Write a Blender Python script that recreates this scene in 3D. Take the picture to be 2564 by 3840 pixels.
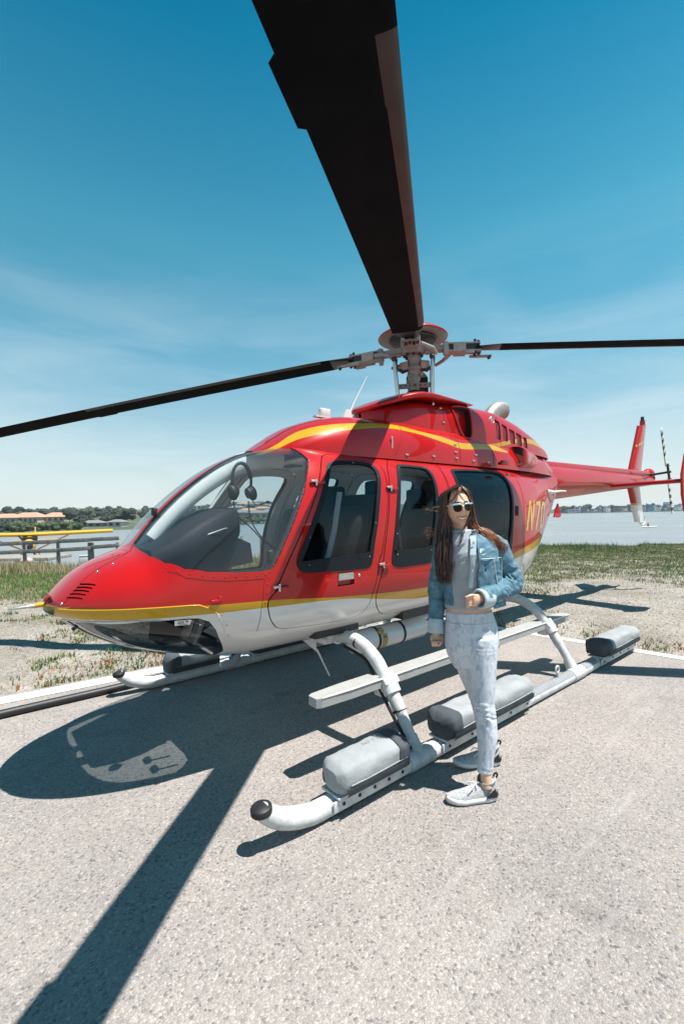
import bpy, bmesh, math, random
import numpy as np
from mathutils import Vector, Matrix, noise
from mathutils.geometry import delaunay_2d_cdt
random.seed(7); RNG = np.random.default_rng(7)
R = math.radians
scene = bpy.context.scene
for o in list(bpy.data.objects): bpy.data.objects.remove(o)
C = scene.collection
# ------------------------------------------------------------------ camera
# world axes: +X the helicopter's nose, +Y its left side, +Z up, origin on the ground under the mast
cam_d = bpy.data.cameras.new('camera'); cam = bpy.data.objects.new('camera', cam_d); C.objects.link(cam)
cr, cu, cd = Vector((-0.7682, 0.6399, -0.0193)), Vector((-0.0127, 0.0149, 0.9998)), Vector((-0.6401, -0.7683, 0.0033))
M = Matrix.Identity(4)
for i in range(3):
    M[i][0], M[i][1], M[i][2] = cr[i], cu[i], -cd[i]
CAM = Vector((3.5867, 3.1344, 1.5646))
M.translation = CAM
cam.matrix_world = M
cam_d.sensor_fit = 'VERTICAL'; cam_d.sensor_height = 36.0; cam_d.sensor_width = 24.0
cam_d.lens = 1725.6 / 3840 * 36
cam_d.clip_start = 0.05; cam_d.clip_end = 20000
scene.camera = cam
scene.render.resolution_x, scene.render.resolution_y = 683, 1024
# ------------------------------------------------------------------ sky and sun
SUN = Vector((-0.18855, 0.29242, 0.93752)).normalized()
SUN_EL = math.asin(SUN.z); SUN_ROT = math.atan2(SUN.x, SUN.y)
world = bpy.data.worlds.new('World'); scene.world = world; world.use_nodes = True
nt = world.node_tree; nt.nodes.clear()
def N(tree, kind, **kw):
    n = tree.nodes.new(kind)
    for k, v in kw.items():
        if k.startswith('i_'):
            key = k[2:]
            n.inputs[int(key) if key.isdigit() else key.replace('_', ' ')].default_value = v
        else: setattr(n, k, v)
    return n
def L(tree, a, b): tree.links.new(a, b)
sky = N(nt, 'ShaderNodeTexSky', sky_type='NISHITA', sun_disc=False, sun_elevation=SUN_EL, sun_rotation=SUN_ROT,
        altitude=0.0, air_density=1.1, dust_density=0.25, ozone_density=1.5)
bg = N(nt, 'ShaderNodeBackground'); bg.inputs[1].default_value = 0.05
out = N(nt, 'ShaderNodeOutputWorld')
# thin cirrus: stretched noise on the view direction, only low above the horizon
tc = N(nt, 'ShaderNodeTexCoord'); sep = N(nt, 'ShaderNodeSeparateXYZ'); L(nt, tc.outputs['Generated'], sep.inputs[0])
mp = N(nt, 'ShaderNodeMapping'); mp.inputs['Scale'].default_value = (1.6, 1.6, 8.5); mp.inputs['Rotation'].default_value = (0.12, -0.1, 0.3)
L(nt, tc.outputs['Generated'], mp.inputs[0])
nz = N(nt, 'ShaderNodeTexNoise'); nz.inputs['Scale'].default_value = 1.35; nz.inputs['Detail'].default_value = 7; nz.inputs['Roughness'].default_value = .58; nz.inputs['Distortion'].default_value = .5
L(nt, mp.outputs[0], nz.inputs['Vector'])
r1 = N(nt, 'ShaderNodeMapRange'); r1.inputs[1].default_value = .40; r1.inputs[2].default_value = .72; L(nt, nz.outputs[0], r1.inputs[0])
r2 = N(nt, 'ShaderNodeMapRange'); r2.inputs[1].default_value = .52; r2.inputs[2].default_value = .03; L(nt, sep.outputs[2], r2.inputs[0])
mm = N(nt, 'ShaderNodeMath', operation='MULTIPLY'); L(nt, r1.outputs[0], mm.inputs[0]); L(nt, r2.outputs[0], mm.inputs[1])
mm2 = N(nt, 'ShaderNodeMath', operation='MULTIPLY'); L(nt, mm.outputs[0], mm2.inputs[0]); mm2.inputs[1].default_value = .52
mix = N(nt, 'ShaderNodeMixRGB'); mix.inputs[2].default_value = (9.6, 10.6, 11.0, 1)
L(nt, mm2.outputs[0], mix.inputs[0])
# the clear sky deepens to teal with height, and pales in the moist air low over the bay
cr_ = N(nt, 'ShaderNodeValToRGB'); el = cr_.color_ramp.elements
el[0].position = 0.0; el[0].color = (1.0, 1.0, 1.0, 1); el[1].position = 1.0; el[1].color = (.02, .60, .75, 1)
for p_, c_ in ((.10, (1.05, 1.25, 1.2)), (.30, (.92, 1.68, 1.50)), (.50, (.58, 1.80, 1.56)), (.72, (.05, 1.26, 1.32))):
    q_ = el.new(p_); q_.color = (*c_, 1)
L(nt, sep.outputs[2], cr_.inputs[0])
hz_ = N(nt, 'ShaderNodeMapRange'); hz_.inputs[1].default_value = .36; hz_.inputs[2].default_value = -.02; hz_.inputs[4].default_value = .85; L(nt, sep.outputs[2], hz_.inputs[0])
hp_ = N(nt, 'ShaderNodeMath', operation='POWER'); hp_.inputs[1].default_value = 1.5; L(nt, hz_.outputs[0], hp_.inputs[0])
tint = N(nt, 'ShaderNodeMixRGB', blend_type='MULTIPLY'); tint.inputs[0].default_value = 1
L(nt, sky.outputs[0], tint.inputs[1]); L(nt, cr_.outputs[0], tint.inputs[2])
pale = N(nt, 'ShaderNodeMixRGB'); pale.inputs[2].default_value = (9.2, 10.4, 10.8, 1); L(nt, hp_.outputs[0], pale.inputs[0]); L(nt, tint.outputs[0], pale.inputs[1])
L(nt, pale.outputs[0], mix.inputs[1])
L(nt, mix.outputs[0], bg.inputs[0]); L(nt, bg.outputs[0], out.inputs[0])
sl = bpy.data.lights.new('sun', 'SUN'); sl.energy = 5.0; sl.angle = R(0.53); sl.color = (1.0, 0.965, 0.92)
so = bpy.data.objects.new('sun', sl); C.objects.link(so); so.location = SUN * 60
so.rotation_euler = SUN.to_track_quat('Z', 'Y').to_euler()
scene.view_settings.view_transform = 'Standard'; scene.view_settings.look = 'None'
scene.view_settings.exposure = 0.86; scene.view_settings.gamma = 1; scene.view_settings.use_curve_mapping = False
scene.render.engine = 'CYCLES'
scene.cycles.max_bounces = 10; scene.cycles.transparent_max_bounces = 16; scene.cycles.glossy_bounces = 4
scene.cycles.caustics_reflective = False; scene.cycles.caustics_refractive = False
# ------------------------------------------------------------------ materials
def mat(name, col, rough=.5, metal=0., coat=0., var=0., vscale=8., bump=0., bscale=60., spec=None, col2=None, thr=(.35, .65), wear=None, detail=5, sheen=0.):
    m = bpy.data.materials.new(name); m.use_nodes = True; t = m.node_tree
    b = t.nodes['Principled BSDF']
    c = (*col, 1)
    b.inputs['Base Color'].default_value = c; b.inputs['Roughness'].default_value = rough; b.inputs['Metallic'].default_value = metal
    b.inputs['Coat Weight'].default_value = coat; b.inputs['Coat Roughness'].default_value = .04
    if sheen: b.inputs['Sheen Weight'].default_value = sheen
    if spec is not None: b.inputs['Specular IOR Level'].default_value = spec
    tc = N(t, 'ShaderNodeTexCoord')
    if var or col2:
        n = N(t, 'ShaderNodeTexNoise'); n.inputs['Scale'].default_value = vscale; n.inputs['Detail'].default_value = detail; n.inputs['Roughness'].default_value = .6
        L(t, tc.outputs['Object'], n.inputs['Vector'])
        mr = N(t, 'ShaderNodeMapRange'); mr.inputs[1].default_value, mr.inputs[2].default_value = thr; L(t, n.outputs[0], mr.inputs[0])
        mx = N(t, 'ShaderNodeMixRGB'); L(t, mr.outputs[0], mx.inputs[0])
        mx.inputs[1].default_value = c
        mx.inputs[2].default_value = (*(col2 or [min(1, v * (1 - var)) for v in col]), 1)
        L(t, mx.outputs[0], b.inputs['Base Color'])
        if var:
            rr = N(t, 'ShaderNodeMapRange'); rr.inputs[3].default_value = max(0.02, rough - .05); rr.inputs[4].default_value = min(1, rough + .08)
            L(t, n.outputs[0], rr.inputs[0]); L(t, rr.outputs[0], b.inputs['Roughness'])
    if bump:
        n2 = N(t, 'ShaderNodeTexNoise'); n2.inputs['Scale'].default_value = bscale; n2.inputs['Detail'].default_value = 4
        L(t, tc.outputs['Object'], n2.inputs['Vector'])
        bp = N(t, 'ShaderNodeBump'); bp.inputs['Strength'].default_value = bump; bp.inputs['Distance'].default_value = .01
        L(t, n2.outputs[0], bp.inputs['Height']); L(t, bp.outputs[0], b.inputs['Normal'])
    return m
def glass(name, tint, refl=1.0, rough=0.0, glare_veil=0.):
    m = bpy.data.materials.new(name); m.use_nodes = True; t = m.node_tree; t.nodes.clear()
    o = N(t, 'ShaderNodeOutputMaterial'); tr = N(t, 'ShaderNodeBsdfTransparent'); tr.inputs[0].default_value = (*tint, 1)
    gl = N(t, 'ShaderNodeBsdfGlossy'); gl.inputs['Roughness'].default_value = rough
    fr = N(t, 'ShaderNodeLayerWeight'); fr.inputs[0].default_value = .5
    pw = N(t, 'ShaderNodeMath', operation='POWER'); pw.inputs[1].default_value = 4.5; L(t, fr.outputs['Facing'], pw.inputs[0])
    mu = N(t, 'ShaderNodeMath', operation='MULTIPLY_ADD'); mu.inputs[1].default_value = .85 * refl; mu.inputs[2].default_value = .04 * refl; L(t, pw.outputs[0], mu.inputs[0])
    mx = N(t, 'ShaderNodeMixShader'); L(t, mu.outputs[0], mx.inputs[0]); L(t, tr.outputs[0], mx.inputs[1]); L(t, gl.outputs[0], mx.inputs[2])
    if glare_veil:   # white diffuse veil put in for sun glint and scratch haze
        df = N(t, 'ShaderNodeBsdfDiffuse'); df.inputs[0].default_value = (.8, .8, .8, 1); md = N(t, 'ShaderNodeMixShader'); md.inputs[0].default_value = glare_veil
        L(t, mx.outputs[0], md.inputs[1]); L(t, df.outputs[0], md.inputs[2]); mx = md
    L(t, mx.outputs[0], o.inputs[0]); return m
RED = mat('red paint', (.40, .0058, .0045), .35, spec=.12, coat=.75, var=.12, vscale=3)
YEL = mat('yellow paint', (.50, .28, .008), .35, spec=.15, coat=.7, var=.1, vscale=4)
WHT = mat('white paint', (.64, .63, .615), .32, coat=.7, var=.06, vscale=3)
SKIDW = mat('white skid paint', (.58, .585, .58), .5, var=.28, vscale=14, bump=.05)
SKIDG = mat('grey skid anti slip', (.26, .27, .28), .8, var=.2, vscale=20, bump=.4, bscale=400)
STEPM = mat('step grey paint', (.34, .335, .32), .6, var=.12, vscale=12)
BLK = mat('black rubber', (.012, .013, .015), .55, var=.2, vscale=30)
GASK = mat('black window seal', (.009, .012, .016), .5, spec=.18)
SLOT = mat('dark recess', (.006, .006, .007), .8)
INT = mat('cabin trim', (.78, .76, .72), .75, var=.1, vscale=8, bump=.1, bscale=200)
DASH = mat('dark dash vinyl', (.014, .018, .024), .6, spec=.2, var=.3, vscale=6, bump=.1, bscale=300)
SEATB = mat('black seat fabric', (.012, .013, .016), .85)
TAN = mat('tan leather', (.36, .28, .20), .6, bump=.1, bscale=120)
ALU = mat('bare aluminium', (.60, .58, .55), .38, metal=.85, var=.25, vscale=25, bump=.1, bscale=120)
PRIMER = mat('grey hub paint', (.30, .28, .265), .5, var=.25, vscale=18, bump=.1, bscale=80)
DKMET = mat('dark metal', (.05, .05, .055), .45, metal=.5, var=.3, vscale=40)
STEEL = mat('steel', (.55, .55, .55), .25, metal=1.)
BLADE = mat('blade dark grey paint', (.0038, .0048, .0062), .75, var=.25, vscale=6, spec=.05)
ABRADE = mat('blade abrasion strip', (.035, .027, .023), .42, metal=.2, var=.35, vscale=9)
BLADEB = mat('blade root black', (.010, .012, .015), .4)
CANVAS = mat('grey float canvas', (.29, .305, .31), .9, var=.16, vscale=9, bump=.45, bscale=26)
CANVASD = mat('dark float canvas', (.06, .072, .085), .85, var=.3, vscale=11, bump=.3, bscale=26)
PLACW = mat('placard white', (.7, .7, .68), .5)
PLACR = mat('placard red', (.45, .05, .05), .5)
PLACK = mat('placard print', (.12, .12, .13), .6)
LETW = mat('white stencil print', (.6, .6, .6), .6)
GLW = glass('windscreen plexiglass', (.955, .975, .98), .6, glare_veil=.010)
GLD = glass('door window plexiglass', (.82, .86, .88), .5)
GLC = glass('chin window plexiglass', (.55, .57, .58), .9)
# ------------------------------------------------------------------ mesh helpers
def tag(o, label=None, cat=None, group=None, kind=None):
    if label: o['label'] = label
    if cat: o['category'] = cat
    if group: o['group'] = group
    if kind: o['kind'] = kind
    return o
def empty(name, loc=(0, 0, 0), rz=0., parent=None):
    o = bpy.data.objects.new(name, None); C.objects.link(o); o.location = loc; o.rotation_euler = (0, 0, rz)
    o.empty_display_size = .2
    if parent: o.parent = parent
    return o
def link(name, me, parent=None, label=None):
    o = bpy.data.objects.new(name, me); C.objects.link(o)
    if parent: o.parent = parent
    if label: o['label'] = label
    return o
def copy_tree(o, parent=None):
    c = o.copy(); C.objects.link(c)
    c.parent = parent
    for ch in list(o.children): copy_tree(ch, c)
    return c
class MB:
    def __init__(s): s.v = []; s.f = []; s.mi = []; s.sm = []; s.T = Matrix.Identity(4)
    def add(s, vs, fs, mi=0, smooth=False):
        b = len(s.v)
        s.v += [tuple(s.T @ Vector(v)) for v in vs]
        for f in fs:
            s.f.append([b + i for i in f]); s.mi.append(mi); s.sm.append(smooth)
        return s
    def box(s, c, d, rot=None, mi=0, bev=0.):
        hx, hy, hz = d[0] / 2, d[1] / 2, d[2] / 2
        if bev <= 0:
            vs = [Vector((x * hx, y * hy, z * hz)) for x in (-1, 1) for y in (-1, 1) for z in (-1, 1)]
            fs = [(0, 1, 3, 2), (4, 6, 7, 5), (0, 4, 5, 1), (2, 3, 7, 6), (0, 2, 6, 4), (1, 5, 7, 3)]
            if rot is not None: vs = [rot @ v for v in vs]
            return s.add([v + Vector(c) for v in vs], fs, mi)
        bm = bmesh.new(); bmesh.ops.create_cube(bm, size=1.0)
        for v in bm.verts: v.co = Vector((v.co.x * d[0], v.co.y * d[1], v.co.z * d[2]))
        bmesh.ops.bevel(bm, geom=bm.edges[:], offset=bev, segments=2, affect='EDGES', profile=.6)
        bm.verts.index_update()
        vs = [(rot @ v.co if rot is not None else v.co) + Vector(c) for v in bm.verts]; fs = [[v.index for v in f.verts] for f in bm.faces]
        bm.free(); return s.add(vs, fs, mi, True)
    def loft(s, rings, closed=True, caps=True, mi=0, smooth=True, loop=False):
        n = len(rings[0]); vs = [p for r in rings for p in r]; fs = []
        m = len(rings)
        for i in range(m if loop else m - 1):
            for j in range(n if closed else n - 1):
                a, b2 = i * n + j, i * n + (j + 1) % n; i2 = (i + 1) % m
                fs.append((a, b2, i2 * n + (j + 1) % n, i2 * n + j))
        s.add(vs, fs, mi, smooth)
        if caps and closed and not loop:
            s.add(rings[0], [tuple(reversed(range(n)))], mi, False); s.add(rings[-1], [tuple(range(n))], mi, False)
        return s
    def tube(s, path, r, seg=12, mi=0, caps=True, up=None, flat=1., loop=False):
        P = [Vector(p) for p in path]; n = len(P)
        rr = r if isinstance(r, (list, tuple)) else [r] * n
        rings = []; u = None
        for i in range(n):
            a = P[(i - 1) % n] if (loop or i > 0) else P[i]; b = P[(i + 1) % n] if (loop or i < n - 1) else P[i]
            t = (b - a).normalized()
            if u is None:
                u = Vector(up) if up else (Vector((0, 0, 1)) if abs(t.z) < .9 else Vector((1, 0, 0)))
            u = (u - t * u.dot(t)).normalized(); w = t.cross(u)
            ri = rr[i]
            ra, rb = ri if isinstance(ri, (tuple, list)) else (ri, ri * flat)
            rings.append([P[i] + w * (ra * math.cos(k * 2 * math.pi / seg)) + u * (rb * math.sin(k * 2 * math.pi / seg)) for k in range(seg)])
        return s.loft(rings, True, caps, mi, True, loop)
    def lathe(s, prof, seg=24, mi=0, axis=None, org=(0, 0, 0), smooth=True):
        # prof: (radius, height) along axis
        ax = Vector(axis).normalized() if axis else Vector((0, 0, 1))
        u = ax.orthogonal().normalized(); w = ax.cross(u); o = Vector(org)
        rings = [[o + ax * h + (u * math.cos(k * 2 * math.pi / seg) + w * math.sin(k * 2 * math.pi / seg)) * max(r, 1e-4) for k in range(seg)] for r, h in prof]
        return s.loft(rings, True, True, mi, smooth)
    def ball(s, c, r, seg=12, ring=8, mi=0, rot=None):
        rx, ry, rz = r if isinstance(r, (tuple, list)) else (r, r, r)
        rings = []
        for i in range(ring + 1):
            a = -math.pi / 2 + math.pi * i / ring; ca = max(math.cos(a), 1e-3)
            pts = [Vector((rx * ca * math.cos(2 * math.pi * k / seg), ry * ca * math.sin(2 * math.pi * k / seg), rz * math.sin(a))) for k in range(seg)]
            rings.append([(rot @ p if rot is not None else p) + Vector(c) for p in pts])
        return s.loft(rings, True, True, mi, True)
    def prism(s, poly, axis_vec, mi=0):
        a = Vector(axis_vec); n = len(poly); P = [Vector(p) for p in poly]
        vs = P + [p + a for p in P]
        fs = [tuple(reversed(range(n))), tuple(range(n, 2 * n))] + [(i, (i + 1) % n, n + (i + 1) % n, n + i) for i in range(n)]
        return s.add(vs, fs, mi)
    def mesh(s, name, mats):
        me = bpy.data.meshes.new(name); me.from_pydata(s.v, [], s.f)
        for m in (mats if isinstance(mats, (list, tuple)) else [mats]): me.materials.append(m)
        me.polygons.foreach_set('material_index', s.mi); me.polygons.foreach_set('use_smooth', s.sm)
        me.validate(); me.update()
        return me
    def build(s, name, mats, parent=None, label=None, fix=True):
        me = s.mesh(name, mats)
        if fix:
            bm = bmesh.new(); bm.from_mesh(me); bmesh.ops.recalc_face_normals(bm, faces=bm.faces); bm.to_mesh(me); bm.free()
        return link(name, me, parent, label)
def catmull(pts, n=6, closed=False):
    P = [Vector(p) for p in pts]; out = []; m = len(P)
    for i in range(m if closed else m - 1):
        g = (lambda k: P[k % m]) if closed else (lambda k: P[min(max(k, 0), m - 1)])
        p0, p1, p2, p3 = g(i - 1), g(i), g(i + 1), g(i + 2)
        for k in range(n):
            t = k / n
            out.append(.5 * ((2 * p1) + (p2 - p0) * t + (2 * p0 - 5 * p1 + 4 * p2 - p3) * t * t + (3 * p1 - p0 - 3 * p2 + p3) * t ** 3))
    if not closed: out.append(P[-1])
    return out
def pchip(xs, ys):
    xs=np.array(xs,float); ys=np.array(ys,float)
    h=np.diff(xs); d=np.diff(ys)/h; m=np.zeros_like(ys)
    for i in range(1,len(xs)-1):
        if d[i-1]*d[i]>0:
            w1=2*h[i]+h[i-1]; w2=h[i]+2*h[i-1]; m[i]=(w1+w2)/(w1/d[i-1]+w2/d[i])
    m[0]=d[0]; m[-1]=d[-1]
    def f(x):
        x=np.clip(np.asarray(x,float),xs[0],xs[-1])
        i=np.clip(np.searchsorted(xs,x)-1,0,len(xs)-2)
        t=(x-xs[i])/h[i]
        return ((1+2*t)*(1-t)**2*ys[i]+t*(1-t)**2*h[i]*m[i]+t*t*(3-2*t)*ys[i+1]+t*t*(t-1)*h[i]*m[i+1])
    return f
NOSE=3.22
def table(pairs, nose):
    # pairs given in x (metres ahead of mast); interpolated in s=sqrt(NOSE-x) so the nose closes round
    pr=sorted([(math.sqrt(max(NOSE-x,0)),v) for x,v in pairs])
    f=pchip([p[0] for p in pr],[p[1] for p in pr])
    return lambda x: f(np.sqrt(np.maximum(NOSE-np.asarray(x,float),0)))
_w=[(NOSE,0.0)]+[(x,0.755*(1-((x-1.75)/1.47)**2.25)**0.5) for x in (3.2,3.15,3.08,3.0,2.9,2.75,2.6,2.4,2.2,2.0,1.8)]+[(1.2,.765),(.5,.765),(-.3,.755),(-.65,.74),(-.85,.715),(-1.1,.665),(-1.4,.585),(-1.8,.455),(-2.2,.335),(-2.5,.27),(-2.62,.25)]
fw=table(_w,0)
fzt=table([(NOSE,1.07),(3.195,1.115),(3.149,1.165),(3.053,1.25),(2.953,1.305),(2.826,1.352),(2.77,1.372),(2.73,1.41),(2.65,1.51),(2.55,1.62),(2.434,1.73),(2.27,1.86),(2.1,1.965),(1.95,2.03),(1.7,2.085),(1.4,2.095),(0,2.09),(-1.2,2.10),(-2.0,2.14),(-2.62,2.19)],0)
fzb=table([(NOSE,1.05),(3.195,1.02),(3.12,.97),(2.99,.87),(2.76,.75),(2.5,.665),(2.3,.62),(2.1,.60),(1.8,.60),(1.0,.605),(-.9,.61),(-1.3,.655),(-1.6,.745),(-1.97,.945),(-2.25,1.19),(-2.47,1.45),(-2.62,1.68)],0)
fzc=table([(NOSE,1.06),(3.0,1.075),(2.5,1.09),(2.0,1.11),(1.2,1.15),(-.6,1.2),(-1.0,1.27),(-1.4,1.42),(-2.0,1.68),(-2.62,1.94)],0)
fnt=table([(NOSE,2.1),(2.9,2.2),(2.5,2.3),(2.1,2.6),(1.7,3.0),(1.0,3.1),(-.6,3.1),(-1.4,2.7),(-2.62,2.1)],0)
fnb=table([(NOSE,2.0),(2.6,2.0),(2.0,2.15),(1.4,2.25),(-.6,2.25),(-1.4,2.2),(-2.62,2.1)],0)
def fus(x,ph):
    x=np.asarray(x,float); ph=np.asarray(ph,float)
    c=np.maximum(np.cos(ph),0); s=np.sin(ph); up=s>=0
    n=np.where(up,fnt(x),fnb(x)); w=fw(x); zc=fzc(x)
    hh=np.where(up,fzt(x)-zc,zc-fzb(x))
    y=w*c**(2/n); z=zc+np.sign(s)*hh*np.abs(s)**(2/n)
    # the two windscreen halves bulge a little either side of the centre post
    k=np.clip((x-1.75)/.35,0,1)*np.clip((2.78-x)/.25,0,1); k=k*k*(3-2*k)
    b=.030*k*np.where(up,np.sin(2*np.clip(ph,0,math.pi/2))**2,0)
    y=y+b*c; z=z+b*s
    return np.stack([x,y,z],-1)
def phi_of(x,z):
    # section angle of the left side at height z
    x=np.asarray(x,float); z=np.asarray(z,float); zc=fzc(x); up=z>=zc
    hh=np.where(up,fzt(x)-zc,zc-fzb(x)); n=np.where(up,fnt(x),fnb(x))
    t=np.clip(np.abs(z-zc)/np.maximum(hh,1e-6),0,1)
    return np.where(up,1,-1)*np.arcsin(t**(n/2))
def phi_y(x,y,top=True):
    n=float(fnt(x) if top else fnb(x)); return (1 if top else -1)*math.acos(min(1,(abs(y)/float(fw(x)))**(n/2)))
class Shell:
    # lofted superellipse body: half width, centre height, top, bottom, exponents along x
    def __init__(s,nose,w,zc,zt,zb,nt,nb):
        s.nose=nose
        s.w,s.zc,s.zt,s.zb,s.nt,s.nb=[ (lambda x,t=t_table(p,nose):t(x)) if not callable(p) else p for p in (w,zc,zt,zb,nt,nb)]
    def __call__(s,x,ph):
        x=np.asarray(x,float); ph=np.asarray(ph,float)
        c=np.maximum(np.cos(ph),0); sn=np.sin(ph); up=sn>=0
        n=np.where(up,s.nt(x),s.nb(x)); zc=s.zc(x)
        hh=np.where(up,s.zt(x)-zc,zc-s.zb(x))
        return np.stack([x+0*ph,s.w(x)*c**(2/n),zc+np.sign(sn)*hh*np.abs(sn)**(2/n)],-1)
    def phi(s,x,z):
        zc=s.zc(x); up=z>=zc; hh=(s.zt(x)-zc) if up else (zc-s.zb(x)); n=s.nt(x) if up else s.nb(x)
        t=min(1,abs(z-zc)/max(hh,1e-6)); return (1 if up else -1)*math.asin(float(t)**(float(n)/2))
def t_table(pairs,nose):
    pr=sorted([(math.sqrt(max(nose-x,0)),v) for x,v in pairs])
    f=pchip([p[0] for p in pr],[p[1] for p in pr])
    return lambda x: f(np.sqrt(np.maximum(nose-np.asarray(x,float),0)))
FAIR=Shell(1.93,[(1.93,0),(1.9,.16),(1.8,.30),(1.65,.40),(1.45,.47),(1.2,.515),(.5,.53),(-.6,.53),(-1.4,.47),(-2.0,.37),(-2.5,.24)],
 [(1.93,2.0),(-2.5,2.0)],[(1.93,2.03),(1.88,2.06),(1.8,2.105),(1.7,2.17),(1.5,2.285),(1.3,2.35),(1.1,2.385),(.8,2.40),(0,2.41),(-1,2.39),(-1.8,2.34),(-2.5,2.2)],
 [(1.93,1.96),(-2.5,1.96)],[(1.93,2.2),(1.2,2.6),(-2.5,2.6)],[(1.93,2),(-2.5,2)])
PYL=Shell(.74,[(.74,0),(.72,.12),(.66,.22),(.55,.30),(.35,.355),(.1,.375),(-.4,.375)],[(.74,2.25),(-.4,2.25)],[(.74,2.48),(.5,2.56),(.3,2.61),(-.4,2.63)],[(.74,2.2),(-.4,2.2)],[(.74,5),(-.4,5)],[(.74,2),(-.4,2)])
ENG=Shell(-.02,[(-.02,.37),(-.2,.40),(-.36,.45),(-.8,.46),(-1.3,.44),(-1.8,.385),(-2.2,.30),(-2.42,.20),(-2.5,.12)],[(-.02,2.22),(-2.5,2.22)],[(-.02,2.64),(-.4,2.67),(-.85,2.675),(-1.2,2.635),(-1.6,2.55),(-2.0,2.44),(-2.3,2.34),(-2.5,2.25)],[(-.02,2.15),(-2.5,2.15)],[(-.02,4.2),(-1.2,3.6),(-2.5,2.6)],[(-.02,2),(-2.5,2)])
# ------------------------------------------------------------------ panels cut out of a lofted shell
def dens(poly, closed=True, dx=.03):
    P = [np.array(p, float) for p in poly]; out = []
    m = len(P)
    for i in range(m if closed else m - 1):
        a, b = P[i], P[(i + 1) % m]; n = max(1, int(np.ceil(np.hypot(*(b - a)) / dx)))
        for k in range(n): out.append(a + (b - a) * k / n)
    if not closed: out.append(P[-1])
    return np.array(out)
def inside(pts, poly):
    x, y = pts[:, 0], pts[:, 1]; r = np.zeros(len(pts), bool)
    px, py = poly[:, 0], poly[:, 1]; j = len(poly) - 1
    for i in range(len(poly)):
        c = ((py[i] > y) != (py[j] > y))
        if c.any():
            xi = (px[j] - px[i]) * (y - py[i]) / (py[j] - py[i] + 1e-15) + px[i]
            r ^= c & (x < xi)
        j = i
    return r
def s_point(S, uv): return S(uv[:, 0], uv[:, 1])
def s_normal(S, uv, xlo=-9, xhi=9):
    e = 2e-3
    x, p = uv[:, 0], uv[:, 1]
    xa, xb = np.maximum(x - e, xlo), np.minimum(x + e, xhi)
    pa, pb = np.maximum(p - e, -math.pi / 2), np.minimum(p + e, math.pi / 2)
    tx = S(xb, p) - S(xa, p); tp = S(x, pb) - S(x, pa)
    n = np.cross(tp, tx)
    ref = np.stack([0 * p, np.cos(p), np.sin(p)], -1)
    l = np.linalg.norm(n, axis=-1, keepdims=True); bad = l[:, 0] < 1e-10
    n = n / np.maximum(l, 1e-12); n[bad] = ref[bad]
    top = np.abs(np.abs(p) - math.pi / 2) < 1e-4; n[top, 1] = 0
    n[top] /= np.maximum(np.linalg.norm(n[top], axis=-1, keepdims=True), 1e-9)
    return n
def xgrid(x0, x1, nose, dx):
    xs = []; s = math.sqrt(max(nose - x1, 0)) + .02
    while nose - s * s > x0:
        xs.append(nose - s * s); s += min(.028, dx / (2 * max(s, .05)))
    return np.array(xs)
def tri(S, outer, holes, lines, dx, dp, nose, edge=.03):
    O = dens(outer, True, edge); H = [dens(h, True, edge) for h in holes]; Ls = [dens(l, False, edge) for l in lines]
    V = []; E = []
    for P in [O] + H:
        b = len(V); V += list(P); E += [(b + i, b + (i + 1) % len(P)) for i in range(len(P))]
    for P in Ls:
        b = len(V); V += list(P); E += [(b + i, b + i + 1) for i in range(len(P) - 1)]
    B = np.array(V)
    xs = xgrid(O[:, 0].min(), O[:, 0].max(), nose, dx); ps = np.arange(O[:, 1].min(), O[:, 1].max(), dp) + dp / 2
    if len(xs) and len(ps):
        G = np.stack(np.meshgrid(xs, ps, indexing='ij'), -1).reshape(-1, 2)
        G = G[inside(G, O)]
        for h in H:
            if len(G): G = G[~inside(G, h)]
        if len(G):
            keep = np.ones(len(G), bool)
            for k in range(0, len(G), 400):
                d = np.min(np.hypot(G[k:k + 400, None, 0] - B[None, :, 0], G[k:k + 400, None, 1] - B[None, :, 1]), 1)
                keep[k:k + 400] = d > .012
            V += list(G[keep])
    r = delaunay_2d_cdt([Vector((float(a), float(b))) for a, b in V], E, [], 0, 1e-6)
    vo = np.array([(p.x, p.y) for p in r[0]]); F = np.array([f for f in r[2]])
    c = vo[F].mean(1); k = inside(c, O)
    for h in H: k &= ~inside(c, h)
    return vo, F[k]
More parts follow.
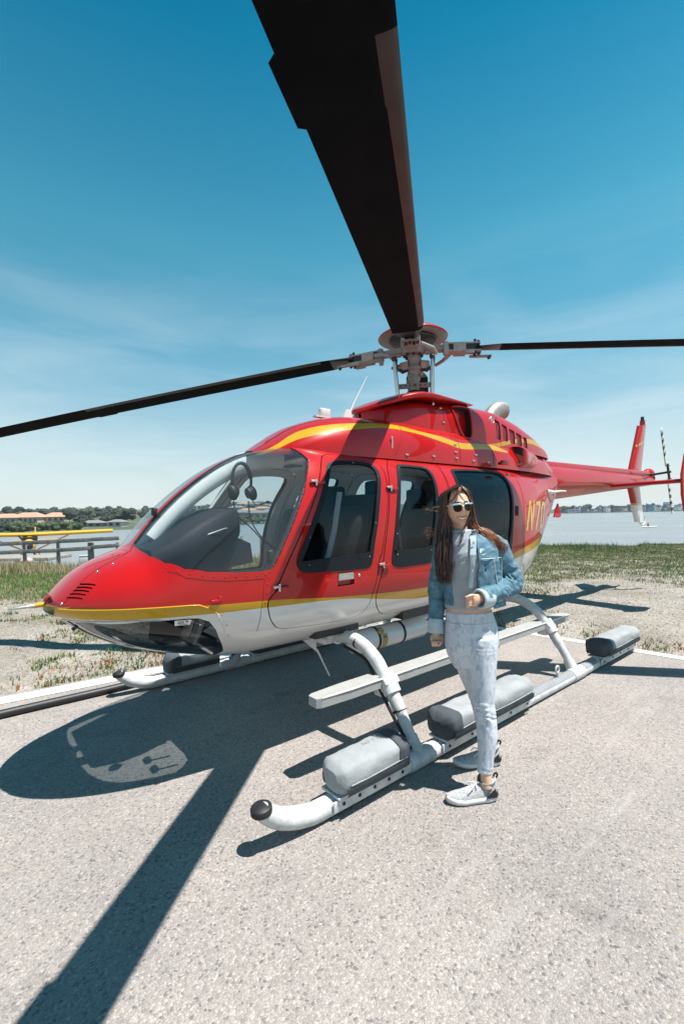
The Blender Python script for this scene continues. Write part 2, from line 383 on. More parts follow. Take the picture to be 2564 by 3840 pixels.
def panel(S, outer, holes=(), lines=(), dx=.06, dp=.07, nose=NOSE, thick=.02, off=0., cls=None, inner_mi=0, edge=.03, wall_mi=None):
    uv, F = tri(S, outer, holes, lines, dx, dp, nose, edge)
    P0 = s_point(S, uv); Nn = s_normal(S, uv, xhi=nose)
    Pq = P0 + Nn * off
    # winding so faces look outward
    a, b, c = uv[F[:, 0]], uv[F[:, 1]], uv[F[:, 2]]
    flip = ((b[:, 0] - a[:, 0]) * (c[:, 1] - a[:, 1]) - (b[:, 1] - a[:, 1]) * (c[:, 0] - a[:, 0])) > 0
    F = F.copy(); F[flip] = F[flip][:, ::-1]
    mi = np.array([cls(*P0[f].mean(0)) for f in F]) if cls else np.zeros(len(F), int)
    V, NV, FF, MI = list(Pq), list(Nn), [tuple(f) for f in F], list(mi)
    if thick:
        n = len(V); V += list(Pq - Nn * thick); NV += list(-Nn)
        FF += [(f[2] + n, f[1] + n, f[0] + n) for f in F]; MI += [inner_mi] * len(F)
        cnt = {}
        for f in F:
            for i in range(3):
                e = (f[i], f[(i + 1) % 3]); cnt[e] = 1
        for (i, j) in list(cnt):
            if (j, i) in cnt: continue
            if uv[i, 0] > nose - 2e-3 and uv[j, 0] > nose - 2e-3: continue
            if abs(abs(uv[i, 1]) - math.pi / 2) < 1e-3 and abs(abs(uv[j, 1]) - math.pi / 2) < 1e-3: continue
            p = [Pq[i], Pq[j], Pq[j] - Nn[j] * thick, Pq[i] - Nn[i] * thick]
            nn = np.cross(p[1] - p[0], p[3] - p[0]); nn = -nn / (np.linalg.norm(nn) + 1e-12)
            b0 = len(V); V += p; NV += [nn] * 4; FF.append((b0 + 3, b0 + 2, b0 + 1, b0)); MI.append(inner_mi if wall_mi is None else wall_mi)
    return V, NV, FF, MI
def panel_obj(name, parts, mats, parent, sides=(1,), label=None):
    V, NV, FF, MI = [], [], [], []
    for (v, n, f, m) in parts:
        for sd in sides:
            b = len(V)
            V += [(p[0], p[1] * sd, p[2]) for p in v]; NV += [(p[0], p[1] * sd, p[2]) for p in n]
            FF += [tuple(b + i for i in (ff if sd > 0 else ff[::-1])) for ff in f]; MI += list(m)
    me = bpy.data.meshes.new(name); me.from_pydata(V, [], FF)
    for m in (mats if isinstance(mats, (list, tuple)) else [mats]): me.materials.append(m)
    me.polygons.foreach_set('material_index', [int(i) for i in MI]); me.polygons.foreach_set('use_smooth', [True] * len(FF))
    me.update(); me.normals_split_custom_set_from_vertices([tuple(map(float, n)) for n in NV])
    return link(name, me, parent, label)
def pocket(S, poly, depth, nose=NOSE, edge=.02):
    O = dens(poly, True, edge); P0 = s_point(S, O); Nn = s_normal(S, O)
    n = len(O); mb_v = list(P0 + Nn * .0005) + list(P0 - Nn * depth)
    f = [(i, (i + 1) % n, n + (i + 1) % n, n + i) for i in range(n)] + [tuple(range(n, 2 * n))]
    return mb_v, f
def iso(poly): return np.array([(p[0], p[1] * .72) for p in poly])
def inset(poly, d):
    # shrink a closed (x, angle) outline by about d metres
    Q = iso(poly); n = len(Q); A = .5 * sum(Q[i, 0] * Q[(i + 1) % n, 1] - Q[(i + 1) % n, 0] * Q[i, 1] for i in range(n))
    s = 1 if A > 0 else -1; out = []
    for i in range(n):
        a, b, c = Q[i - 1], Q[i], Q[(i + 1) % n]
        e1 = (b - a) / (np.linalg.norm(b - a) + 1e-9); e2 = (c - b) / (np.linalg.norm(c - b) + 1e-9)
        n1 = np.array([-e1[1], e1[0]]) * s; n2 = np.array([-e2[1], e2[0]]) * s
        m = n1 + n2; m /= np.linalg.norm(m) + 1e-9; k = d / max(.5, m @ n1)
        q = b + m * k; out.append((q[0], q[1] / .72))
    return out
def smooth_loop(pts, n=5): return [(p.x, p.y) for p in catmull([(a, b, 0) for a, b in pts], n, True)]
def round_poly(pts, r, n=5):
    out = []; m = len(pts)
    for i in range(m):
        p = Vector(pts[i]); a = Vector(pts[i - 1]); b = Vector(pts[(i + 1) % m])
        rr = r[i] if isinstance(r, (list, tuple)) else r
        da, db = (a - p), (b - p); la, lb = da.length, db.length
        k = min(rr, la * .49, lb * .49); s, e = p + da / la * k, p + db / lb * k
        for j in range(n + 1):
            t = j / n; q = (1 - t) ** 2 * s + 2 * t * (1 - t) * p + t * t * e; out.append((q.x, q.y))
    return out
def side(pts): return [(x, float(phi_of(x, z))) for x, z in pts]
# ------------------------------------------------------------------ helicopter
heli = empty('helicopter'); tag(heli, 'red, yellow and white helicopter on white skids parked on the asphalt pad', 'helicopter')
# paint lines
zu_f = pchip([-2.62, -1.786, -1.2, -.744, 0, .737, 1.572, 2.18, 2.575, 2.894, 3.06, 3.22], [1.50, 1.285, 1.225, 1.173, 1.02, .962, 1.001, 1.053, 1.064, 1.075, 1.081, 1.083])
zl_f = pchip([-2.62, -1.818, -1.2, -.671, 0, 0.623, 1.2, 1.53, 2.0, 2.3, 2.83, 3.17, 3.22], [1.43, 1.20, 1.145, 1.094, .95, .872, .93, .982, 1.006, 1.011, 1.012, 1.020, 1.022])
def body_cls(x, y, z): return 0 if z > zu_f(x) else (1 if z > zl_f(x) else 2)
LX = [float(v) for v in np.linspace(-2.54, 3.16, 70)] + [3.18, 3.195, 3.205, 3.212]
upper_line = [(x, float(phi_of(x, zu_f(x)))) for x in LX]; lower_line = [(x, float(phi_of(x, zl_f(x)))) for x in LX]
BODY = [RED, YEL, WHT, INT, SLOT]
D1 = smooth_loop(side([(2.165, 1.06), (2.162, .979), (2.12, .902), (2.037, .848), (1.80, .826), (1.62, .818), (1.455, .815), (1.365, .848), (1.327, .92), (1.318, 1.013), (1.28, 1.15), (1.238, 1.288), (1.17, 1.53), (1.103, 1.764), (1.071, 1.894), (1.103, 1.962), (1.228, 1.998), (1.36, 2.002), (1.499, 2.000), (1.58, 1.98), (1.63, 1.935), (1.76, 1.725), (1.9, 1.495), (2.05, 1.25)]), 4)
W1 = smooth_loop(side([(1.615, 1.89), (1.575, 1.92), (1.499, 1.938), (1.35, 1.948), (1.207, 1.942), (1.145, 1.908), (1.148, 1.83), (1.19, 1.73), (1.228, 1.635), (1.275, 1.48), (1.322, 1.321), (1.343, 1.225), (1.37, 1.188), (1.44, 1.178), (1.676, 1.183), (1.886, 1.192), (1.954, 1.218), (1.968, 1.285), (1.886, 1.433), (1.76, 1.649), (1.665, 1.81)]), 4)
D2 = smooth_loop(side([(.84, 2.008), (.93, 1.985), (1.01, 1.92), (1.05, 1.85), (1.092, 1.759), (1.14, 1.60), (1.186, 1.435), (1.23, 1.25), (1.269, 1.085), (1.287, .965), (1.247, .885), (1.158, .813), (1.05, .777), (.88, .766), (.72, .762), (.60, .766), (.52, .80), (.488, .88), (.47, 1.0), (.44, 1.2), (.41, 1.4), (.385, 1.6), (.37, 1.768), (.345, 1.89), (.36, 1.965), (.45, 2.0), (.65, 2.008)]), 4)
W1R = smooth_loop(side([(1.615, 1.89), (1.575, 1.92), (1.499, 1.938), (1.35, 1.948), (1.207, 1.942), (1.145, 1.908), (1.148, 1.83), (1.19, 1.73), (1.228, 1.635), (1.275, 1.48), (1.322, 1.25), (1.343, 1.10), (1.37, 1.055), (1.44, 1.045), (1.676, 1.045), (1.886, 1.05), (1.99, 1.075), (2.01, 1.16), (1.93, 1.34), (1.76, 1.649), (1.665, 1.81)]), 4)
W2 = smooth_loop(side([(.895, 1.930), (.845, 1.95), (.70, 1.952), (.55, 1.944), (.50, 1.895), (.513, 1.79), (.55, 1.655), (.605, 1.45), (.664, 1.243), (.70, 1.172), (.76, 1.158), (.92, 1.155), (1.09, 1.160), (1.138, 1.188), (1.142, 1.249), (1.105, 1.42), (1.061, 1.595), (.98, 1.80)]), 4)
D3 = smooth_loop(side([(.26, 2.0), (.33, 1.93), (.352, 1.78), (.37, 1.6), (.40, 1.35), (.43, 1.1), (.455, .92), (.44, .83), (.36, .782), (.1, .77), (-.3, .775), (-.55, .80), (-.69, .86), (-.745, .97), (-.755, 1.173), (-.80, 1.4), (-.87, 1.62), (-.925, 1.80), (-.92, 1.93), (-.83, 1.985), (-.6, 2.003), (-.2, 2.006)]), 4)
W3 = smooth_loop(side([(.20, 1.915), (.13, 1.945), (-.18, 1.96), (-.52, 1.958), (-.65, 1.93), (-.69, 1.84), (-.66, 1.70), (-.60, 1.50), (-.55, 1.30), (-.52, 1.18), (-.46, 1.13), (-.35, 1.12), (0, 1.12), (.22, 1.125), (.29, 1.16), (.30, 1.25), (.275, 1.5), (.24, 1.75)]), 4)
# windscreen half
ce = [(x, phi_y(x, .040)) for x in np.linspace(2.735, 1.69, 24)]
WS = ce + [(1.70, phi_y(1.70, .12)), (1.72, phi_y(1.72, .26)), (1.742, phi_y(1.742, .385)), (1.735, float(phi_of(1.735, 2.0))), (1.725, float(phi_of(1.725, 1.945)))] + side([(1.755, 1.89), (1.86, 1.70), (1.97, 1.515), (2.08, 1.33), (2.118, 1.262), (2.15, 1.237), (2.21, 1.229), (2.36, 1.233), (2.513, 1.248), (2.622, 1.267), (2.70, 1.302), (2.742, 1.338)]) + [(2.752, phi_y(2.752, .25)), (2.752, phi_y(2.752, .12))]
# chin window half
CH = side([(3.14, 1.0), (3.06, 1.003), (2.83, 1.0), (2.62, .998), (2.56, .993), (2.50, .965), (2.455, .91), (2.42, .85), (2.37, .78), (2.33, .725)]) + [(x, phi_y(x, .055, False)) for x in np.linspace(2.32, 3.05, 14)]
def slot_poly(a, b, h=.0035):
    return side([(a[0], a[1] + h), (b[0], b[1] + h), (b[0], b[1] - h), (a[0], a[1] - h)])
slots = [slot_poly(*q) for q in (((3.072, 1.199), (3.014, 1.199)), ((3.089, 1.183), (3.030, 1.183)), ((3.105, 1.167), (3.046, 1.167)), ((3.120, 1.150), (3.062, 1.150)), ((3.136, 1.131), (3.077, 1.131)))]
handle_hole = round_poly(side([(1.655, 1.168), (1.512, 1.168), (1.512, 1.078), (1.655, 1.078)]), .012)
outer = [(NOSE - 1e-5, -math.pi / 2), (NOSE - 1e-5, math.pi / 2), (-2.55, math.pi / 2), (-2.55, -math.pi / 2)]
body = panel_obj('fuselage_shell', [panel(fus, outer, [D1, D2, D3, WS, CH] + slots, [upper_line, lower_line], cls=body_cls, inner_mi=3, thick=.022, wall_mi=4)], BODY, heli, (1, -1))
for q in slots:
    for sd in (1, -1):
        v, f = pocket(fus, q, .012); MB().add([(p[0], p[1] * sd, p[2]) for p in v], f).build('vent_slot', SLOT, heli)
def door(name, D, W, mats_side, extra=None, handle=False, label=None):
    objs = []
    for sd in mats_side:
        Di = inset(D, .0065); Wi = inset(W, .014)
        holes = [Wi] + ([handle_hole] if handle else [])
        d = panel_obj(name, [panel(fus, Di, holes, [upper_line, lower_line], cls=body_cls, inner_mi=3, thick=.024, off=.001, wall_mi=4)], BODY, heli, (sd,), label)
        panel_obj('window_seal', [panel(fus, W, [inset(W, .034)], thick=.012, off=.006, dx=.05)], [GASK], d, (sd,))
        panel_obj('window_pane', [panel(fus, inset(W, .012), thick=.004, off=-.006, dx=.06)], [GLD], d, (sd,))
        if handle:
            v, f = pocket(fus, handle_hole, .022); MB().add([(p[0], p[1] * sd, p[2]) for p in v], f).build('handle_recess', RED, d)
            hp = round_poly(side([(1.650, 1.163), (1.517, 1.163), (1.517, 1.118), (1.650, 1.118)]), .008)
            panel_obj('door_handle', [panel(fus, hp, thick=.008, off=.004, dx=.03)], [ALU], d, (sd,))
            MB().lathe([(.011, 0), (.011, .004), (.006, .005)], 14, 0, (0, sd, .02), (1.468, fus(1.468, float(phi_of(1.468, 1.136)))[1] * sd, 1.136)).build('door_lock', STEEL, d)
        objs.append(d)
    return objs
door('front_door', D1, W1, (1,), handle=True)
door('front_door', D1, W1R, (-1,))
door('litter_door', D2, W2, (1, -1))
door('rear_door', D3, W3, (1, -1))
panel_obj('windscreen_pane', [panel(fus, inset(WS, -.012), thick=.004, off=-.004, dx=.05, dp=.06)], [GLW], heli, (1,))
panel_obj('windscreen_pane', [panel(fus, inset(WS, -.012), thick=.004, off=-.004, dx=.05, dp=.06)], [GLW], heli, (-1,))
for sd in (1, -1):
    w = panel_obj('chin_window', [panel(fus, inset(CH, -.010), thick=.004, off=-.004, dx=.05)], [GLC], heli, (sd,))
# raised lip round the chin window and the nose break line
def onS(S, x, ph, off=0.):
    uv = np.array([[x, ph]], float); return Vector((S(uv[:, 0], uv[:, 1]) + s_normal(S, uv) * off)[0])
lip = MB()
path = [onS(fus, x, float(phi_of(x, 1.071)), .001) for x in np.linspace(3.17, 2.62, 30)]
lip.tube(path + [onS(fus, x, float(phi_of(x, z)), .001) for x, z in ((2.56, 1.068), (2.50, 1.04), (2.465, 1.01))], .005, 6)
lip.tube([onS(fus, x, float(phi_of(x, z)), .001) for x, z in ((2.465, 1.01), (2.44, .97), (2.41, .91), (2.375, .84))], .005, 6, 1)
lip.build('chin_window_lip', [YEL, WHT], heli)
lip = MB(); lip.tube([onS(fus, x, float(phi_of(x, 1.006)), .002) for x in np.linspace(3.15, 2.86, 20)] + [onS(fus, x, float(phi_of(x, z)), .002) for x, z in ((2.80, 1.004), (2.74, 1.0))], .004, 6)
lip.tube([onS(fus, x, phi_y(x, .055, False), .002) for x in np.linspace(3.14, 2.33, 30)], .005, 6); lip.build('chin_trim_strip', ALU, heli)
# rivets and screws
rv = MB(); rv2 = MB()
def rivet(S, x, ph, r=.0055, mb=rv):
    p = onS(S, x, ph); n = Vector(s_normal(S, np.array([[x, ph]]))[0]); mb.lathe([(r, 0), (r * .8, r * .45), (r * .3, r * .6)], 7, 0, n, p)
for k in range(15):
    t = k / 14; x, z = 2.150 + (1.775 - 2.150) * t, 1.26 + (1.90 - 1.26) * t; rivet(fus, x - .022, float(phi_of(x - .022, z)))
for x, z in ((2.70, 1.278), (2.655, 1.258), (2.60, 1.243), (2.54, 1.231), (2.48, 1.221), (2.42, 1.215), (2.36, 1.211), (2.30, 1.208), (2.24, 1.207), (2.185, 1.209), (2.155, 1.222), (2.165, 1.19), (2.172, 1.15), (2.18, 1.10), (2.19, 1.04)):
    rivet(fus, x, float(phi_of(x, z)))
for x, y in ((2.84, .12), (2.83, .22), (2.86, .05)): rivet(fus, x, phi_y(x, y))
for x in np.linspace(3.10, 2.60, 9): rivet(fus, x, float(phi_of(x, 1.045)), .005, rv2)
for x, z in ((2.44, 1.0), (2.40, .93), (2.37, .86)): rivet(fus, x, float(phi_of(x, z)), .005, rv2)
rv.build('rivets', RED, heli)['kind'] = 'stuff'; rv2.build('nose_screws', YEL, heli)['kind'] = 'stuff'
sc = MB()
for x, z in ((2.985, 1.262), (3.16, 1.10), (2.905, 1.30)): rivet(fus, x, float(phi_of(x, z)), .008, sc)
for W in (W1, W2):
    for i in range(0, len(W), 12):
        q = inset(W, .022)[i]; p = onS(fus, q[0], q[1], .006); n = Vector(s_normal(fus, np.array([q]))[0]); sc.lathe([(.005, 0), (.004, .003)], 7, 0, n, p)
sc.build('fasteners', STEEL, heli)['kind'] = 'stuff'
# hinges of the doors
for (x, z) in ((1.755, 1.772), (2.103, 1.125), (1.085, 1.745), (1.243, 1.19)):
    h = MB(); ph = float(phi_of(x, z)); p = onS(fus, x, ph, .012)
    h.box(p + Vector((.018, 0, .006)), (.05, .024, .016), mi=0, bev=.004); h.box(p + Vector((-.035, .006, -.004)), (.06, .016, .018), Matrix.Rotation(.15, 3, 'Y'), 1, .004)
    h.tube([p + Vector((0, .004, .022)), p + Vector((0, .004, -.022))], .008, 8, 2)
    h.build('door_hinge', [ALU, RED, STEEL], heli)
hh = MB(); p = onS(fus, 2.48, float(phi_of(2.48, 1.085)), .008); hh.box(p, (.05, .014, .016), bev=.004); hh.box(p + Vector((-.03, 0, .01)), (.02, .012, .03), bev=.003); hh.build('nose_latch', RED, heli)
# placard on the chin window
pl = panel_obj('placard', [panel(fus, side([(2.678, .992), (2.600, .992), (2.598, .962), (2.674, .962)]), thick=.002, off=.004, dx=.03)], [PLACW], heli, (1,))
prn = MB()
def flat_on(S, pts, off): return [onS(S, x, float(phi_of(x, z)), off) for x, z in pts]
for (x0, x1, z0, z1, mi) in ((2.622, 2.612, .989, .977, 0), (2.660, 2.632, .987, .983, 1), (2.662, 2.630, .979, .974, 1), (2.656, 2.612, .969, .966, 1)):
    prn.add(flat_on(fus, [(x0, z0), (x1, z0), (x1, z1), (x0, z1)], .0055), [(0, 1, 2, 3)], mi)
prn.build('placard_print', [PLACR, PLACK], pl)
panel_obj('white_tab', [panel(fus, side([(2.556, .982), (2.520, .968), (2.519, .945), (2.552, .945)]), thick=.003, off=-.012, dx=.03)], [PLACW], heli, (1,))
# registration letters on the rear fuselage (left side)
def letter(strokes, x0, w, z0=1.350, h=.312, sl=.20):
    parts = []
    for q in strokes:
        poly = [(x0 - (u * w + v * sl), z0 + v * h) for u, v in q]
        parts.append(panel(fus, side(poly), thick=.0, off=.0025, dx=.04, edge=.025))
    panel_obj('registration_letter', parts, [YEL], heli, (1,))
letter([[(0, 0), (.30, 0), (.30, 1), (0, 1)], [(.30, 1), (.30, .62), (.70, 0), (.70, .38)], [(.70, 0), (1, 0), (1, 1), (.70, 1)]], -.872, .215)
letter([[(0, 1), (0, .84), (.62, .84), (1, .84), (1, 1)], [(.62, .84), (.30, 0), (.60, 0), (1, .84)]], -1.130, .215)
letter([[(0, .15), (.3, .15), (.3, .85), (0, .85)], [(.7, .15), (1, .15), (1, .85), (.7, .85)], [(0, .85), (1, .85), (.8, 1), (.2, 1)], [(.2, 0), (.8, 0), (1, .15), (0, .15)]], -1.400, .215)
slotd = MB(); v, f = pocket(fus, side([(-.665, 1.607), (-.735, 1.607), (-.708, 1.510), (-.638, 1.510)]), -.004); slotd.add(v, f); slotd.build('rear_door_latch', SLOT, heli)
# cowling: pylon fairing, intake lip, engine cowl
up2 = pchip([-2.5, -1.99, -1.69, -1.28, -.977, -.672, -.081, .111, .467, .693, 1.246, 1.438, 1.613, 1.81, 1.93], [2.2, 2.2, 2.2, 2.2, 2.2, 2.247, 2.218, 2.251, 2.288, 2.318, 2.268, 2.24, 2.19, 2.068, 2.0])
lo2 = pchip([-2.5, -.977, -.583, -.101, .148, .5, .769, 1.28, 1.485, 1.666, 1.81, 1.93], [2.19, 2.18, 2.186, 2.156, 2.196, 2.253, 2.27, 2.205, 2.164, 2.115, 2.04, 1.98])
fx = [float(v) for v in np.linspace(-.95, 1.86, 50)]
def sphi(S, x, z): return S.phi(x, float(z))
f_cls = lambda x, y, z: 1 if (lo2(x) < z < up2(x) and x > -.95) else 0
fair = panel_obj('pylon_fairing', [panel(FAIR, [(1.929, .0), (1.929, math.pi / 2), (-2.45, math.pi / 2), (-2.45, .0)], [], [[(x, sphi(FAIR, x, up2(x))) for x in fx], [(x, sphi(FAIR, x, lo2(x))) for x in fx]], nose=1.93, thick=0, cls=f_cls, dp=.06)], [RED, YEL], heli, (1, -1))
panel_obj('mast_cowl', [panel(PYL, [(.7395, .0), (.7395, math.pi / 2), (-.38, math.pi / 2), (-.38, 0)], nose=.74, thick=0, dp=.06)], [RED], heli, (1, -1))
up3 = pchip([-2.5, -1.99, -1.69, -1.28, -.977, -.714, -.486], [2.33, 2.365, 2.397, 2.366, 2.316, 2.262, 2.245]); lo3 = pchip([-2.5, -1.94, -1.64, -1.27, -.977, -.714, -.486], [2.29, 2.325, 2.340, 2.325, 2.271, 2.22, 2.20])
ex = [float(v) for v in np.linspace(-2.4, -.5, 40)]
def eng(pts): return [(x, ENG.phi(x, z)) for x, z in pts]
mouth = smooth_loop(eng([(-.17, 2.585), (-.26, 2.615), (-.375, 2.60), (-.36, 2.50), (-.355, 2.40), (-.345, 2.315), (-.30, 2.285), (-.24, 2.32), (-.195, 2.42), (-.165, 2.52)]), 4)
grills = [round_poly(eng(q), .02) for q in ([(-.79, 2.535), (-.872, 2.515), (-.858, 2.312), (-.776, 2.320)], [(-.917, 2.50), (-1.015, 2.478), (-1.005, 2.306), (-.915, 2.318)], [(-1.06, 2.462), (-1.178, 2.444), (-1.167, 2.295), (-1.06, 2.298)], [(-1.214, 2.438), (-1.34, 2.412), (-1.328, 2.28), (-1.225, 2.288)], [(-1.38, 2.404), (-1.474, 2.396), (-1.474, 2.269), (-1.384, 2.281)])]
e_cls = lambda x, y, z: 1 if lo3(x) < z < up3(x) and x < -.5 else 0
engc = panel_obj('engine_cowl', [panel(ENG, [(-.0205, .0), (-.0205, math.pi / 2), (-2.49, math.pi / 2), (-2.49, 0)], [mouth] + grills, [[(x, ENG.phi(x, float(up3(x)))) for x in ex], [(x, ENG.phi(x, float(lo3(x)))) for x in ex]], nose=-.02, thick=.006, cls=e_cls, dp=.06, edge=.025)], [RED, YEL], heli, (1, -1))
def pockets(name, S, polys, depth, m, parent, sides=(1, -1)):
    for q in polys:
        for sd in sides:
            v, f = pocket(S, q, depth); MB().add([(p[0], p[1] * sd, p[2]) for p in v], f).build(name, m, parent)
pockets('air_intake', ENG, [mouth], .12, SLOT, engc)
GRL = mat('dark red grille', (.14, .012, .02), .6)
for q in grills:
    for sd in (1, -1):
        v, f = pocket(ENG, q, .012); b = MB().add([(p[0], p[1] * sd, p[2]) for p in v], f); b.build('vent_grille', GRL, engc)
# rolled rim of the intake mouth
for sd in (1, -1):
    b = MB(); b.tube([Vector((p.x, p.y * sd, p.z)) for p in [onS(ENG, x, ph, .006) for x, ph in dens(mouth, True, .03)]], .012, 8, loop=True); b.build('intake_rim', RED, engc)
# intake lip: a thin rounded tray on top of the mast cowl
rings = []
for i, (grow, dz) in enumerate(((0, -.035), (.018, -.03), (.03, -.012), (.028, .004), (.012, .014))):
    ring = []
    for k in range(61):
        a = math.pi * (k / 60) - math.pi / 2   # front half round, then straight back
        px = .30 + (.42 + grow) * math.cos(a); pyy = (.385 + grow) * math.sin(a)
        zz = 2.655 - .13 * max(0, (px - .22) / .5) ** 1.7 + dz
        ring.append((px, pyy, zz))
    for px in (.2, .1, 0, -.1, -.25, -.5): ring.append((px, (.385 + grow) * (1 - .10 * max(0, (.1 - px) / .6) ** 1.5), 2.657 + dz * (1 - .8 * max(0, (.1 - px) / .6))))
    for px in (-.5, -.25, -.1, 0, .1, .2): ring.append((px, -(.385 + grow) * (1 - .10 * max(0, (.1 - px) / .6) ** 1.5), 2.657 + dz * (1 - .8 * max(0, (.1 - px) / .6))))
    rings.append(ring)
b = MB(); b.loft(rings, True, False, 0, True)
def shrink(ring, k, dz):
    out = []
    for px, pyy, zz in ring:
        qx = .05 + (px - .05) * k; base = 2.655 - .13 * max(0, (qx - .22) / .5) ** 1.7; edge = 2.655 - .13 * max(0, (px - .22) / .5) ** 1.7
        out.append((qx, pyy * k, zz - edge + base + dz))
    return out
b.loft([rings[-1]] + [shrink(rings[-1], k, dz) for k, dz in ((.93, .010), (.8, .018), (.6, .026), (.35, .032), (.1, .034), (.01, .034))], True, False, 0, True)
b.loft([rings[0]] + [shrink(rings[0], k, dz) for k, dz in ((.9, -.002), (.6, 0), (.2, 0), (.01, 0))], True, False, 0, True)
b.build('intake_lip', RED, heli)
# side scoop behind the engine bay, with its fairing running aft
b = MB(); rings = []
for x, y0, w, z0, z1 in ((-1.10, .445, .105, 2.035, 2.265), (-1.14, .445, .108, 2.03, 2.27), (-1.30, .43, .10, 2.035, 2.265), (-1.55, .38, .085, 2.04, 2.24), (-1.8, .32, .07, 2.05, 2.21), (-2.0, .27, .04, 2.06, 2.18)):
    ring = []
    for k in range(20):
        a = k * 2 * math.pi / 20; c, s_ = math.cos(a), math.sin(a)
        ring.append((x - (.12 * (c > 0) * c if x > -1.2 else 0), y0 + w * abs(c) ** .5 * (1 if c > 0 else -1), (z0 + z1) / 2 + (z1 - z0) / 2 * abs(s_) ** .5 * (1 if s_ > 0 else -1)))
    rings.append(ring)
for sd in (1, -1):
    b = MB(); rr = [[(p[0], p[1] * sd, p[2]) for p in r] for r in rings]
    b.loft(rr, True, True, 0, True)
    f0 = rr[0]; cx_ = sum(p[1] for p in f0) / 20; cz_ = sum(p[2] for p in f0) / 20
    b.add([(p[0] + .006, cx_ + (p[1] - cx_) * .90, cz_ + (p[2] - cz_) * .88) for p in f0], [tuple(range(20))], 1, False)
    b.build('side_scoop', [RED, SLOT], heli)
tri_ = [(-.60, 2.165), (-.875, 2.137), (-.855, 2.070), (-.66, 2.082)]
pockets('side_vent', FAIR, [[(x, FAIR.phi(x, z)) for x, z in tri_]], .008, GRL, fair)
# panel seams and latches on the cowling
sm = MB()
def seam(S, pts, r=.0013, both=True):
    P = [onS(S, x, ph, .0003) for x, ph in dens(pts, False, .03)]
    sm.tube(P, r, 5)
    if both: sm.tube([Vector((p.x, -p.y, p.z)) for p in P], r, 5)
seam(fus, side([(3.150, 1.105), (3.125, 1.14), (3.06, 1.215), (2.99, 1.265), (2.89, 1.315), (2.81, 1.347)]) + [(2.79, phi_y(2.79, .12)), (2.79, phi_y(2.79, .0))])
seam(fus, side([(2.70, 1.258), (2.62, 1.222), (2.52, 1.201), (2.40, 1.190), (2.28, 1.186), (2.19, 1.186), (2.20, 1.12), (2.21, 1.0), (2.205, .86)]))
seam(fus, side([(3.14, 1.078), (3.0, 1.0785), (2.8, 1.073), (2.62, 1.067)]), .0016)
seam(fus, side([(-.98, 1.95), (-.93, 1.75), (-.85, 1.45), (-.80, 1.18), (-.79, .95), (-.75, .80)]))
seam(fus, side([(-.80, 1.40), (-1.2, 1.47), (-1.6, 1.55), (-2.0, 1.66), (-2.4, 1.80)]))
for a, bq in (((.60, 2.375), (.84, 2.03)), ((-.081, 2.38), (-.042, 2.02)), ((-.62, 2.18), (-.60, 2.02))):
    pts = [onS(FAIR, a[0] + (bq[0] - a[0]) * t, FAIR.phi(a[0] + (bq[0] - a[0]) * t, a[1] + (bq[1] - a[1]) * t), .0004) for t in np.linspace(0, 1, 12)]
    sm.tube(pts, .0022, 5)
pts = [onS(ENG, -.84 - .02 * t, ENG.phi(-.84, 2.66 - .43 * t), .0004) for t in np.linspace(0, 1, 12)]; sm.tube(pts, .0022, 5)
pts = [onS(PYL, -.02, PYL.phi(-.02, 2.60 - .2 * t), .0004) for t in np.linspace(0, 1, 6)]; sm.tube(pts, .0022, 5)
sm.build('panel_seams', SLOT, heli)['kind'] = 'stuff'
lt = MB()
for x, z in ((.02, 2.115), (.35, 2.055), (.02, 2.06), (.70, 2.045), (-.25, 2.05), (.0, 2.19), (-.5, 2.05), (-.3, 2.11)):
    p = onS(FAIR, x, FAIR.phi(x, z), .004); lt.box(p, (.035, .012, .014), bev=.003)
for x, z in ((.0, 2.56), (.0, 2.42)): lt.box(onS(PYL, x, PYL.phi(x, z), .004), (.03, .012, .014), bev=.003)
lt.build('cowl_latches', ALU, heli)['kind'] = 'stuff'
b = MB(); b.box(onS(FAIR, .86, FAIR.phi(.86, 2.13), .003), (.014, .008, .11), bev=.003); b.build('drain_plate', ALU, heli)
b = MB(); p = onS(ENG, -.74, ENG.phi(-.74, 2.52), .0); b.lathe([(.036, -.004), (.036, .006), (.03, .006), (.03, .002)], 20, 0, (0, 1, .12), p); b.build('oil_sight_port', ALU, heli)
# small aft step and lamp details low on the engine deck
b = MB(); b.box((-.62, .63, 2.035), (.13, .05, .03), bev=.006); b.box((-.62, .635, 2.055), (.08, .035, .02), bev=.004); b.build('deck_step', RED, heli)
# exhaust stack
b = MB(); b.tube(catmull([(-1.30, 0, 2.56), (-1.40, 0, 2.70), (-1.55, 0, 2.80), (-1.70, 0, 2.82)], 5), [(.105, .085)] * 16, 20, up=(0, 1, 0))
b.tube([(-1.69, 0, 2.818), (-1.706, 0, 2.821)], [(.095, .075)] * 2, 20, 1, up=(0, 1, 0))
b.build('exhaust_stack', [mat('exhaust steel', (.36, .33, .29), .5, metal=.55, var=.3, vscale=20), SLOT], heli)
# antennas and roof bits
b = MB(); b.tube([(.90, 0, 2.40), (.80, 0, 2.58), (.64, 0, 2.84)], [(.018, .008), (.008, .005), (.003, .003)], 8, up=(0, 1, 0)); b.loft([[(.96, .02, 2.40), (.96, -.02, 2.40), (.84, -.015, 2.40), (.84, .015, 2.40)], [(.90, .008, 2.50), (.90, -.008, 2.50), (.85, -.006, 2.50), (.85, .006, 2.50)]], True, True, 0, False); b.build('whip_antenna', WHT, heli)
b = MB(); b.box((1.16, 0, 2.395), (.20, .05, .012)); b.box((1.15, 0, 2.435), (.11, .04, .075), bev=.012); b.build('roof_antenna', WHT, heli)
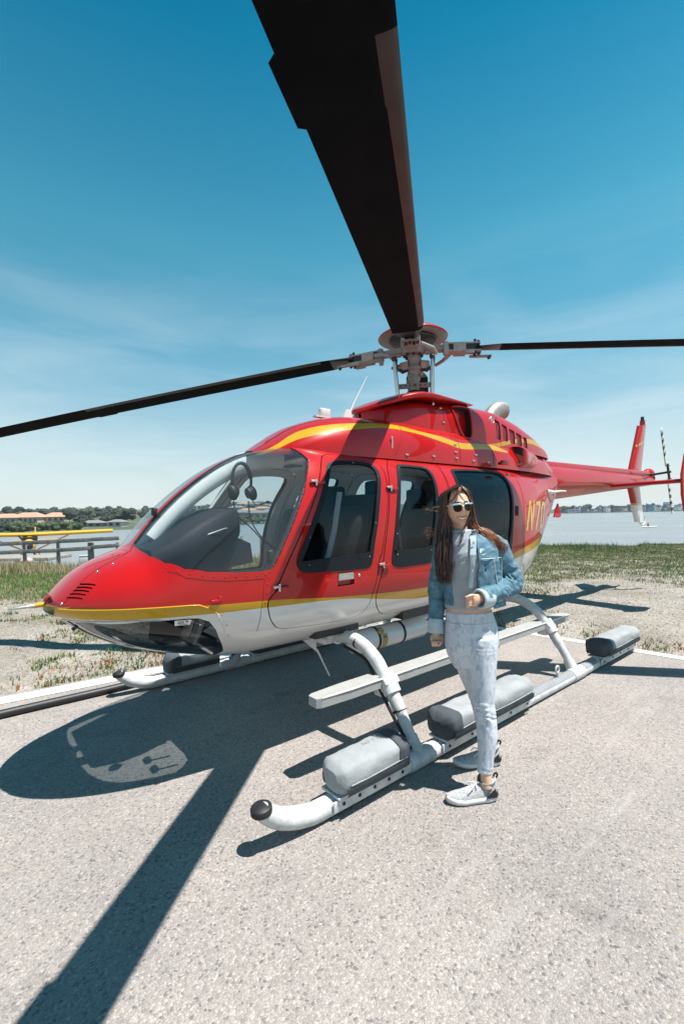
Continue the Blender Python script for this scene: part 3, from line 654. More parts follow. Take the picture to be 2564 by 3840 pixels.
# pitot on the nose
b = MB(); b.tube([(3.20, 0, 1.077), (3.262, 0, 1.074)], .014, 12, 0); b.tube([(3.262, 0, 1.074), (3.285, 0, 1.073)], .0115, 12, 1); b.tube([(3.285, 0, 1.073), (3.37, 0, 1.071), (3.385, 0, 1.071)], [.009, .007, .004], 12, 2); b.build('pitot_tube', [YEL, ALU, STEEL], heli)
b = MB(); b.box((3.07, .05, .925), (.035, .022, .02), Matrix.Rotation(.7, 3, 'Y'), bev=.004); b.build('chin_bracket', DKMET, heli)
# mirror or lamp on the windscreen post
b = MB(); b.box((2.60, .03, 1.60), (.03, .05, .055), bev=.01); b.tube([(2.60, .03, 1.56), (2.57, .0, 1.575)], .006, 8); b.build('post_compass', BLK, heli)
# wire cutter on the roof
b = MB()
for sd in (0,): b.prism([(1.98, .012, 2.03), (1.80, .012, 2.10), (1.72, .012, 2.20), (1.70, .012, 2.11)], (0, -.024, 0))
# ------------------------------------------------------------------ tail
b = MB(); n = 26; rings = []
for i in range(n):
    t = i / (n - 1); x = -2.50 - 4.55 * t; r = .262 * (1 - t) + .092 * t; zc = 1.935 + .165 * t
    rings.append([(x, r * math.cos(k * 2 * math.pi / 28), zc + r * math.sin(k * 2 * math.pi / 28)) for k in range(28)])
b.loft(rings); b.build('tail_boom', RED, heli)
b = MB(); rings = []
for i in range(20):
    t = i / 19; x = -2.35 - 4.55 * t; zb_ = 2.14 + .03 * t; w = .11 * (1 - t) + .065 * t; zt_ = 2.235 + .05 * t
    rings.append([(x, w, zb_ - .02), (x, w, zt_ - .03), (x, w * .75, zt_ - .006), (x, 0, zt_), (x, -w * .75, zt_ - .006), (x, -w, zt_ - .03), (x, -w, zb_ - .02)])
b.loft(rings, True, True, 0, True); b.build('drive_shaft_cover', RED, heli)
b = MB(); b.ball((-7.0, .0, 2.23), (.20, .10, .115), 20, 12); b.lathe([(.10, 0), (.095, .05), (.04, .08)], 18, 0, (-1, 0, 0), (-7.03, 0, 2.15)); b.build('gearbox_cover', RED, heli)
def foil(b, pts_le, pts_te, th, mi=0, n=8, cls=None):
    # symmetric aerofoil blade lofted between leading and trailing edge polylines; thickness along given axis
    ax = Vector(th); rings = []
    for le, te in zip(pts_le, pts_te):
        le, te = Vector(le), Vector(te); ring = []
        for k in range(n + 1):
            u = k / n; ring.append(le.lerp(te, u) + ax * (1.2 * (math.sqrt(u) - u) * 1.6 + .06 * (1 - u) * 0))
        for k in range(n - 1, 0, -1):
            u = k / n; ring.append(le.lerp(te, u) - ax * (1.2 * (math.sqrt(u) - u) * 1.6))
        rings.append(ring)
    return b.loft(rings, True, True, mi, True)
fin = empty('tail_fin', (0, 0, 0), 0, heli)
def lerp3(a, b_, t): return tuple(a[i] + (b_[i] - a[i]) * t for i in range(3))
FY = -.12
LEb, TEb, LEt, TEt = (-6.226, FY, 2.20), (-6.93, FY, 2.20), (-6.869, FY, 3.21), (-7.32, FY, 3.27)
b = MB(); foil(b, [lerp3(LEb, LEt, t) for t in (0, .25, .5, .75, .97, 1)], [lerp3(TEb, TEt, t) for t in (0, .25, .5, .75, .97, 1)], (0, .11, 0)); upf = b.build('upper_fin', RED, fin)
b = MB(); b.tube([(-7.10, FY, 3.22), (-7.10, FY, 3.33)], .05, 12); b.tube([(-7.10, FY, 3.33), (-7.10, FY, 3.41)], [.035, .03], 12, 1); b.build('beacon_lamp', [RED, DKMET], fin)
LEb, TEb, LEt, TEt = (-6.19, FY, 2.02), (-6.86, FY, 2.02), (-6.60, FY, 1.29), (-7.06, FY, 1.27)
def lowfin(t0, t1, m, nm):
    b = MB(); ts = np.linspace(t0, t1, 5); foil(b, [lerp3(LEb, LEt, t) for t in ts], [lerp3(TEb, TEt, t) for t in ts], (0, .10, 0)); b.build(nm, m, fin)
lowfin(0, .50, RED, 'lower_fin'); lowfin(.5002, .55, YEL, 'fin_stripe'); lowfin(.5502, 1, WHT, 'lower_fin_tip')
# yellow zig-zag stripe on the upper fin, standing a hair proud
b = MB()
LE0, TE0, LE1, TE1 = (-6.226, FY, 2.20), (-6.93, FY, 2.20), (-6.869, FY, 3.21), (-7.32, FY, 3.27)
def finp(u, v):
    le, te = lerp3(LE0, LE1, v), lerp3(TE0, TE1, v); p = Vector(lerp3(le, te, u)); p.y += .11 * 1.92 * (math.sqrt(u) - u) + .0025; return p
zz = [(.02, .54), (.2, .57), (.45, .60), (.60, .63), (.72, .72), (.85, .755), (.985, .77)]
for i in range(len(zz) - 1):
    (u0, v0), (u1, v1) = zz[i], zz[i + 1]; b.add([finp(u0, v0), finp(u1, v1), finp(u1, v1 + .05), finp(u0, v0 + .05)], [(0, 1, 2, 3)], 0, True)
b.build('fin_stripe', YEL, fin)
b = MB(); b.tube(catmull([(-6.75, FY, 1.30), (-6.95, FY, 1.22), (-7.10, FY, 1.26), (-7.16, FY, 1.40)], 5), .014, 8); b.build('tail_skid', WHT, fin)
stab = empty('horizontal_stabiliser', (0, 0, 0), 0, heli)
for sd in (1, -1):
    b = MB(); foil(b, [(-4.64, sd * y, 1.93 + .02 * abs(y)) for y in (.1, .6, 1.11)], [(-5.10, sd * y, 1.955 + .02 * abs(y)) for y in (.1, .6, 1.11)], (0, 0, .07)); b.build('stabiliser_half', RED, stab)
    b = MB(); foil(b, [(-4.72, sd * 1.12, 1.50), (-4.58, sd * 1.12, 1.75), (-4.58, sd * 1.12, 2.05), (-4.80, sd * 1.12, 2.37)], [(-5.05, sd * 1.12, 1.48), (-5.12, sd * 1.12, 1.75), (-5.14, sd * 1.12, 2.05), (-5.10, sd * 1.12, 2.38)], (0, .045, 0)); b.build('end_plate', RED, stab)
tr = empty('tail_rotor', (0, 0, 0), 0, heli)
TRC = Vector((-6.82, .36, 2.24)); ax = (Vector((-6.554, .35, 3.029)) - Vector((-7.122, .35, 1.439))).normalized()
b = MB(); b.tube([(-6.85, .05, 2.2), (-6.82, .42, 2.24)], .022, 10); b.tube([TRC + Vector((-.09, .03, 0)), TRC + Vector((.09, .03, 0))], .018, 8); b.tube([TRC - ax * .16 + Vector((0, .02, 0)), TRC + ax * .16 + Vector((0, .02, 0))], .022, 8)
for s1 in (1, -1): b.tube([TRC + ax * .13 * s1 + Vector((-.08, .03, 0)), TRC + ax * .13 * s1 + Vector((.08, .03, 0))], .008, 6)
b.build('tail_rotor_hub', DKMET, tr)
WSTR, BSTR = mat('tail blade white', (.55, .54, .5), .5), mat('tail blade blue', (.02, .035, .05), .5)
for s1 in (1, -1):
    b = MB(); perp = Vector((ax.z, 0, -ax.x))
    ks = np.linspace(.12, .835, 12)
    for i in range(11):
        r0, r1 = ks[i], ks[i + 1]; sk = .03
        le0, te0 = TRC + ax * s1 * r0 + perp * .065, TRC + ax * s1 * (r0 + sk) - perp * .065
        le1, te1 = TRC + ax * s1 * r1 + perp * .065, TRC + ax * s1 * (r1 + sk) - perp * .065
        foil(b, [le0, le1], [te0, te1], (0, .022, 0), i % 2 if i > 1 else 0, 6)
    b.build('tail_rotor_blade', [WSTR, BSTR], tr)
b = MB(); b.prism([(-2.78, .14, 1.645), (-2.655, .14, 1.46), (-2.80, .14, 1.45), (-2.86, .14, 1.475)], (0, .02, 0)); b.build('ventral_flag', RED, heli)
b = MB(); b.tube([(-2.04, .36, 1.79), (-2.18, .36, 1.785)], .028, 10); b.tube([(-2.14, .36, 1.78), (-2.40, .36, 1.80), (-2.57, .36, 1.803)], [.016, .014, .010], 8); b.tube([(-2.09, .37, 1.79), (-2.09, .37, 1.72)], [.03, .012], 8); b.tube([(-2.24, .36, 1.79), (-2.24, .36, 1.73)], [.028, .012], 8); b.build('towel_bar_antenna', WHT, heli)
# ------------------------------------------------------------------ main rotor
AZ0 = math.atan2(3.1344, 3.5867) + R(-2.426)
MASTX, HUBZ = -.011, 3.2338
def rotor_pt(k, r, n=0., dz=0.):
    a = AZ0 + k * math.pi / 2; t = Vector((math.cos(a), math.sin(a), 0)); q = Vector((-t.y, t.x, 0))
    sl = .1174 if k == 0 else .081
    z = HUBZ - sl * r - .00217 * r * r - r * (.046 * t.x + .0084 * t.y)
    return Vector((MASTX, 0, z + dz)) + t * r + q * n
def blade_mesh(k, parent):
    us = [0, .015, .05, .10, .17, .25, .40, .60, .80, .95, 1.0]
    th = lambda u: .6 * (1.2 * (math.sqrt(u) - u) + .25 * u * (1 - u))
    rs = [.62, .66, .72, .78, .85, .95, 1.1, 1.4, 1.8, 2.2, 2.6, 2.8, 3.2, 3.5, 3.535, 3.55, 3.65, 3.77, 3.78, 3.80, 4.1, 4.5, 4.9, 5.2, 5.33]
    V, F, MI = [], [], []; n = 2 * len(us) - 2
    for r in rs:
        le = .135 - .055 * max(0, 1 - (r - .62) / .42) ** 1.3
        te = -.135 + (.062 * max(0, (.84 - r) / .22))
        if 3.54 < r < 3.785: te -= .021
        if r > 5.2: le -= .04
        c = le - te; thk = .034 if r > 1 else .034 + .045 * (1 - (r - .62) / .38)
        pit = math.tan(R(5.5))
        ring = [(u, 1) for u in us] + [(u, -1) for u in us[-2:0:-1]]
        for u, s in ring:
            nn = le - u * c; V.append(rotor_pt(k, r, nn, s * thk * th(u) * 1.1 + (nn - .02) * pit))
    for i in range(len(rs) - 1):
        for j in range(n):
            F.append((i * n + j, i * n + (j + 1) % n, (i + 1) * n + (j + 1) % n, (i + 1) * n + j))
            jj = j if j < len(us) - 1 else n - 1 - j
            rm = (rs[i] + rs[i + 1]) / 2
            MI.append(2 if rm < .82 else (1 if (jj < 4 and 1.0 < rm < 3.775) else 0))
    F += [tuple(reversed(range(n))), tuple(range((len(rs) - 1) * n, len(rs) * n))]; MI += [2, 0]
    me = bpy.data.meshes.new('rotor_blade'); me.from_pydata([tuple(v) for v in V], [], F)
    for m in (BLADE, ABRADE, BLADEB): me.materials.append(m)
    me.polygons.foreach_set('material_index', MI); me.polygons.foreach_set('use_smooth', [True] * len(F))
    bm = bmesh.new(); bm.from_mesh(me); bmesh.ops.recalc_face_normals(bm, faces=bm.faces)
    for e in bm.edges:
        if len(e.link_faces) == 2 and e.calc_face_angle(0) > .6: e.smooth = False
    bm.to_mesh(me); bm.free()
    return link('rotor_blade', me, parent)
def rbox(b, k, r0, r1, n0, n1, z0, z1, mi=0, taper=1.):
    vs = []
    for r, tp in ((r0, 1.), (r1, taper)):
        m = (n0 + n1) / 2
        for n_ in (m + (n0 - m) * tp, m + (n1 - m) * tp):
            for z in (z0, z1): vs.append(rotor_pt(k, r, n_, z))
    b.add(vs, [(0, 1, 3, 2), (4, 6, 7, 5), (0, 4, 5, 1), (2, 3, 7, 6), (0, 2, 6, 4), (1, 5, 7, 3)], mi)
blades = []
for k in range(4):
    bl = blade_mesh(k, heli); blades.append(bl)
    g = MB()
    # upper and lower grip plates, bolts, pitch horn and damper block
    rbox(g, k, .30, .66, -.060, .060, .026, .040, 0, .92); rbox(g, k, .30, .67, -.060, .060, -.050, -.034, 0, .92); rbox(g, k, .36, .60, -.045, .045, -.034, .026, 2, .9)
    rbox(g, k, .31, .35, -.075, .075, -.085, .046, 1); rbox(g, k, .40, .52, -.088, -.072, -.058, .03, 1); rbox(g, k, .40, .52, .072, .088, -.058, .03, 1)
    rbox(g, k, .50, .60, -.085, -.065, -.075, -.045, 1); rbox(g, k, .56, .76, .050, .062, -.075, -.058, 0); rbox(g, k, .56, .76, .078, .090, -.075, -.058, 0); rbox(g, k, .745, .775, .050, .090, -.075, -.058, 0)
    for r_, n_ in ((.61, -.035), (.61, .035), (.645, 0)):
        g.tube([rotor_pt(k, r_, n_, -.075), rotor_pt(k, r_, n_, .07)], .014, 10, 2)
    g.ball(rotor_pt(k, .75, .07, -.082), .018, 10, 6, 2); g.ball(rotor_pt(k, .45, 0, -.01), (.05, .05, .03), 12, 8, 2)
    g.tube([rotor_pt(k, .38, .085, -.02), rotor_pt(k, .30, .20, -.06), rotor_pt(k, .22, .23, -.10)], [.022, .02, .018], 8, 1)
    g.build('blade_grip', [PRIMER, PRIMER, DKMET], heli)
hub = empty('rotor_hub', (0, 0, 0), 0, heli)
b = MB()
for k in range(4):
    rbox(b, k, .05, .36, -.055, .055, -.028, .022, 0, .85)
    rbox(b, k, .12, .24, -.035, .035, -.05, -.028, 1)
b.lathe([(.10, -.06), (.12, -.05), (.12, .03), (.10, .05), (.06, .09)], 24, 0, (0, 0, 1), (MASTX, 0, HUBZ))
for k in range(8):
    a = k * math.pi / 4; b.tube([(MASTX + .09 * math.cos(a), .09 * math.sin(a), HUBZ - .085), (MASTX + .09 * math.cos(a), .09 * math.sin(a), HUBZ - .05)], .013, 8, 2)
b.build('hub_yoke', [PRIMER, PRIMER, DKMET], hub)
b = MB(); b.lathe([(.042, 2.55), (.042, 2.80), (.048, 2.82), (.048, 2.90), (.055, 2.92), (.058, 2.94), (.040, 2.95), (.038, 3.02), (.070, 3.03), (.072, 3.05), (.048, 3.06), (.052, 3.10), (.064, 3.16), (.070, 3.19)], 24, 0, None, (-.03, 0, 0)); b.build('mast', PRIMER, hub)
b = MB()
b.lathe([(.0, .085), (.16, .075), (.30, .035), (.350, .0), (.356, -.012), (.350, -.016)], 40, 0, None, (MASTX, 0, 3.352)); 
b.build('hub_cover', RED, hub)
b = MB(); b.lathe([(.349, -.012), (.33, -.004), (.27, .012), (.12, .03), (.0, .03)], 40, 0, None, (MASTX, 0, 3.345))
for k in range(4):
    a = AZ0 + math.pi / 4 + k * math.pi / 2; c = Vector((math.cos(a), math.sin(a), 0)); b.box(Vector((MASTX, 0, 3.352)) + c * .22, (.10, .05, .02), Matrix.Rotation(a, 3, 'Z'), 1); b.box(Vector((MASTX, 0, 3.355)) + c * .30, (.02, .16, .012), Matrix.Rotation(a, 3, 'Z'), 1)
b.lathe([(.22, -.045), (.24, -.04), (.24, -.015), (.20, -.01)], 32, 1, None, (MASTX, 0, 3.345))
b.build('hub_cover_underside', [PRIMER, DKMET], hub)
for k in range(4):
    a = AZ0 + R(47) + k * math.pi / 2; c = Vector((math.cos(a), math.sin(a), 0)); b = MB()
    p0, p1 = Vector((-.04, 0, 2.58)) + c * .235, Vector((MASTX, 0, 3.085)) + c * .262
    b.tube([p0, p0.lerp(p1, .1), p0.lerp(p1, .85), p1], [.012, .019, .019, .012], 10, 0); b.tube([p0.lerp(p1, .86), p1], .014, 8, 1); b.ball(p1, .028, 10, 6, 1); b.build('pitch_link', [STEEL, DKMET], hub)
b = MB()
a = AZ0 + R(90)
u = Vector((math.cos(a), math.sin(a), 0)); w = Vector((u.y, -u.x, 0))
b.box(Vector((-.04, 0, 2.865)), (.36, .03, .05), Matrix.Rotation(a, 3, 'Z'), 0, .006)
b.box(Vector((-.04, 0, 2.865)), (.03, .30, .04), Matrix.Rotation(a, 3, 'Z'), 0, .006)
for k in range(-3, 4): b.tube([Vector((-.04, 0, 2.865)) + u * .05 * k - w * .018, Vector((-.04, 0, 2.865)) + u * .05 * k + w * .018], .009, 8, 1)
b.lathe([(.14, 2.66), (.15, 2.72), (.13, 2.76), (.09, 2.80)], 24, 1, None, (-.04, 0, 0))
b.lathe([(.20, 2.62), (.22, 2.64), (.22, 2.69), (.18, 2.70)], 28, 1, None, (-.04, 0, 0))
for s in (1, -1):
    q = Vector((-.03, 0, 3.03)); b.tube([q + u * .06 * s, q + u * .12 * s + Vector((0, 0, -.02)), q + u * .19 * s + Vector((0, 0, .03)), q + u * .19 * s + Vector((0, 0, .12))], [.016, .018, .016, .02], 8, 1)
    b.box(q + u * .10 * s + w * -.02 + Vector((0, 0, .045)), (.10, .05, .09), Matrix.Rotation(a + .5 * s, 3, 'Z'), 2, .012)
b.build('swashplate', [PRIMER, DKMET, mat('hub tan fitting', (.46, .33, .26), .5, var=.3, vscale=20)], hub)
# ------------------------------------------------------------------ landing gear
TY = 1.233
gear = {}
for sd in (1, -1):
    sk = empty('landing_skid', (0, 0, 0), 0, heli)
    b = MB()
    path = catmull([(-2.16, sd * TY, .068), (-1.0, sd * TY, .052), (0, sd * TY, .052), (1.2, sd * TY, .052), (2.10, sd * TY, .052), (2.28, sd * TY, .064), (2.42, sd * TY, .112), (2.50, sd * TY, .170), (2.525, sd * TY, .195)], 6)
    b.tube(path, [.052] * (len(path) - 16) + [.051, .051, .050, .050, .049, .048, .047, .046, .045, .044, .043, .042, .041, .040, .039, .038], 18)
    b.build('skid_tube', SKIDW, sk)
    b = MB(); ax_ = Vector((.10, 0, 1)).normalized(); b.lathe([(.040, -.006), (.048, .0), (.051, .005), (.051, .028), (.048, .033), (.0, .034)], 26, 0, ax_, (2.522, sd * TY, .180)); b.build('toe_cap', BLK, sk)
    b = MB()
    # wear shoe and grey tread strip along the tube
    b.box((.2, sd * TY, .005), (3.9, .05, .010), mi=0, bev=.003); b.build('wear_shoe', DKMET, sk)
    b = MB()
    rr = [[(x, sd * (TY + .0535 * math.cos(a)), .052 + .0535 * math.sin(a)) for a in np.linspace(.5, 2.64, 9)] for x in (-1.15, -.75, .0, .10)]
    b.loft(rr, False, False, 0, True); b.build('tread_strip', SKIDG, sk)['kind'] = 'stuff'
    gear[sd] = sk
def float_bag(x0, x1, sd, caps, parent):
    root = empty('float_bag', (0, 0, 0), 0, parent)
    n = 22; m = 30
    def ring(x, sc, grow=0., wr=0.):
        pts = []
        for k in range(m):
            a = 2 * math.pi * k / m; c, s = math.cos(a), math.sin(a)
            e = .62
            yy = (.108 + grow) * abs(c) ** e * (1 if c > 0 else -1) * (1 - .16 * (s < -.1) * min(1, (-s - .1) * 1.4))
            zz = (.080 + grow) * abs(s) ** e * (1 if s > 0 else -1)
            nz = noise.noise(Vector((x * 6, a * 1.4, x0 * 3 + sd))) * .011 + noise.noise(Vector((x * 19, a * 3, x0 * 5 + sd))) * .004 + wr * noise.noise(Vector((x * 22, a * 3.5, x0)))
            pts.append((x, sd * (TY + .006) + (yy + nz * c) * sc, .192 + (zz + nz * s) * (.25 + .75 * sc) - (1 - sc) * .02))
        return pts
    b = MB(); rings = []
    for i in range(n + 1):
        t = i / n; x = x0 + (x1 - x0) * t; d = min(t, 1 - t) * (x1 - x0)
        sc = 1 - .5 * max(0, 1 - d / .045) ** 2.2
        rings.append(ring(x, sc, 0, .006 if d < .08 else .001))
    b.loft(rings, True, True, 0, True); b.build('bag', CANVAS, root)
    # piping seam along the outboard shoulder and dark end covers
    b = MB()
    for s_ in (1, -1):
        b.tube([(x, sd * (TY + .006) + s_ * .1085, .178 + .003 * math.sin(x * 9)) for x in np.linspace(x0 + .05, x1 - .05, 24)], .004, 6)
    b.build('piping', CANVAS, root)['kind'] = 'stuff'
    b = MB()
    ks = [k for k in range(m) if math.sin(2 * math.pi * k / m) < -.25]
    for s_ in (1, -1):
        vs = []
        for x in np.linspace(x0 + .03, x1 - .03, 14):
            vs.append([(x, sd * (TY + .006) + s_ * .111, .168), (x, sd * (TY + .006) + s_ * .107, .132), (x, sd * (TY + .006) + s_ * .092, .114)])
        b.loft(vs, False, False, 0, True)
    b.build('gap_strip', CANVASD, root)['kind'] = 'stuff'  # dark strip standing for the black gap under the bag
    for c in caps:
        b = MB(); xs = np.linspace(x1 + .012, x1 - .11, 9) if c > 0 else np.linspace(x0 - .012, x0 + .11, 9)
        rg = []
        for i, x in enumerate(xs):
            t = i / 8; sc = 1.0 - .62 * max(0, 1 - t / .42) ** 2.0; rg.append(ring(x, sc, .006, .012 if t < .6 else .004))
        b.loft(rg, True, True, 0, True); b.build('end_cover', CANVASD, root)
    b = MB(); b.box(((x0 + x1) / 2, sd * (TY + .058), .068), (x1 - x0 + .05, .012, .055), bev=.003); b.box(((x0 + x1) / 2, sd * TY, .108), (x1 - x0, .15, .012), bev=.003)
    for x in np.linspace(x0 + .04, x1 - .04, 5): b.lathe([(.011, 0), (.008, .006)], 8, 1, (0, sd, 0), (x, sd * (TY + .064), .07))
    b.build('bag_bracket', [SKIDW, DKMET], root)
    return root
for sd in (1, -1):
    f1 = float_bag(1.60, 2.12, sd, (-1,) if sd > 0 else (1,), heli)
    f2 = float_bag(.19, 1.24, sd, (1,), heli); f3 = float_bag(-2.10, -1.20, sd, (1,), heli)
    if sd > 0: fb1 = f1
def text_obj(body, size, loc, xdir, up, m, parent, name='lettering', spacing=1.):
    cu_ = bpy.data.curves.new('t', 'FONT'); cu_.body = body; cu_.size = size; cu_.align_x = 'CENTER'; cu_.align_y = 'CENTER'; cu_.space_character = spacing; cu_.resolution_u = 2
    to = bpy.data.objects.new('t', cu_); C.objects.link(to); dg = bpy.context.evaluated_depsgraph_get(); me = bpy.data.meshes.new_from_object(to.evaluated_get(dg)); bpy.data.objects.remove(to)
    X = Vector(xdir).normalized(); U = Vector(up); U = (U - X * U.dot(X)).normalized(); Z = X.cross(U); Mx = Matrix((X, U, Z)).transposed().to_4x4(); Mx.translation = Vector(loc); me.transform(Mx)
    me.materials.clear(); me.materials.append(m); return link(name, me, parent)
text_obj('NO STEP', .036, (1.80, 1.215, .2775), (-1, 0, 0), (0, -1, 0), mat('faded stencil', (.25, .26, .27), .8), fb1)
kk = rotor_pt(1, .72, .02, 0); tdir = (rotor_pt(1, .9) - rotor_pt(1, .6)).normalized()
tn = Vector((cd.x, cd.y, 0)) * -1
# stencil on the root of the right-hand blade, on its forward face
LE1p = rotor_pt(1, .74, -.082, -.005)
for x, sd in ((1.43, 1), (1.43, -1), (-.75, 1), (-.75, -1)):
    b = MB(); fw_ = x > 0
    pts = [(x, 0, .655), (x, sd * .30, .655), (x, sd * .45, .653), (x, sd * .58, .668), (x, sd * .69, .662), (x, sd * .80, .622), (x, sd * .90, .548), (x, sd * .975, .455), (x, sd * 1.05, .350), (x, sd * 1.12, .245), (x, sd * 1.19, .13), (x, sd * 1.225, .07)]
    b.tube(catmull(pts, 4), [.046] * 25 + [.043] * 10 + [.036] * 10, 16)
    b.build('cross_tube', SKIDW, heli)
    b = MB(); b.tube([(x, sd * .44, .655), (x, sd * .475, .657)], .062, 18); b.box((x, sd * .42, .67), (.16, .10, .06), bev=.015); b.build('tube_clamp', WHT, heli)
    b = MB(); b.tube([(x, sd * 1.165, .165), (x, sd * 1.225, .055)], [.044, .058], 16); b.tube([(x - .11, sd * TY, .052), (x + .11, sd * TY, .052)], .0575, 18); b.build('skid_saddle', SKIDW, heli)
    if fw_:
        b = MB(); q = [(x + .01, sd * .55, .60), (x + .03, sd * .80, .56), (x + .05, sd * .93, .44), (x + .05, sd * 1.03, .32), (x + .04, sd * 1.13, .19), (x + .05, sd * 1.22, .115)]
        b.tube(catmull(q, 6), .011, 8); b.build('float_hose', BLK, heli)
        for tt, (yy, zz) in enumerate(((.70, .655), (1.085, .295))):
            b = MB(); dirv = Vector((0, sd * .55, -.83)) if tt else Vector((0, sd * .93, -.36)); p = Vector((x, sd * yy, zz)); b.tube([p - dirv * .008, p + dirv * .008], .0485 if tt == 0 else .044, 16); b.build('hose_strap', BLK, heli)
        b = MB(); p = Vector((x + .045, sd * 1.165, .165)); b.tube([p, p + Vector((0, sd * .025, -.045))], .015, 8); b.build('hose_tape', mat('teal tape', (.02, .28, .36), .5), heli)
    else:
        b = MB(); b.tube([(x + .35, sd * TY, .11), (x + .35, sd * TY, .15)], .012, 8); b.tube([(x + .35 + .03 * math.cos(a), sd * TY, .17 + .03 * math.sin(a)) for a in np.linspace(0, 6.2, 16)], .009, 6); b.build('tow_ring', SKIDW, heli)
for sd in (1, -1):
    b = MB(); w = .068
    prof = lambda x, k: [(x, sd * (.925 - w * k), .485), (x, sd * (.925 + w * k), .485), (x, sd * (.925 + w * k), .43), (x, sd * (.925 - w * k), .43)]
    b.loft([prof(2.0, .55), prof(1.97, .8), prof(1.75, 1), prof(-1.05, 1), prof(-1.2, .8), prof(-1.24, .5)], True, True, 0, False)
    st = b.build('boarding_step', STEPM, heli)
    b = MB(); b.tube([(1.97, sd * .977, .486), (1.75, sd * .993, .487), (-1.05, sd * .993, .487), (-1.2, sd * .979, .486)], .006, 8); b.build('step_edge', WHT, st)
    for x in (1.43, -.75):
        b = MB(); b.tube([(x, sd * .955, .492), (x, sd * 1.025, .388)], .060, 18); b.box((x, sd * .945, .425), (.11, .085, .13), bev=.01); b.box((x, sd * 1.0, .46), (.13, .05, .05), Matrix.Rotation(-.9 * sd, 3, 'X'), bev=.008); b.build('step_clamp', WHT, st)
# float gas bottle under the belly
gb = empty('gas_bottle', (0, 0, 0), 0, heli)
b = MB(); b.lathe([(.0, -.02), (.05, 0), (.08, .03), (.092, .07), (.092, .82), (.08, .86), (.05, .885), (0, .90)], 28, 0, (-1, 0, 0), (1.26, .40, .545)); b.build('bottle', WHT, gb)
for x in (1.01, .72): b = MB(); b.tube([(x + .012, .40, .545), (x - .012, .40, .545)], .0955, 28); b.build('bottle_strap', BLK, gb)
b = MB()
rr = [[(x, .40 + .0935 * math.cos(a), .545 + .0935 * math.sin(a)) for a in np.linspace(-1.1, .5, 9)] for x in (.985, .925)]; b.loft(rr, False, False, 0, True)
rr = [[(x, .40 + .0945 * math.cos(a), .545 + .0945 * math.sin(a)) for a in np.linspace(.1, .3, 4)] for x in (.972, .94)]; b.loft(rr, False, False, 1, True)
b.build('bottle_label', [mat('label ochre', (.40, .28, .09), .6), PLACK], gb)
b = MB(); b.lathe([(.03, 0), (.03, .03), (.024, .035)], 16, 0, (0, 1, .7), (.99, .455, .60)); b.build('pressure_gauge', mat('brass', (.45, .33, .12), .35, metal=.8), gb)
b = MB(); b.prism([(1.66, .352, .64), (1.54, .352, .64), (1.545, .352, .57), (1.525, .352, .52)], (0, -.012, 0)); b.tube([(1.535, .346, .55), (1.42, .346, .325)], [.008, .006], 8); b.build('belly_antenna', WHT, heli)
for x_, y_, z_ in ((1.43, .3, .625), (-.75, .3, .635), (1.43, -.3, .625)): b = MB(); b.box((x_, y_, z_), (.22, .30, .05), bev=.015); b.build('gear_fairing', WHT, heli)
# ------------------------------------------------------------------ cabin
fl = MB(); fl.box((.65, 0, .745), (2.8, .96, .03)); fl.box((2.16, 0, .76), (.3, .62, .03)); fl.build('cabin_floor', mat('cabin floor', (.05, .052, .055), .8), heli)
# inside trim of the centre post: a pale beam under the post
b = MB()
P1 = [onS(fus, x, math.pi / 2, -.075) for x in np.linspace(2.68, 1.60, 24)]
b.tube(P1, [(.048, .058 + .03 * i / 23) for i in range(24)], 14, up=(0, 0, 1)); b.build('post_trim', INT, heli)
for sd in (1, -1):
    b = MB(); pts = [Vector((x, y * .955 * sd, z)) for x, z in ((2.13, 1.24), (2.02, 1.42), (1.90, 1.63), (1.78, 1.82), (1.72, 1.93)) for y in [float(fus(x, float(phi_of(x, z)))[1])]]
    b.tube(pts, [(.022, .014)] * 5, 8); b.build('door_post_trim', INT if sd < 0 else DKMET, heli)
b = MB(); b.box((1.25, 0, 1.99), (.60, .80, .035), bev=.015); b.box((1.45, -.1, 1.97), (.12, .2, .02), bev=.008, mi=1); b.build('overhead_panel', [INT, DKMET], heli)
# instrument console and glare shield
b = MB()
def hood(x, y0, y1, z0, z1): return [(x, y0, z0), (x, y0, z1 - .04), (x, y0 + .05, z1), (x, (y0 + y1) / 2, z1 + .012), (x, y1 - .05, z1), (x, y1, z1 - .04), (x, y1, z0), (x, (y0 + y1) / 2, z0 - .02)]
b.loft([hood(2.70, -.35, .30, 1.28, 1.36), hood(2.55, -.40, .34, 1.26, 1.44), hood(2.40, -.45, .33, 1.28, 1.53), hood(2.22, -.50, .27, 1.32, 1.60), hood(2.06, -.52, .16, 1.42, 1.62), hood(1.98, -.50, .02, 1.45, 1.605)], True, True, 0, True)
b.build('glare_shield', DASH, heli)
b = MB()
b.loft([[(2.60, y, z) for y, z in ((-.36, 1.30), (.30, 1.30), (.22, 1.0), (-.20, 1.0))], [(2.04, y, z) for y, z in ((-.48, 1.46), (.10, 1.46), (.08, 1.36), (-.30, 1.36))]], True, True, 0, False)
b.prism([(2.52, .12, 1.32), (2.08, .12, 1.42), (1.95, .12, 1.36), (1.93, .12, 1.22), (2.10, .12, 1.20), (2.30, .12, 1.10), (2.35, .12, .74), (2.60, .12, .74)], (0, -.26, 0))
b.build('instrument_console', DASH, heli)
b = MB(); b.tube([(2.52, .33, 1.40), (2.25, .30, 1.475), (2.0, .06, 1.50)], .006, 6); b.build('glare_shield_strip', ALU, heli)  # pale metal strip along the glare shield edge
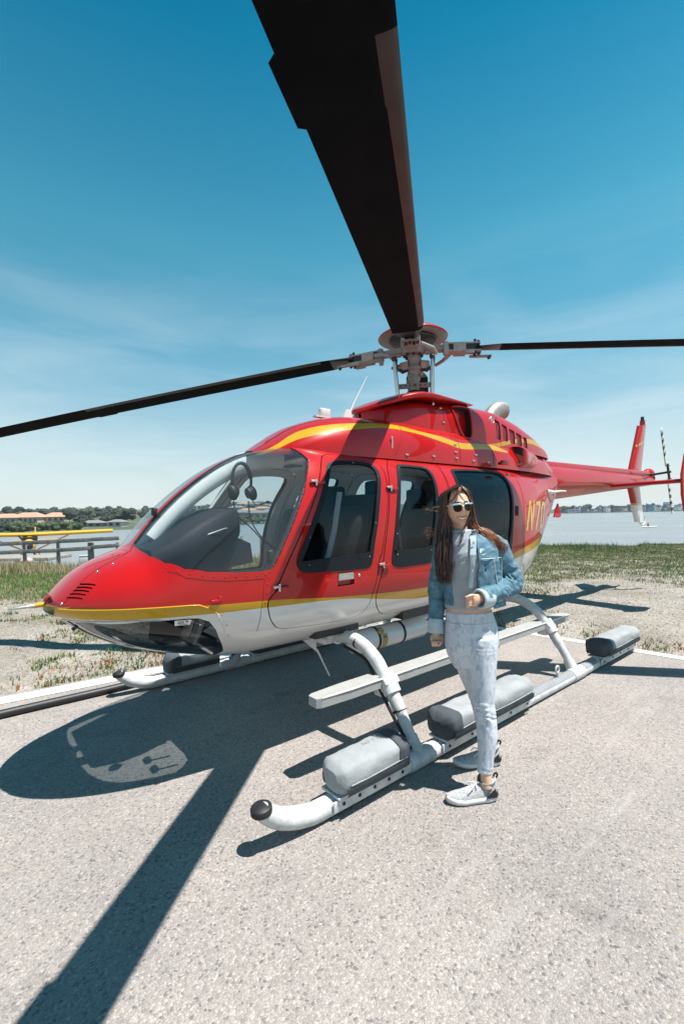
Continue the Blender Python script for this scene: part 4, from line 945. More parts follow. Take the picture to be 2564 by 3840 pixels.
b = MB(); b.tube([(2.62 - .035 * t, .36 + .005 * math.sin(t * 9), 1.19 + .07 * t) for t in np.linspace(0, 1, 30)], [.034 if i % 2 else .028 for i in range(30)], 10); b.build('demist_duct', DKMET, heli)
for y in (.30, .44):
    b = MB(); b.box((2.50, y, .86), (.03, .07, .12), Matrix.Rotation(-.4, 3, 'Y'), bev=.005); b.tube([(2.5, y, .80), (2.40, y, .72)], .010, 6); b.build('rudder_pedal', ALU, heli)
b = MB(); b.tube(catmull([(1.84, .36, .74), (1.92, .36, .95), (1.98, .36, 1.12), (1.94, .36, 1.24)], 5), .014, 8); b.box((1.93, .36, 1.27), (.04, .04, .10), bev=.01); b.build('cyclic_stick', BLK, heli)
def seat(name, x, y, face, w=.44, back=1.68, zb_=1.04, m=SEATB, head=True):
    s = empty(name, (x, y, .70), 0 if face > 0 else math.pi, heli)
    b = MB(); b.box((.18, 0, zb_ - .70 - .07), (.46, w, .14), bev=.04); b.build('seat_cushion', m, s)
    b = MB(); ht = back - zb_
    b.loft([[(-.06 + dx, -w / 2 * k, z), (-.02 + dx, -w / 2 * k, z), (.03 + dx, 0, z), (-.02 + dx, w / 2 * k, z), (-.06 + dx, w / 2 * k, z), (-.09 + dx, 0, z)] for dx, k, z in ((0, .92, zb_ - .72), (-.03, 1.0, zb_ - .70 + ht * .3), (-.08, 1.0, zb_ - .70 + ht * .7), (-.12, .85, zb_ - .70 + ht * .96), (-.13, .6, zb_ - .70 + ht))]); b.build('seat_back', m, s)
    if head: b = MB(); b.box((-.12, 0, back - .70 + .09), (.08, w * .62, .17), bev=.035); b.build('headrest', m, s)
    b = MB(); b.box((.15, 0, (zb_ - .70 - .14) / 2), (.40, w * .9, zb_ - .70 - .14)); b.build('seat_base', DKMET, s)
    return s
seat('crew_seat', 1.36, .37, 1, .44, 1.62, 1.04, head=False); seat('crew_seat', 1.36, -.37, 1, .44, 1.62, 1.04, head=False)
for y in (.40, -.40): seat('aft_facing_seat', .80, y, -1, .42, 1.66, 1.05)
for y in (.46, 0, -.46): seat('rear_seat', -.42, y, 1, .42, 1.66, 1.05)
b = MB(); b.box((1.02, .34, 1.29), (.05, .54, .86), bev=.02); b.box((1.02, -.34, 1.25), (.05, .54, .75), bev=.02); b.box((1.08, 0, 1.15), (.16, .18, 1.3), bev=.03); b.build('cabin_bulkhead', SEATB, heli)
b = MB(); b.box((-.80, 0, 1.42), (.05, 1.16, 1.05)); b.build('rear_bulkhead', mat('rear trim', (.10, .10, .11), .8), heli)
b = MB(); b.box((.92, .60, 1.16), (.34, .14, .14), bev=.03); b.build('tan_cushion', TAN, heli)
b = MB(); b.tube([(1.46, .56, 1.72), (1.50, .54, 1.45), (1.56, .50, 1.17)], [(.024, .003)] * 3, 6, up=(1, .3, 0)); b.tube([(1.56, .50, 1.18), (1.36, .54, 1.18)], [(.015, .003)] * 2, 6); b.build('seat_belt', mat('belt webbing', (.45, .45, .43), .7), heli)
# headset hanging from the post
hs = empty('headset', (1.99, .05, 1.93), 0); tag(hs, 'black aviation headset hanging behind the left windscreen', 'headset')
b = MB()
b.tube([(.0 + .085 * math.cos(a) * .9, .03, -.11 + .13 * math.sin(a)) for a in np.linspace(-.5, math.pi + .5, 24)], [(.012, .007)] * 24, 8, up=(0, 1, 0)); b.tube([(.085 * math.cos(a) * .8, .02, -.12 + .13 * math.sin(a)) for a in np.linspace(0.2, math.pi - .2, 16)], .004, 6); b.build('headband', BLK, hs)
for dx, dy in ((-.075, .04), (.07, .02)):
    b = MB(); b.ball((dx, dy, -.20), (.034, .048, .058), 14, 10, rot=Matrix.Rotation(.3, 3, 'Y')); b.tube([(dx * .75, dy, -.20), (dx * .5, dy, -.205)], [.044, .040], 14); b.build('ear_cup', BLK, hs)
b = MB(); b.tube(catmull([(-.075, .04, -.25), (-.10, .045, -.285), (-.15, .05, -.285), (-.19, .055, -.27)], 5), .0035, 6); b.ball((-.20, .055, -.268), (.018, .010, .011), 10, 6); b.build('boom_microphone', BLK, hs)
b = MB(); b.tube(catmull([(-.05, .03, -.26), (-.07, .03, -.40), (-.13, .06, -.52), (-.22, .12, -.62), (-.30, .22, -.70)], 6), .0045, 6); b.tube(catmull([(.07, .03, -.26), (.04, .03, -.36), (-.06, .05, -.46), (-.16, .10, -.58), (-.30, .22, -.70)], 6), .0045, 6); b.build('headset_cord', BLK, hs)
# ------------------------------------------------------------------ ground, pad, water
VD = Vector((cd.x, cd.y, 0)).normalized(); VR = Vector((VD.y, -VD.x, 0))
VD2, VR2, CAM2 = np.array([VD.x, VD.y]), np.array([VR.x, VR.y]), np.array([CAM.x, CAM.y])
def at(u, s, z=0.): p = CAM + VR * u + VD * s; return Vector((p.x, p.y, z))
D1v = Vector((1, -.10, 0)).normalized(); D2v = Vector((-.12, 1, 0)).normalized(); CORNER = Vector((-1.74, -1.32, 0))
def pad_pt(a, b, z=0.): return CORNER + D1v * a + D2v * b + Vector((0, 0, z))
def smooth01(t): t = np.clip(t, 0, 1); return t * t * (3 - 2 * t)
_ws = [(RNG.uniform(0, 6.28), RNG.uniform(.15, 2.2), RNG.uniform(0, 6.28)) for _ in range(26)]
def wav(x, y, lo=0, hi=26):
    r = 0
    for a, f, p in _ws[lo:hi]: r = r + np.sin((x * np.cos(a) + y * np.sin(a)) * f * 2 + p) / (1 + f)
    return r / 4.
WATER_Z = -2.5
def shore_s(u): return 15.6 + 5.0 * smooth01((u + 9) / 8.) + .5 * np.sin(u * .9) + .35 * np.sin(u * 2.3 + 1)
def pad_ab(x, y):
    X, Y = x - CORNER.x, y - CORNER.y; det = D1v.x * D2v.y - D1v.y * D2v.x
    return (X * D2v.y - Y * D2v.x) / det, (D1v.x * Y - D1v.y * X) / det
def ground_z(x, y):
    q0, q1 = x - CAM2[0], y - CAM2[1]
    s = q0 * VD2[0] + q1 * VD2[1]; u = q0 * VR2[0] + q1 * VR2[1]
    a, b = pad_ab(x, y); dpad = np.maximum(np.maximum(-.15 - a, -.17 - b), 0)
    z = -.035 + (.028 * wav(x * 1.3, y * 1.3) + .012 * wav(x * 5, y * 5) + .03) * smooth01(dpad / .5) - .10 * smooth01((s - 6) / 12)
    z = z - 3.4 * smooth01((s - shore_s(u)) / 3.5)
    return z
xs = np.unique(np.concatenate([np.linspace(-26, 14, 240), np.linspace(-160, -26, 26), np.linspace(14, 160, 28)]))
X, Y = np.meshgrid(xs, np.unique(np.concatenate([np.linspace(-24, 12, 220), np.linspace(-160, -24, 26), np.linspace(12, 160, 28)])), indexing='ij')
Z = ground_z(X, Y); nx, ny = X.shape
V = np.stack([X, Y, Z], -1).reshape(-1, 3); I = np.arange(nx * ny).reshape(nx, ny)
F = np.stack([I[:-1, :-1], I[1:, :-1], I[1:, 1:], I[:-1, 1:]], -1).reshape(-1, 4)
def np_mesh(name, V, F, mats, mi=None, smooth=True):
    me = bpy.data.meshes.new(name); k = F.shape[1]
    me.vertices.add(len(V)); me.vertices.foreach_set('co', np.asarray(V, np.float32).ravel())
    me.loops.add(F.size); me.loops.foreach_set('vertex_index', F.astype(np.int32).ravel())
    me.polygons.add(len(F)); me.polygons.foreach_set('loop_start', np.arange(0, F.size, k, dtype=np.int32))
    for m in mats: me.materials.append(m)
    if mi is not None: me.polygons.foreach_set('material_index', np.asarray(mi, np.int32))
    me.polygons.foreach_set('use_smooth', np.full(len(F), smooth, bool))
    me.update(calc_edges=True); return me
def soil_material():
    m = bpy.data.materials.new('sandy soil'); m.use_nodes = True; t = m.node_tree; b = t.nodes['Principled BSDF']; b.inputs['Roughness'].default_value = .95; b.inputs['Specular IOR Level'].default_value = .2
    tc = N(t, 'ShaderNodeTexCoord')
    n1 = N(t, 'ShaderNodeTexNoise'); n1.inputs['Scale'].default_value = .9; n1.inputs['Detail'].default_value = 8; L(t, tc.outputs['Object'], n1.inputs[0])
    n2 = N(t, 'ShaderNodeTexNoise'); n2.inputs['Scale'].default_value = 18; n2.inputs['Detail'].default_value = 6; n2.inputs['Roughness'].default_value = .7; L(t, tc.outputs['Object'], n2.inputs[0])
    v = N(t, 'ShaderNodeTexVoronoi'); v.inputs['Scale'].default_value = 34; L(t, tc.outputs['Object'], v.inputs[0])
    c1 = N(t, 'ShaderNodeValToRGB'); e = c1.color_ramp.elements; e[0].position = .35; e[0].color = (.29, .258, .218, 1); e[1].position = .65; e[1].color = (.43, .395, .35, 1); L(t, n1.outputs[0], c1.inputs[0])
    c2 = N(t, 'ShaderNodeValToRGB'); e = c2.color_ramp.elements; e[0].position = .30; e[0].color = (.50, .47, .42, 1); e[1].position = .62; e[1].color = (1, 1, 1, 1); L(t, n2.outputs[0], c2.inputs[0])
    mx = N(t, 'ShaderNodeMixRGB', blend_type='MULTIPLY'); mx.inputs[0].default_value = 1; L(t, c1.outputs[0], mx.inputs[1]); L(t, c2.outputs[0], mx.inputs[2])
    L(t, mx.outputs[0], b.inputs['Base Color'])
    ad = N(t, 'ShaderNodeMath', operation='ADD'); L(t, n2.outputs[0], ad.inputs[0]); L(t, v.outputs['Distance'], ad.inputs[1])
    bp = N(t, 'ShaderNodeBump'); bp.inputs['Strength'].default_value = .9; bp.inputs['Distance'].default_value = .03; L(t, ad.outputs[0], bp.inputs['Height']); L(t, bp.outputs[0], b.inputs['Normal'])
    return m
SOIL = soil_material()
tag(link('ground', np_mesh('ground', V, F, [SOIL])), kind='structure')
def asphalt_material():
    m = bpy.data.materials.new('exposed aggregate asphalt'); m.use_nodes = True; t = m.node_tree; b = t.nodes['Principled BSDF']; b.inputs['Roughness'].default_value = .82; b.inputs['Specular IOR Level'].default_value = .35
    tc = N(t, 'ShaderNodeTexCoord')
    wp = N(t, 'ShaderNodeTexNoise'); wp.inputs['Scale'].default_value = 30; wp.inputs['Detail'].default_value = 2; L(t, tc.outputs['Object'], wp.inputs[0])
    mxv = N(t, 'ShaderNodeMixRGB', blend_type='ADD'); mxv.inputs[0].default_value = .012; L(t, tc.outputs['Object'], mxv.inputs[1]); L(t, wp.outputs['Color'], mxv.inputs[2])
    def vor(sc):
        a = N(t, 'ShaderNodeTexVoronoi', feature='F1'); a.inputs['Scale'].default_value = sc; L(t, mxv.outputs[0], a.inputs['Vector'])
        e = N(t, 'ShaderNodeTexVoronoi', feature='DISTANCE_TO_EDGE'); e.inputs['Scale'].default_value = sc; L(t, mxv.outputs[0], e.inputs['Vector']); return a, e
    a1, e1 = vor(112); a2, e2 = vor(240)
    s1 = N(t, 'ShaderNodeSeparateColor'); L(t, a1.outputs['Color'], s1.inputs[0])
    cr1 = N(t, 'ShaderNodeValToRGB'); cr1.color_ramp.interpolation = 'LINEAR'
    el = cr1.color_ramp.elements; el[0].position = 0; el[0].color = (0.126, 0.126, 0.129, 1); el[1].position = 1; el[1].color = (0.388, 0.376, 0.365, 1)
    for p, c in ((.14, (0.227, 0.208, 0.196)), (.45, (0.291, 0.266, 0.248)), (.80, (0.343, 0.309, 0.286)), (.94, (0.396, 0.352, 0.318))): q = el.new(p); q.color = (*c, 1)
    L(t, s1.outputs[0], cr1.inputs[0])
    s2 = N(t, 'ShaderNodeSeparateColor'); L(t, a2.outputs['Color'], s2.inputs[0])
    cr2 = N(t, 'ShaderNodeValToRGB'); el = cr2.color_ramp.elements; el[0].position = 0; el[0].color = (0.210, 0.193, 0.181, 1); el[1].position = 1; el[1].color = (0.367, 0.333, 0.309, 1); L(t, s2.outputs[1], cr2.inputs[0])
    # big stones only where their random value says so; fine grit between
    th = N(t, 'ShaderNodeMath', operation='GREATER_THAN'); th.inputs[1].default_value = .48; L(t, s1.outputs[2], th.inputs[0])
    mx = N(t, 'ShaderNodeMixRGB'); L(t, th.outputs[0], mx.inputs[0]); L(t, cr2.outputs[0], mx.inputs[1]); L(t, cr1.outputs[0], mx.inputs[2])
    ed = N(t, 'ShaderNodeMapRange'); ed.inputs[1].default_value = 0; ed.inputs[2].default_value = .10; ed.inputs[3].default_value = .84; ed.inputs[4].default_value = 1; L(t, e1.outputs['Distance'], ed.inputs[0])
    m2 = N(t, 'ShaderNodeMixRGB', blend_type='MULTIPLY'); m2.inputs[0].default_value = 1; L(t, mx.outputs[0], m2.inputs[1]); L(t, ed.outputs[0], m2.inputs[2])
    # worn, stained and dusty patches
    n1 = N(t, 'ShaderNodeTexNoise'); n1.inputs['Scale'].default_value = .75; n1.inputs['Detail'].default_value = 6; n1.inputs['Roughness'].default_value = .6; L(t, tc.outputs['Object'], n1.inputs[0])
    c3 = N(t, 'ShaderNodeValToRGB'); el = c3.color_ramp.elements; el[0].position = .30; el[0].color = (.84, .83, .83, 1); el[1].position = .70; el[1].color = (1.14, 1.11, 1.08, 1); L(t, n1.outputs[0], c3.inputs[0])
    m3 = N(t, 'ShaderNodeMixRGB', blend_type='MULTIPLY'); m3.inputs[0].default_value = 1; L(t, m2.outputs[0], m3.inputs[1]); L(t, c3.outputs[0], m3.inputs[2])
    # dark oil spots and damp stains
    n6 = N(t, 'ShaderNodeTexNoise'); n6.inputs['Scale'].default_value = 1.9; n6.inputs['Detail'].default_value = 5; n6.inputs['Roughness'].default_value = .55; L(t, tc.outputs['Object'], n6.inputs[0])
    r6 = N(t, 'ShaderNodeMapRange'); r6.inputs[1].default_value = .60; r6.inputs[2].default_value = .74; r6.inputs[3].default_value = 1; r6.inputs[4].default_value = .70; L(t, n6.outputs[0], r6.inputs[0])
    m6 = N(t, 'ShaderNodeMixRGB', blend_type='MULTIPLY'); m6.inputs[0].default_value = 1; L(t, m3.outputs[0], m6.inputs[1]); L(t, r6.outputs[0], m6.inputs[2]); m3 = m6
    # pale scuff streaks near the right skid, running along the helicopter
    mp = N(t, 'ShaderNodeMapping'); mp.inputs['Scale'].default_value = (.5, 5.5, 1); mp.inputs['Rotation'].default_value = (0, 0, .06); L(t, tc.outputs['Object'], mp.inputs[0])
    n4 = N(t, 'ShaderNodeTexNoise'); n4.inputs['Scale'].default_value = 1.3; n4.inputs['Detail'].default_value = 5; n4.inputs['Roughness'].default_value = .7; L(t, mp.outputs[0], n4.inputs[0])
    r4 = N(t, 'ShaderNodeMapRange'); r4.inputs[1].default_value = .56; r4.inputs[2].default_value = .78; L(t, n4.outputs[0], r4.inputs[0])
    mu4 = N(t, 'ShaderNodeMath', operation='MULTIPLY'); mu4.inputs[1].default_value = .5; L(t, r4.outputs[0], mu4.inputs[0])
    m4 = N(t, 'ShaderNodeMixRGB'); m4.inputs[2].default_value = (.40, .38, .36, 1); L(t, mu4.outputs[0], m4.inputs[0]); L(t, m3.outputs[0], m4.inputs[1])
    # rare yellow and dark flecks
    th2 = N(t, 'ShaderNodeMath', operation='GREATER_THAN'); th2.inputs[1].default_value = .9993; L(t, s1.outputs[1], th2.inputs[0])
    m5 = N(t, 'ShaderNodeMixRGB'); m5.inputs[2].default_value = (.36, .25, .12, 1); L(t, th2.outputs[0], m5.inputs[0]); L(t, m4.outputs[0], m5.inputs[1])
    L(t, m5.outputs[0], b.inputs['Base Color'])
    h1 = N(t, 'ShaderNodeMapRange'); h1.inputs[1].default_value = 0; h1.inputs[2].default_value = .28; L(t, e1.outputs['Distance'], h1.inputs[0])
    h2 = N(t, 'ShaderNodeMapRange'); h2.inputs[1].default_value = 0; h2.inputs[2].default_value = .3; h2.inputs[4].default_value = .5; L(t, e2.outputs['Distance'], h2.inputs[0])
    hh_ = N(t, 'ShaderNodeMixRGB'); L(t, th.outputs[0], hh_.inputs[0]); L(t, h2.outputs[0], hh_.inputs[1]); L(t, h1.outputs[0], hh_.inputs[2])
    bp = N(t, 'ShaderNodeBump'); bp.inputs['Strength'].default_value = .55; bp.inputs['Distance'].default_value = .004; L(t, hh_.outputs[0], bp.inputs['Height']); L(t, bp.outputs[0], b.inputs['Normal'])
    return m
b = MB(); q = [(-.14, -.16), (45, -.16), (45, 45), (-.14, 45)]
b.add([pad_pt(a, c, 0) for a, c in q] + [pad_pt(a, c, -.10) for a, c in q], [(0, 1, 2, 3), (0, 4, 5, 1), (1, 5, 6, 2), (2, 6, 7, 3), (3, 7, 4, 0)]); tag(b.build('asphalt_pad', asphalt_material()), kind='structure')
LINE = mat('white line paint', (.58, .58, .565), .6, col2=(.42, .39, .36), vscale=7, thr=(.58, .75), bump=.3, bscale=110, detail=8)
b = MB(); b.add([pad_pt(a, c, .004) for a, c in ((-.09, -.10), (45, -.10), (45, .09), (-.09, .09))], [(0, 1, 2, 3)]); b.build('edge_line', LINE)['kind'] = 'structure'
b = MB(); b.add([pad_pt(a, c, .004) for a, c in ((-.09, .092), (.03, .092), (.03, 45), (-.09, 45))], [(0, 1, 2, 3)]); b.build('edge_line', LINE)['kind'] = 'structure'
# water with fine chop
WAT = bpy.data.materials.new('bay water'); WAT.use_nodes = True; t = WAT.node_tree; b_ = t.nodes['Principled BSDF']; b_.inputs['Base Color'].default_value = (.20, .205, .205, 1); b_.inputs['Roughness'].default_value = .28; b_.inputs['IOR'].default_value = 1.33
tc = N(t, 'ShaderNodeTexCoord'); mp = N(t, 'ShaderNodeMapping'); mp.inputs['Scale'].default_value = (1, 1, 1); L(t, tc.outputs['Object'], mp.inputs[0])
w1 = N(t, 'ShaderNodeTexNoise'); w1.inputs['Scale'].default_value = 1.1; w1.inputs['Detail'].default_value = 6; w1.inputs['Roughness'].default_value = .6; L(t, mp.outputs[0], w1.inputs[0])
w2 = N(t, 'ShaderNodeTexNoise'); w2.inputs['Scale'].default_value = .035; w2.inputs['Detail'].default_value = 4; L(t, mp.outputs[0], w2.inputs[0])
mr = N(t, 'ShaderNodeMapRange'); mr.inputs[1].default_value = .4; mr.inputs[2].default_value = .65; mr.inputs[3].default_value = .2; mr.inputs[4].default_value = .42; L(t, w2.outputs[0], mr.inputs[0]); L(t, mr.outputs[0], b_.inputs['Roughness'])
bp = N(t, 'ShaderNodeBump'); bp.inputs['Strength'].default_value = .8; bp.inputs['Distance'].default_value = .12; L(t, w1.outputs[0], bp.inputs['Height']); L(t, bp.outputs[0], b_.inputs['Normal'])
b = MB(); b.add([(-9000, -9000, WATER_Z), (9000, -9000, WATER_Z), (9000, 9000, WATER_Z), (-9000, 9000, WATER_Z)], [(0, 1, 2, 3)]); tag(b.build('water', WAT), kind='structure')
# ------------------------------------------------------------------ grass and ground cover
GRN = mat('grass green', (.17, .26, .055), .7, var=.45, vscale=3); GRN2 = mat('grass dark green', (.10, .165, .05), .7, var=.4, vscale=4)
DRY = mat('dry grass', (.48, .40, .23), .8, var=.3, vscale=3); DRY2 = mat('dry stalks', (.22, .16, .085), .8); ORG = mat('rusty ice plant', (.42, .17, .04), .7, var=.4, vscale=5); LEAF = mat('ice plant green', (.09, .19, .06), .6, var=.4, vscale=6)
for mm_ in (GRN, GRN2, DRY, LEAF):
    pass
GV, GF, GM = [], [], []
def tufts(P, hmin, hmax, nb, spread, width, mats_w, lean=.5):
    # P: (n,2) tuft centres; each blade a thin triangle
    n = len(P); k = n * nb
    base = np.repeat(P, nb, 0) + RNG.normal(0, spread, (k, 2)); h = RNG.uniform(hmin, hmax, k) * np.repeat(RNG.uniform(.6, 1.2, n), nb)
    ang = RNG.uniform(0, 2 * math.pi, k); ln = RNG.uniform(.1, lean, k) * h; dx, dy = np.cos(ang), np.sin(ang)
    z = ground_z(base[:, 0], base[:, 1]) - .012
    w = width * RNG.uniform(.6, 1.4, k); pa = RNG.uniform(0, 2 * math.pi, k); px, py = np.cos(pa) * w, np.sin(pa) * w
    v = np.empty((k, 3, 3)); v[:, 0] = np.stack([base[:, 0] - px, base[:, 1] - py, z], -1); v[:, 1] = np.stack([base[:, 0] + px, base[:, 1] + py, z], -1); v[:, 2] = np.stack([base[:, 0] + dx * ln, base[:, 1] + dy * ln, z + h], -1)
    b0 = sum(len(q) for q in GV); GV.append(v.reshape(-1, 3)); GF.append(np.arange(k * 3).reshape(-1, 3) + b0)
    pm = RNG.choice(len(mats_w), n, p=np.array(mats_w) / sum(mats_w)); GM.append(np.repeat(pm, nb))
def rand_us(n, u0, u1, s0, s1, dens_f=None):
    u = RNG.uniform(u0, u1, n); s = np.sqrt(RNG.uniform(s0 ** 2, s1 ** 2, n)); p = CAM2 + u[:, None] * VR2 + s[:, None] * VD2
    a, b_ = pad_ab(p[:, 0], p[:, 1]); k = (a < -.16) | (b_ < -.18); k &= s < shore_s(u) + .8
    if dens_f is not None: k &= RNG.uniform(0, 1, n) < dens_f(p[:, 0], p[:, 1], u, s)
    return p[k]
# mats: 0 green 1 dark green 2 dry 3 stalks 4 orange 5 ice plant
patch = lambda x, y: wav(x * .55 + 3, y * .55 - 2)
right_d = lambda x, y, u, s: smooth01((s - 8.6 + 1.3 * patch(x, y) * 2 - .9 * smooth01((2.6 - u) / 2.5)) / 1.2)
tufts(rand_us(46000, -1, 17, 6.2, 22, right_d), .025, .09, 8, .07, .008, [.44, .24, .24, .08, 0, 0])
tufts(rand_us(8000, -1, 18, 11, 22, lambda x, y, u, s: smooth01(patch(x, y) * 3)), .07, .20, 8, .10, .008, [.22, .62, .10, .06, 0, 0])
tufts(rand_us(700, -1, 14, 19, 22), .12, .28, 8, .12, .01, [.3, .5, .1, .1, 0, 0])
tufts(rand_us(5200, .2, 9, 4.8, 9.5, lambda x, y, u, s: smooth01((patch(x * 2.4, y * 2.4) - .12) * 4) * .5), .02, .06, 8, .05, .008, [.2, .1, .45, .1, .05, .1])
def near_edge(x, y):
    a, b_ = pad_ab(x, y); d = np.minimum(np.where(a < -.15, -a, 9), np.where(b_ < -.17, -b_, 9)); return np.exp(-np.maximum(d - .16, 0) / .35)
tufts(rand_us(15000, -9, 12, 3.2, 8.5, lambda x, y, u, s: near_edge(x, y) * smooth01((wav(x * 1.7, y * 1.7) + .18) * 3)), .03, .085, 9, .045, .009, [.16, .16, .26, .10, .10, .22])
# left of the nose: bare sand with scattered ice plant, grass further back
left_g = lambda x, y, u, s: smooth01((s - 8.8 + 1.6 * patch(x, y)) / 1.5)
tufts(rand_us(32000, -17, -1, 7.5, 16.6, left_g), .035, .12, 8, .075, .008, [.55, .25, .14, .06, 0, 0])
tufts(rand_us(2600, -15, -1, 13.2, 16.4), .15, .42, 8, .10, .008, [.05, .10, .45, .40, 0, 0])
clump = lambda x, y, u, s: smooth01((wav(x * 3.3 + 5, y * 3.3) - .10) * 6) * (.35 + .65 * smooth01((5.8 - s) / 2))
tufts(rand_us(13000, -9, 1, 3.6, 9.5, clump), .025, .075, 11, .05, .012, [.12, .14, .14, .06, .16, .38])
tufts(rand_us(9000, -9, 0, 3.4, 9.5), .010, .035, 5, .05, .005, [.1, .05, .5, .25, .05, .05])
V = np.concatenate(GV); F = np.concatenate(GF); Mi = np.concatenate(GM)
tag(link('grass', np_mesh('grass', V, F, [GRN, GRN2, DRY, DRY2, ORG, LEAF], Mi, False)), 'short green and dry grass with low ice plant on the sandy verge', 'grass', kind='stuff')
# pebbles and clods on the sand
def pebbles(n, u0, u1, s0, s1, r0, r1):
    p = rand_us(n, u0, u1, s0, s1); k = len(p); r = RNG.uniform(r0, r1, k); z = ground_z(p[:, 0], p[:, 1])
    base = np.array([(1, 0, 0), (0, 1, 0), (-1, 0, 0), (0, -1, 0), (0, 0, .8)]); v = base[None] * r[:, None, None] * RNG.uniform(.6, 1.3, (k, 5, 1)); v[:, :, 0] += p[:, 0:1]; v[:, :, 1] += p[:, 1:2]; v[:, :, 2] += z[:, None]
    f = np.array([(0, 1, 4), (1, 2, 4), (2, 3, 4), (3, 0, 4)]); return v.reshape(-1, 3), (f[None] + (np.arange(k) * 5)[:, None, None]).reshape(-1, 3)
v1, f1_ = pebbles(9000, -9, 11, 3.5, 10, .006, .022)
tag(link('pebbles', np_mesh('pebbles', v1, f1_, [mat('pebble', (.29, .265, .235), .9, var=.4, vscale=30)], None, False)), 'small pale stones and clods strewn over the sand', 'pebbles', kind='stuff')
# ------------------------------------------------------------------ hose on the pad
b = MB(); b.tube(catmull([(5.2, -1.30, .034), (4.2, -1.37, .034), (3.35, -1.395, .034), (2.4, -1.375, .034), (1.2, -1.42, .034), (-.2, -1.42, .034)], 8), .034, 12)
tag(b.build('hose', mat('black hose', (.014, .015, .017), .5, var=.3, vscale=50)), 'thick black hose lying along the white edge line', 'hose')
# ------------------------------------------------------------------ rail fence, posts and dock beyond the grass
def px_at(x, y, s):   # a spot seen at pixel (x, y) of the photograph at view depth s: used once, to survey positions
    v = (VR * ((x - 1282) / 1725.6) + VD); p = CAM + v * s
    return p
def hz(x): return 1925.7 - .0193 * (x - 1282)
def zpx(x, y, s): return CAM.z + (hz(x) - y) * s / 1725.6
WOODG = mat('weathered grey wood', (.27, .26, .24), .9, var=.45, vscale=9, bump=.3, bscale=60)
WOODP = mat('pale dock wood', (.30, .28, .25), .9, var=.4, vscale=8)
S0 = 16.6
fence = empty('rail_fence', tuple(at((220 - 1282) / 1725.6 * S0, S0, -.1))); tag(fence, 'weathered grey wooden rail fence on the bank behind the nose', 'fence'); fo = Vector(fence.location)
ang = math.atan2(VR.y, VR.x)
def fpt(x, z, ds=0.): p = at((x - 1282) / 1725.6 * S0, S0 + ds, z); return p - fo
for x in (-70, 92, 218, 335, 345, 440):
    b = MB(); p = fpt(x, 0); g = float(ground_z(p.x + fo.x, p.y + fo.y)); top = zpx(x, 2034, S0); b.box((p.x, p.y, (top + g - .3) / 2 - fo.z), (.10, .10, top - g + .3), Matrix.Rotation(ang, 3, 'Z'), bev=.01); b.build('post', WOODG, fence)
def rail(x0, y0, x1, y1, h=.14):
    p, q = fpt(x0, zpx(x0, y0, S0) - fo.z, -.08), fpt(x1, zpx(x1, y1, S0) - fo.z, -.08)
    d = (q - p); b = MB(); b.box((p + q) / 2, (d.length, .04, h), Matrix.Rotation(math.atan2(d.y, d.x), 3, 'Z') @ Matrix.Rotation(-math.asin(d.z / d.length), 3, 'Y'), bev=.006); b.build('rail', WOODG, fence)
rail(-120, 2056, 92, 2046); rail(92, 2046, 218, 2040); rail(218, 2040, 345, 2034); rail(345, 2033, 450, 2028); rail(-120, 2088, 92, 2078); rail(92, 2078, 218, 2074); rail(218, 2073, 345, 2065); rail(345, 2062, 450, 2054)
for i, x in enumerate((905, 977)):
    S1 = 17.6; b = MB(); p = at((x - 1282) / 1725.6 * S1, S1); g = float(ground_z(p.x, p.y)); top = zpx(x, 2010, S1); b.box((p.x, p.y, (top + g - .3) / 2), (.07, .07, top - g + .3), bev=.008)
    tag(b.build('fence_post', WOODG), ['slim wooden post on the bank seen through the cockpit, nearer the headset', 'slim wooden post on the bank seen through the cockpit, nearer the crew seat'][i], 'post', 'posts on the bank behind the cockpit')
S2 = 24.
dk = empty('floating_dock', tuple(at((60 - 1282) / 1725.6 * S2, S2, WATER_Z + .1))); tag(dk, 'pale floating dock behind the rail fence by the yellow seaplane', 'dock'); do = Vector(dk.location)
zt_d = zpx(100, 2086, S2) - do.z
b = MB(); b.box(VR * -1.2 + Vector((0, 0, zt_d - .08)), (7.0, 2.0, .16), Matrix.Rotation(ang, 3, 'Z'), bev=.02); b.build('deck', WOODP, dk)
for i in range(6):
    b = MB(); b.tube([VR * (-4.2 + 1.2 * i) + VD * -.8 + Vector((0, 0, -.6)), VR * (-4.2 + 1.2 * i) + VD * -.8 + Vector((0, 0, zt_d - .1))], .09, 10); b.build('pile', WOODG, dk)
b = MB(); p = at((318 - 1282) / 1725.6 * 20, 20, zpx(318, 2098, 20)); b.box(p, (.42, .34, .34), Matrix.Rotation(ang + .3, 3, 'Z'), bev=.04); b.box(p + Vector((0, 0, .18)), (.45, .37, .04), Matrix.Rotation(ang + .3, 3, 'Z'), bev=.015)
p2 = Vector((p.x, p.y, 0)); g = float(ground_z(p.x, p.y))
b.box((p.x, p.y, (p.z - .17 + g) / 2), (.2, .2, max(.05, p.z - .17 - g)), Matrix.Rotation(ang, 3, 'Z')); tag(b.build('storage_box', WHT), 'small white box standing beside the rail fence behind the nose', 'box')
b = MB(); p = at((98 - 1282) / 1725.6 * 17.4, 17.4, zpx(98, 2105, 17.4)); b.ball(p, (.22, .22, .15), 14, 10); b.tube([p + Vector((0, 0, -.1)), p + Vector((0, 0, -.6))], .03, 8); tag(b.build('buoy', mat('faded pink buoy', (.62, .36, .40), .5)), 'faded pink buoy hanging low by the leftmost fence post', 'buoy')
